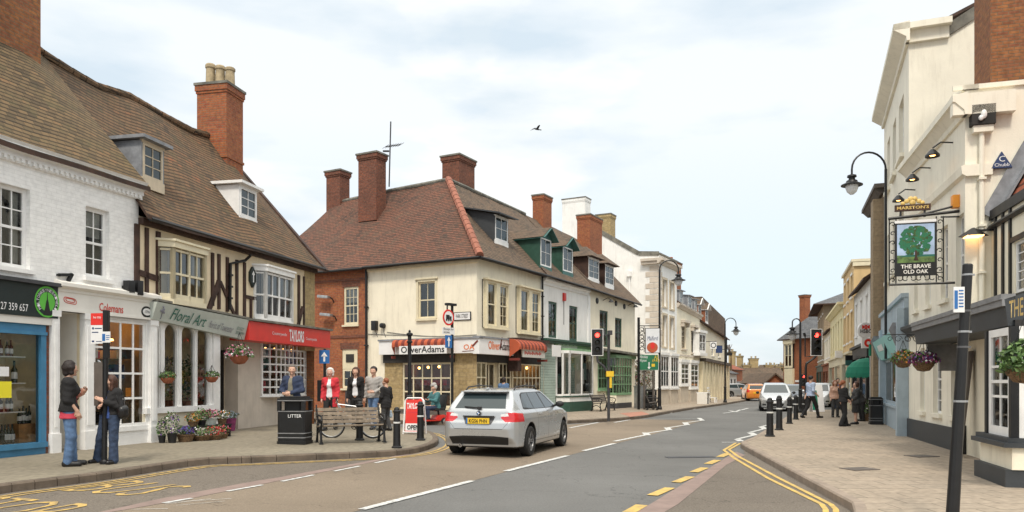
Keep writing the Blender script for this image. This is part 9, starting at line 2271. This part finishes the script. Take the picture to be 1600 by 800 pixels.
def person(label,loc,rz,H,pose=None,top='cloth_grey',legs='denim',shoes='leather_black',hair='hair_brown',hairstyle='short',skin='skin',h=.011,fat=1.0,hem=.88,sleeve='long',open_front=None,skirt=None,seed=1,hands=True,extra=None,female=False,headyaw=0,hat=None,collar=None,seat=False,flare=0,headpitch=0):
 t=thing('person',label,'person',loc,rz); s=H/1.75; f=fat
 J=dict(pel=(0,0,.95),che=(0,.0,1.30),neck=(0,-.01,1.47),head=(0,.02,1.64),shL=(-.18,-.01,1.41),elL=(-.24,-.03,1.13),wrL=(-.25,.07,.90),shR=(.18,-.01,1.41),elR=(.24,-.03,1.13),wrR=(.25,.07,.90),hiL=(-.09,0,.92),knL=(-.10,.03,.50),anL=(-.11,-.01,.09),hiR=(.09,0,.92),knR=(.10,.03,.50),anR=(.11,-.01,.09),faL=None,faR=None,toL=None,toR=None)
 J.update(pose or {})
 if female:
  for k_ in ('shL','shR','elL','elR','wrL','wrR'): J[k_]=(J[k_][0]*.88,)+tuple(J[k_][1:])
 V3=lambda n: np.array(J[n],float)
 sw=.9 if female else 1.0
 limbs=[]; arms=[]; torso=[]
 pel,che,neck,head=V3('pel'),V3('che'),V3('neck'),V3('head'); x=np.array((1,0,0.)); yv=np.array((0,1,0.)); z=np.array((0,0,1.))
 mid=(pel+che)/2
 torso=[(pel-x*.07*f,pel+x*.07*f,.115*f,.115*f,.06,.85),(mid-x*.05*f,mid+x*.05*f,.105*f,.105*f,.08,.8),(che-x*.08*sw,che+x*.08*sw,.115*f,.115*f,.08,.85),(che+z*.09-x*.12*sw,che+z*.09+x*.12*sw,.07,.07,.08,.9),(pel,che,.11*f,.11*f,.08,.85)]
 if female: torso+= [(che+(-.07,.085,-.02),che+(-.07,.09,-.02),.06,.06,.05,1),(che+(.07,.085,-.02),che+(.07,.09,-.02),.06,.06,.05,1)]
 A=[]; Lg=[]; Fh=[]; Hn=[]
 for S_ in 'LR':
  sh,el,wr=V3('sh'+S_)*(1,1,1),V3('el'+S_),V3('wr'+S_); A+= [(sh,el,.058*f,.045*f,.04,1),(el,wr,.044*f,.030,.03,1)]
  hi,kn,an=V3('hi'+S_),V3('kn'+S_),V3('an'+S_); Lg+= [(hi,kn,.092*f,.062*f,.05,1),(kn,an,.060*f,.042,.03,1)]
  to=V3('to'+S_) if J['to'+S_] is not None else an+np.array((.02*(1 if S_=='R' else -1),.17,-.055)); Fh.append((an+(0,-.03,-.05),to,.045,.036,.03,1)); Fh.append((an,an+(0,-.02,-.04),.045,.045,.03,1))
  d=(wr-el)/np.linalg.norm(wr-el); hd=V3('fa'+S_) if J['fa'+S_] is not None else d; hd=hd/np.linalg.norm(hd); sx=1 if S_=='R' else -1
  pn=np.cross(hd,np.array((sx*1.0,.2,0))); pn/=np.linalg.norm(pn)+1e-9   # across the palm
  c=wr+hd*.05; Hn.append((wr,c+hd*.03,.028,.030,.02,1)); Hn+= [(c+pn*.018,c+hd*.035+pn*.022,.020,.018,.01,1),(c-pn*.018,c+hd*.035-pn*.022,.020,.018,.01,1)]
  inw=np.array((-sx*1.0,.0,0));
  if hands:
   for k,(o_,l_) in enumerate(((.033,.068),(.011,.078),(-.011,.072),(-.031,.056))):
    b=c+hd*.035+pn*o_; m_=b+hd*l_*.5+inw*.008; e=m_+hd*l_*.42+inw*.028; Hn+= [(b,m_,.0098,.0092,.004,1),(m_,e,.0092,.0082,.004,1)]
   tb=wr+hd*.02+pn*.03; tm=tb+hd*.035+pn*.026; Hn+= [(tb,tm,.013,.011,.008,1),(tm,tm+hd*.03+inw*.01,.011,.009,.004,1)]
  else: Hn.append((c,c+hd*.08,.028,.018,.02,.8))
 cy,sy=math.cos(headyaw),math.sin(headyaw); cp,sp=math.cos(headpitch),math.sin(headpitch)
 def hp(dx,dy,dz):
  dy,dz=dy*cp-dz*sp,dy*sp+dz*cp; return head+np.array((dx*cy-dy*sy,dx*sy+dy*cy,dz))
 HD=[(hp(0,-.015,.035),hp(0,-.01,.03),.092,.092,.03,1),(hp(0,.015,-.03),hp(0,.02,-.07),.075,.052,.04,1),(neck-z*.04,hp(0,-.02,-.05),.056,.052,.03,1),(hp(0,.088,.0),hp(0,.108,-.028),.012,.017,.012,1),(hp(-.035,.07,.03),hp(.035,.07,.03),.018,.018,.02,1),(hp(-.022,.086,-.062),hp(.022,.086,-.062),.011,.011,.012,1),(hp(0,.075,-.1),hp(0,.08,-.1),.022,.02,.02,1)]
 for sg in (-1,1): HD.append((hp(sg*.088,-.01,.02),hp(sg*.084,-.005,-.03),.013,.010,.006,1)); HD.append((hp(sg*.045,.06,-.02),hp(sg*.045,.06,-.02),.022,.022,.03,1))
 def mk(nm,prims,mat,par=None,wr=0,clip=None,hh=None):
  P,Fc=blob(prims,hh or h,seed,wr,clip); o=mkmesh(nm,P*s,Fc,mat,par or t); return o
 nk=[(neck-z*.06,neck+z*.02,.06,.055,.03,1)]
 B=mk('body',torso+A+Lg+Fh+Hn+HD+nk,skin)
 infl=lambda pr,e:[(a,b,ra+e,rb+e,k,ys) for a,b,ra,rb,k,ys in pr]
 # clothes follow the body a centimetre or two outside it
 he=pel[2]+ (hem-.95)
 tp=infl(torso,.014)+[(che+z*.10-x*.15*sw,che+z*.10+x*.15*sw,.065,.065,.05,1)]+[(V3('sh'+S_),V3('sh'+S_)*.7+che*.3+z*.02,.078,.07,.05,1) for S_ in 'LR']
 for i in (0,2):
  a=A[i];b=A[i+1]
  if sleeve=='long': tp+= infl([a],.018)+[(b[0],b[0]*.08+b[1]*.92,.058*f,.044,.03,1)]
  elif sleeve=='elbow': tp+= infl([a],.018)+[(b[0],b[0]*.7+b[1]*.3,.058*f,.05,.03,1)]
  else: tp+= [(a[0],a[0]*.45+a[1]*.55,.08*f,.07*f,.04,1)]
 if hem<.96:
  for sg in (-1,1): tp.append((pel+x*.06*sg*f,pel+x*.06*sg*f-z*(.95-hem),.143*f,.150*f,.06,.95))
 ng=lambda X,Y,Z:np.maximum(he-Z if not seat else he-Z,.058-np.sqrt((X-neck[0])**2+(Y-neck[1]-.015)**2) if True else 0)
 if open_front:
  def cl(X,Y,Z): g=(.045+.05*np.clip((che[2]+.1-Z)/.5,-.3,1))-np.abs(X-pel[0]); return np.maximum(np.maximum(he-Z,.062-np.sqrt((X-neck[0])**2+(Y-neck[1]-.01)**2)),np.where((Y>che[1])&(Z>he-.05),g,-1))
  mk('shirt',infl(torso,.008)+[(che+z*.10-x*.1,che+z*.10+x*.1,.062,.062,.05,1)],open_front,None,.001,lambda X,Y,Z:np.maximum(pel[2]+.0-Z-.02,.055-np.sqrt((X-neck[0])**2+(Y-neck[1]-.02)**2)))
  mk('jacket',infl(tp,.006),top,None,.004,cl)
 else: mk('jumper' if top!='cloth_black' else 'top',tp,top,None,.004,ng)
 if skirt:
  mt_,zl=skirt; mk('skirt',[(pel-x*.04+z*.02,pel-x*.07-z*(.95-zl),.13*f,.17*f,.06,.9),(pel+x*.04+z*.02,pel+x*.07-z*(.95-zl),.13*f,.17*f,.06,.9)],mt_,None,.004,lambda X,Y,Z:zl-Z)
 else:
  lg=infl(torso[:1],.006);
  for i in (0,2): a,b=Lg[i],Lg[i+1]; lg+= infl([a],.014)+[(b[0],b[1]-(0,.0,.02),.072*f,(.062+flare),.04,1)]
  top_=pel[2]+.06; mk('trousers',lg,legs,None,.002,(lambda X,Y,Z:Z-top_) )
 for q in (Fh[0:2],Fh[2:4]): mk('shoe',infl(q,.012),shoes)
 # hair
 hc=lambda X,Y,Z:None
 hr=[(hp(0,-.02,.045),hp(0,-.02,.045),.104,.104,.02,1)];
 if hairstyle=='bob': hr+= [(hp(-.07,-.02,.02),hp(-.075,-.01,-.07),.045,.035,.03,1),(hp(.07,-.02,.02),hp(.075,-.01,-.07),.045,.035,.03,1),(hp(0,-.07,.0),hp(0,-.07,-.08),.06,.05,.05,1)]
 if hairstyle=='long': hr+= [(hp(-.07,-.03,.02),hp(-.08,-.01,-.17),.045,.03,.03,1),(hp(.07,-.03,.02),hp(.08,-.01,-.17),.045,.03,.03,1),(hp(0,-.07,.0),hp(0,-.09,-.2),.06,.05,.05,1)]
 if hairstyle=='pony': hr+= [(hp(0,-.09,.02),hp(0,-.15,-.02),.045,.04,.03,1),(hp(0,-.15,-.02),hp(0,-.16,-.2),.04,.018,.03,1)]
 fx=hp(0,1,0)-hp(0,0,0); c0=hp(0,.055,.0); low=hp(0,0,-.02)[2] if hairstyle=='short' else -9
 def hclip(X,Y,Z):
  d=(X-c0[0])*fx[0]+(Y-c0[1])*fx[1]; zc=hp(0,0,.075)[2]
  face=np.minimum(d+.012,(zc-Z));
  r=face
  if hairstyle=='short': r=np.maximum(r,np.minimum(low-Z,d+.10)); r=np.maximum(r,hp(0,0,-.075)[2]-Z)
  return r
 if hairstyle!='bald': mk('hair',hr,hair,None,.003,hclip)
 if h<.014:
  for sg in (-1,1): g=MB(); c=hp(sg*.034,.083,.008)*s; g.ball(c,(.011*s,.008*s,.008*s),seg=8,rings=6); g.build('eye','eye_dark',t)
  g=MB(); c=hp(0,.095,-.062)*s; g.ball(c,(.022*s,.006*s,.007*s),seg=8,rings=6); g.build('mouth','lips',t)
 if extra: extra(t,s,J,mk,hp)
 return t
def lean(d,**k): return k
def pl(px,py,off=PAV): return G(px,py,off)
FACE=lambda p,px_toward: 0
# heights come from the photograph: (feet - head) pixels at the depth of the feet
def hgt(px,yf,yh): p=G(px,yf,PAV); return (yf-yh)/F*p.y
# 1 woman in black cardigan at the stationer, seen from behind-left, looking away
p=pl(108,728); H=hgt(108,728,566)
def ex1(t,s,J,mk,hp):
 mk('red_top_hem',[((-.06,.0,.97),(-.06,.0,.83),.135,.148,.05,.95),((.06,.0,.97),(.06,.0,.83),.135,.148,.05,.95)],'cloth_coral',None,.003,lambda X,Y,Z:np.maximum(.80-Z,Z-.95))
person('woman in black cardigan over red top and blue jeans standing by the stationer door',p,R(-62),H,dict(anL=(-.10,.05,.09),anR=(.09,-.02,.09),elL=(-.22,.04,1.13),wrL=(-.07,.20,1.22),faL=(.5,.3,.6),elR=(.23,-.02,1.12),wrR=(.19,.12,.93),faR=(-.1,.3,-.9)),top='cloth_black',legs='denim',hair='hair_dark',hairstyle='bob',sleeve='elbow',open_front='cloth_coral',fat=1.04,female=True,hem=.92,seed=3,flare=.012,headyaw=R(25),extra=ex1)
# 2 woman behind the bus stop pole
p=pl(172,724); H=hgt(172,724,587)
def ex2(t,s,J,mk,hp):
 mk('shoulder_bag',[((-.30,-.04,1.08),(-.30,.05,1.06),.09,.09,.04,.7),((-.30,-.02,.98),(-.30,.04,.98),.10,.09,.04,.7)],'leather_black'); g=MB(); g.tube([Vector(q)*s for q in ((-.30,.05,1.1),(-.24,.09,1.3),(-.15,.03,1.49),(-.24,-.1,1.3),(-.30,-.05,1.1))],.012,seg=5); g.build('bag_strap','leather_black',t)
 mk('jumper_hem',[((-.05,0,1.0),(-.05,0,.9),.13,.14,.05,.95),((.05,0,1.0),(.05,0,.9),.13,.14,.05,.95)],'cloth_blue',None,.003,lambda X,Y,Z:np.maximum(.9-Z,Z-1.06))
person('woman in black jacket and dark jeans with shoulder bag behind the bus stop pole',p,R(166),H,dict(anL=(-.10,.02,.09),knL=(-.11,.03,.5),anR=(.31,-.02,.09),knR=(.20,.03,.5),elL=(-.27,.02,1.14),wrL=(-.05,.24,1.24),faL=(.6,.3,.5),elR=(.25,.0,1.12),wrR=(.08,.22,1.12),faR=(-.6,.4,.3),head=(-.03,.03,1.63)),top='cloth_black',legs='denim_dark',hair='hair_brown',hairstyle='long',open_front='cloth_blue',fat=1.1,female=True,hem=.97,seed=4,flare=.03,extra=ex2,headyaw=R(-38))
# 3 man in blue jacket behind the bin
yf=683; p=pl(457,yf); H=hgt(457,yf,571)
person('man in navy jacket and jeans with hands together behind the litter bin',p,R(168),H,dict(elL=(-.27,.03,1.15),wrL=(-.06,.24,1.08),faL=(.7,.4,-.1),elR=(.27,.03,1.15),wrR=(.07,.24,1.06),faR=(-.7,.4,-.1)),top='cloth_navy',legs='denim',hair='hair_grey',open_front='cloth_olive',seed=5,headyaw=R(25),hem=.86)
# 4 woman in red coat
yf=672; p=pl(516,yf); H=hgt(516,yf,576)
person('white haired woman in bright red coat walking towards the camera beyond the bench',p,R(178),H,dict(anL=(-.10,-.22,.12),knL=(-.09,-.02,.5),anR=(.09,.2,.09),knR=(.09,.16,.5)),top='cloth_red',legs='cloth_black',hair='hair_white',hairstyle='bob',skin='skin_pink',open_front='cloth_white',hem=.66,seed=6,female=True,fat=.9)
# 5 woman in dark suit
yf=668; p=pl(556,yf); H=hgt(556,yf,575)
person('young woman in black suit jacket and white shirt between red coat and grey jumper',p,R(176),H,dict(anL=(-.09,.18,.09),knL=(-.09,.15,.5),anR=(.09,-.2,.12),knR=(.09,-.02,.5),wrR=(.27,.03,.86),wrL=(-.27,.04,.86)),top='cloth_black',legs='cloth_black',hair='hair_brown',hairstyle='long',open_front='cloth_white',hem=.84,seed=7,female=True,fat=.8)
# 6 man in grey jumper
yf=670; p=pl(584,yf); H=hgt(584,yf,574)
person('man in pale grey jumper and jeans striding beside the boy in black',p,R(165),H,dict(anL=(-.10,.26,.09),knL=(-.1,.2,.52),anR=(.09,-.28,.14),knR=(.09,-.03,.5),elL=(-.27,.0,1.15),wrL=(-.12,.24,1.05),faL=(.7,.4,0),wrR=(.27,-.02,.88)),top='cloth_grey',legs='denim',hair='hair_dark',seed=8,hem=.88,fat=.92)
# 7 boy
p=pl(603,673); H=hgt(603,673,592)
def ex7(t,s,J,mk,hp): mk('carrier_bag',[((.33,.06,.62),(.33,.06,.50),.06,.09,.05,.5)],'bag_blue',None,.006)
person('red haired boy in black jacket and grey trousers with a pale blue carrier bag',p,R(60),H,dict(anL=(-.09,.1,.09),anR=(.09,-.1,.1),elR=(.25,-.02,1.13),wrR=(.29,.05,.86),elL=(-.24,.0,1.14),wrL=(-.2,.12,.95)),top='cloth_dark_grey' if False else 'cloth_black',legs='cloth_dark_grey',hair='hair_ginger',seed=9,hem=.78,headyaw=R(20),extra=ex7,h=.012)
# 8 man on mobility scooter
p=G(673,664,.0); k=p.y/F
t=thing('mobility_scooter','red mobility scooter ridden by the man in the teal jacket','scooter',p,R(128))
g=MB(); g.prism([(-.55,.14),(-.58,.26),(-.45,.36),(-.2,.34),(-.1,.2),(.35,.2),(.45,.36),(.6,.38),(.66,.24),(.6,.14)],-.22,.22,axis='x');
o=g.build('body','red_paint',t,bevel=.03); o.rotation_euler=(0,0,R(0))
g=MB(); g.box((-.21,-.1,.2),(.21,.36,.215)); g.build('footboard','plastic_black',t)
g=MB(); g.tube([(0,.5,.34),(0,.42,.7),(0,.34,.92)],.03,seg=8); g.tube([(-.26,.26,.95),(-.1,.33,.93),(.1,.33,.93),(.26,.26,.95)],.02,seg=6); g.build('tiller','plastic_black',t)
g=MB(); g.obox((0,.38,.9),(.2,.14,.14),rx=.4); g.build('control_box','red_paint',t,bevel=.03)
g=MB(); g.tube([(0,-.35,.3),(0,-.3,.52)],.04,seg=8); g.obox((0,-.25,.56),(.46,.44,.1)); g.obox((0,-.5,.82),(.44,.08,.5),rx=.15); g.build('seat','plastic_black',t,bevel=.03)
for x,y,r in ((-.24,-.42,.13),(.24,-.42,.13),(-.24,.52,.11),(.24,.52,.11)):
 g=MB(); g.lathe([(r*.5,-.035),(r,-.035),(r,.035),(r*.5,.035)],(x,y,r),seg=18,axis='x'); g.lathe([(0,-.036),(r*.62,-.036)],(x,y,r),seg=14,axis='x',m=1); g.lathe([(0,.036),(r*.62,.036)],(x,y,r),seg=14,axis='x',m=1); g.build('wheel',['rubber','galv'],t)
def ex8(t_,s,J,mk,hp):
 mk('flat_cap',[(hp(0,-.01,.10),hp(0,.03,.09),.098,.09,.03,1),(hp(0,.08,.07),hp(0,.11,.06),.05,.03,.03,1)],'cloth_grey',None,0,lambda X,Y,Z:hp(0,0,.065)[2]-Z)
Pz=dict(pel=(0,-.2,.62),che=(0,-.19,.97),neck=(0,-.17,1.14),head=(0,-.13,1.31),shL=(-.19,-.18,1.08),shR=(.19,-.18,1.08),elL=(-.26,-.03,.86),wrL=(-.2,.2,.90),elR=(.26,-.03,.86),wrR=(.2,.2,.90),hiL=(-.1,-.18,.62),knL=(-.14,.22,.60),anL=(-.13,.18,.27),hiR=(.1,-.18,.62),knR=(.14,.22,.60),anR=(.13,.18,.27),faL=(.2,.8,.1),faR=(-.2,.8,.1))
person('man in teal jacket and flat cap riding the mobility scooter',p,R(128),1.75,Pz,top='cloth_teal',legs='cloth_navy',hair='hair_white',seed=10,hem=.92,seat=True,extra=ex8,h=.012,fat=1.1,hands=False)
# 9 person at the corner shop window
yf=650; p=pl(787,yf); H=hgt(787,yf,590)
person('person in blue grey top looking into the corner shop window beyond the car',p,R(-20),H,top='cloth_navy' if False else 'denim',legs='cloth_black',hair='hair_dark',hairstyle='bob',h=.02,hands=False,seed=11)
# 10 man in pale shirt crossing
p=pl(1267,653); H=hgt(1267,653,588)
person('man in pale blue shirt and black trousers striding left past the bollards',p,R(-100) if False else R(-75),H,dict(anL=(-.09,-.36,.12),knL=(-.09,-.08,.48),anR=(.09,.30,.09),knR=(.09,.2,.5),elR=(.24,-.06,1.15),wrR=(.24,.12,.98),elL=(-.24,.02,1.13),wrL=(-.24,-.08,.9),toL=(-.09,-.26,.03)),top='cloth_pale_blue',legs='cloth_black',hair='hair_dark',h=.016,hands=False,seed=12,sleeve='elbow',hem=.92)
# 11, 12 two women talking
p=pl(1317,666); H=hgt(1317,666,595)
person('woman in black cardigan and dark flared trousers with auburn ponytail',p,R(-80),H,dict(anL=(-.1,.2,.09),knL=(-.1,.12,.5),anR=(.1,-.14,.09),elR=(.22,.05,1.14),wrR=(.12,.26,1.05),wrL=(-.12,.24,1.02),elL=(-.22,.05,1.14)),top='cloth_black',legs='cloth_black',hair='hair_ginger',hairstyle='pony',open_front='cloth_white',hem=.93,h=.015,hands=False,seed=13,female=True,flare=.03)
p=pl(1338,663); H=hgt(1338,663,597)
person('woman in dark grey jacket and knee length black skirt facing the ponytailed woman',p,R(80),H,dict(anL=(-.09,.06,.09),anR=(.09,-.04,.09),elR=(.22,.05,1.14),wrR=(.1,.25,1.0),elL=(-.22,.05,1.14),wrL=(-.12,.24,.98)),top='cloth_dark_grey',hair='hair_brown',hairstyle='bob',skirt=('cloth_black',.48),hem=.86,h=.015,hands=False,seed=14,female=True)
# farther figures
p=pl(1347,658); H=hgt(1347,658,598)
person('person bending forward in dark clothes behind the skirted woman',p,R(95),H,dict(che=(0,.16,1.24),neck=(0,.30,1.36),head=(0,.40,1.44),shL=(-.18,.26,1.32),shR=(.18,.26,1.32),elL=(-.2,.36,1.06),elR=(.2,.36,1.06),wrL=(-.15,.45,.84),wrR=(.15,.45,.84)),top='cloth_dark_grey',legs='cloth_black',hair='hair_brown',h=.018,hands=False,seed=15)
p=pl(1309,640); H=1.72
person('distant man in blue shirt and jeans beside the white parked car',p,R(180),H,dict(),top='cloth_blue' if False else 'denim',legs='denim_dark',hair='hair_dark',h=.022,hands=False,seed=16)
p=pl(1305,652); H=1.6
person('distant woman in peach top with long auburn hair behind the ponytailed woman',p,R(170),H,dict(),top='cloth_coral' if False else 'skin',legs='cloth_dark_grey',hair='hair_ginger',hairstyle='long',h=.02,hands=False,seed=17,female=True)
# ---- bicycle leaning behind the bench
a=G(518,684,PAV); b=G(583,685.5,PAV); r=.335; rz=math.atan2(b.y-a.y,b.x-a.x); wb=(b-a).length; wb=max(.98,min(1.12,wb))
t=thing('bicycle','silver mountain bicycle parked against the bollard behind the bench','bicycle',a,rz)
def wheel(x):
 g=MB(); g.tube([(x+r*math.cos(q),0,r+r*math.sin(q)) for q in [k*math.pi/16 for k in range(32)]],.021,seg=6,closed=True); W_=g.build('tyre','rubber',t); g=MB(); g.tube([(x+(r-.03)*math.cos(q),0,r+(r-.03)*math.sin(q)) for q in [k*math.pi/16 for k in range(32)]],.010,seg=5,closed=True)
 for k in range(16): q=k*math.pi/8; g.tube([(x,.02*(-1)**k,r),(x+(r-.03)*math.cos(q),0,r+(r-.03)*math.sin(q))],.0018,seg=3)
 g.lathe([(.03,-.05),(.03,.05)],(x,0,r),seg=8,axis='y'); g.build('rim','galv',W_)
wheel(0); wheel(wb)
g=MB(); hd=(.16,0,.86); st=(wb*.60,0,.86); bb=(wb*.56,0,.30)
for q in ((hd,bb),(hd,(wb*.595,0,.80)),(st,bb),((wb*.6,0,.78),(wb,.05,r)),((wb*.6,0,.78),(wb,-.05,r)),(bb,(wb,.05,r)),(bb,(wb,-.05,r)),((.13,0,.97),(.19,0,.74))): g.tube(q,.016,seg=6)
for y in (-.05,.05): g.tube([(.19,y,.72),(.08,y,.5),(0,y,r)],.015,seg=6)
g.build('frame','bike_grey',t)
g=MB(); g.tube([(.1,-.30,1.0),(.12,-.1,1.03),(.12,.1,1.03),(.1,.30,1.0)],.014,seg=6); g.tube([(.12,0,1.03),(.15,0,.9)],.016,seg=6); g.build('handlebar','black_metal',t)
g=MB(); g.tube([st,(wb*.61,0,.95)],.015,seg=6); g.obox((wb*.62,0,.97),(.27,.13,.05)); g.build('saddle','leather_black',t,bevel=.02)
g=MB(); g.lathe([(.07,-.04),(.09,-.04),(.09,-.035),(.07,-.035)],(bb[0],0,bb[2]),seg=18,axis='y'); g.tube([(bb[0],-.06,bb[2]),(bb[0]+.12,-.06,bb[2]-.12)],.012,seg=5); g.tube([(bb[0],.06,bb[2]),(bb[0]-.12,.06,bb[2]+.12)],.012,seg=5); g.obox((bb[0]+.12,-.1,bb[2]-.12),(.09,.07,.02)); g.obox((bb[0]-.12,.1,bb[2]+.12),(.09,.07,.02)); g.build('crank','black_metal',t)
g=MB(); g.tube([(wb*.66,-.06,.74),(wb*.7,-.07,.76),(wb*1.05,-.07,.74),(wb*1.05,.07,.74),(wb*.7,.07,.76)],.010,seg=5); g.tube([(wb,.07,r),(wb*1.0,.07,.74)],.008,seg=4); g.build('rear_rack','black_metal',t)
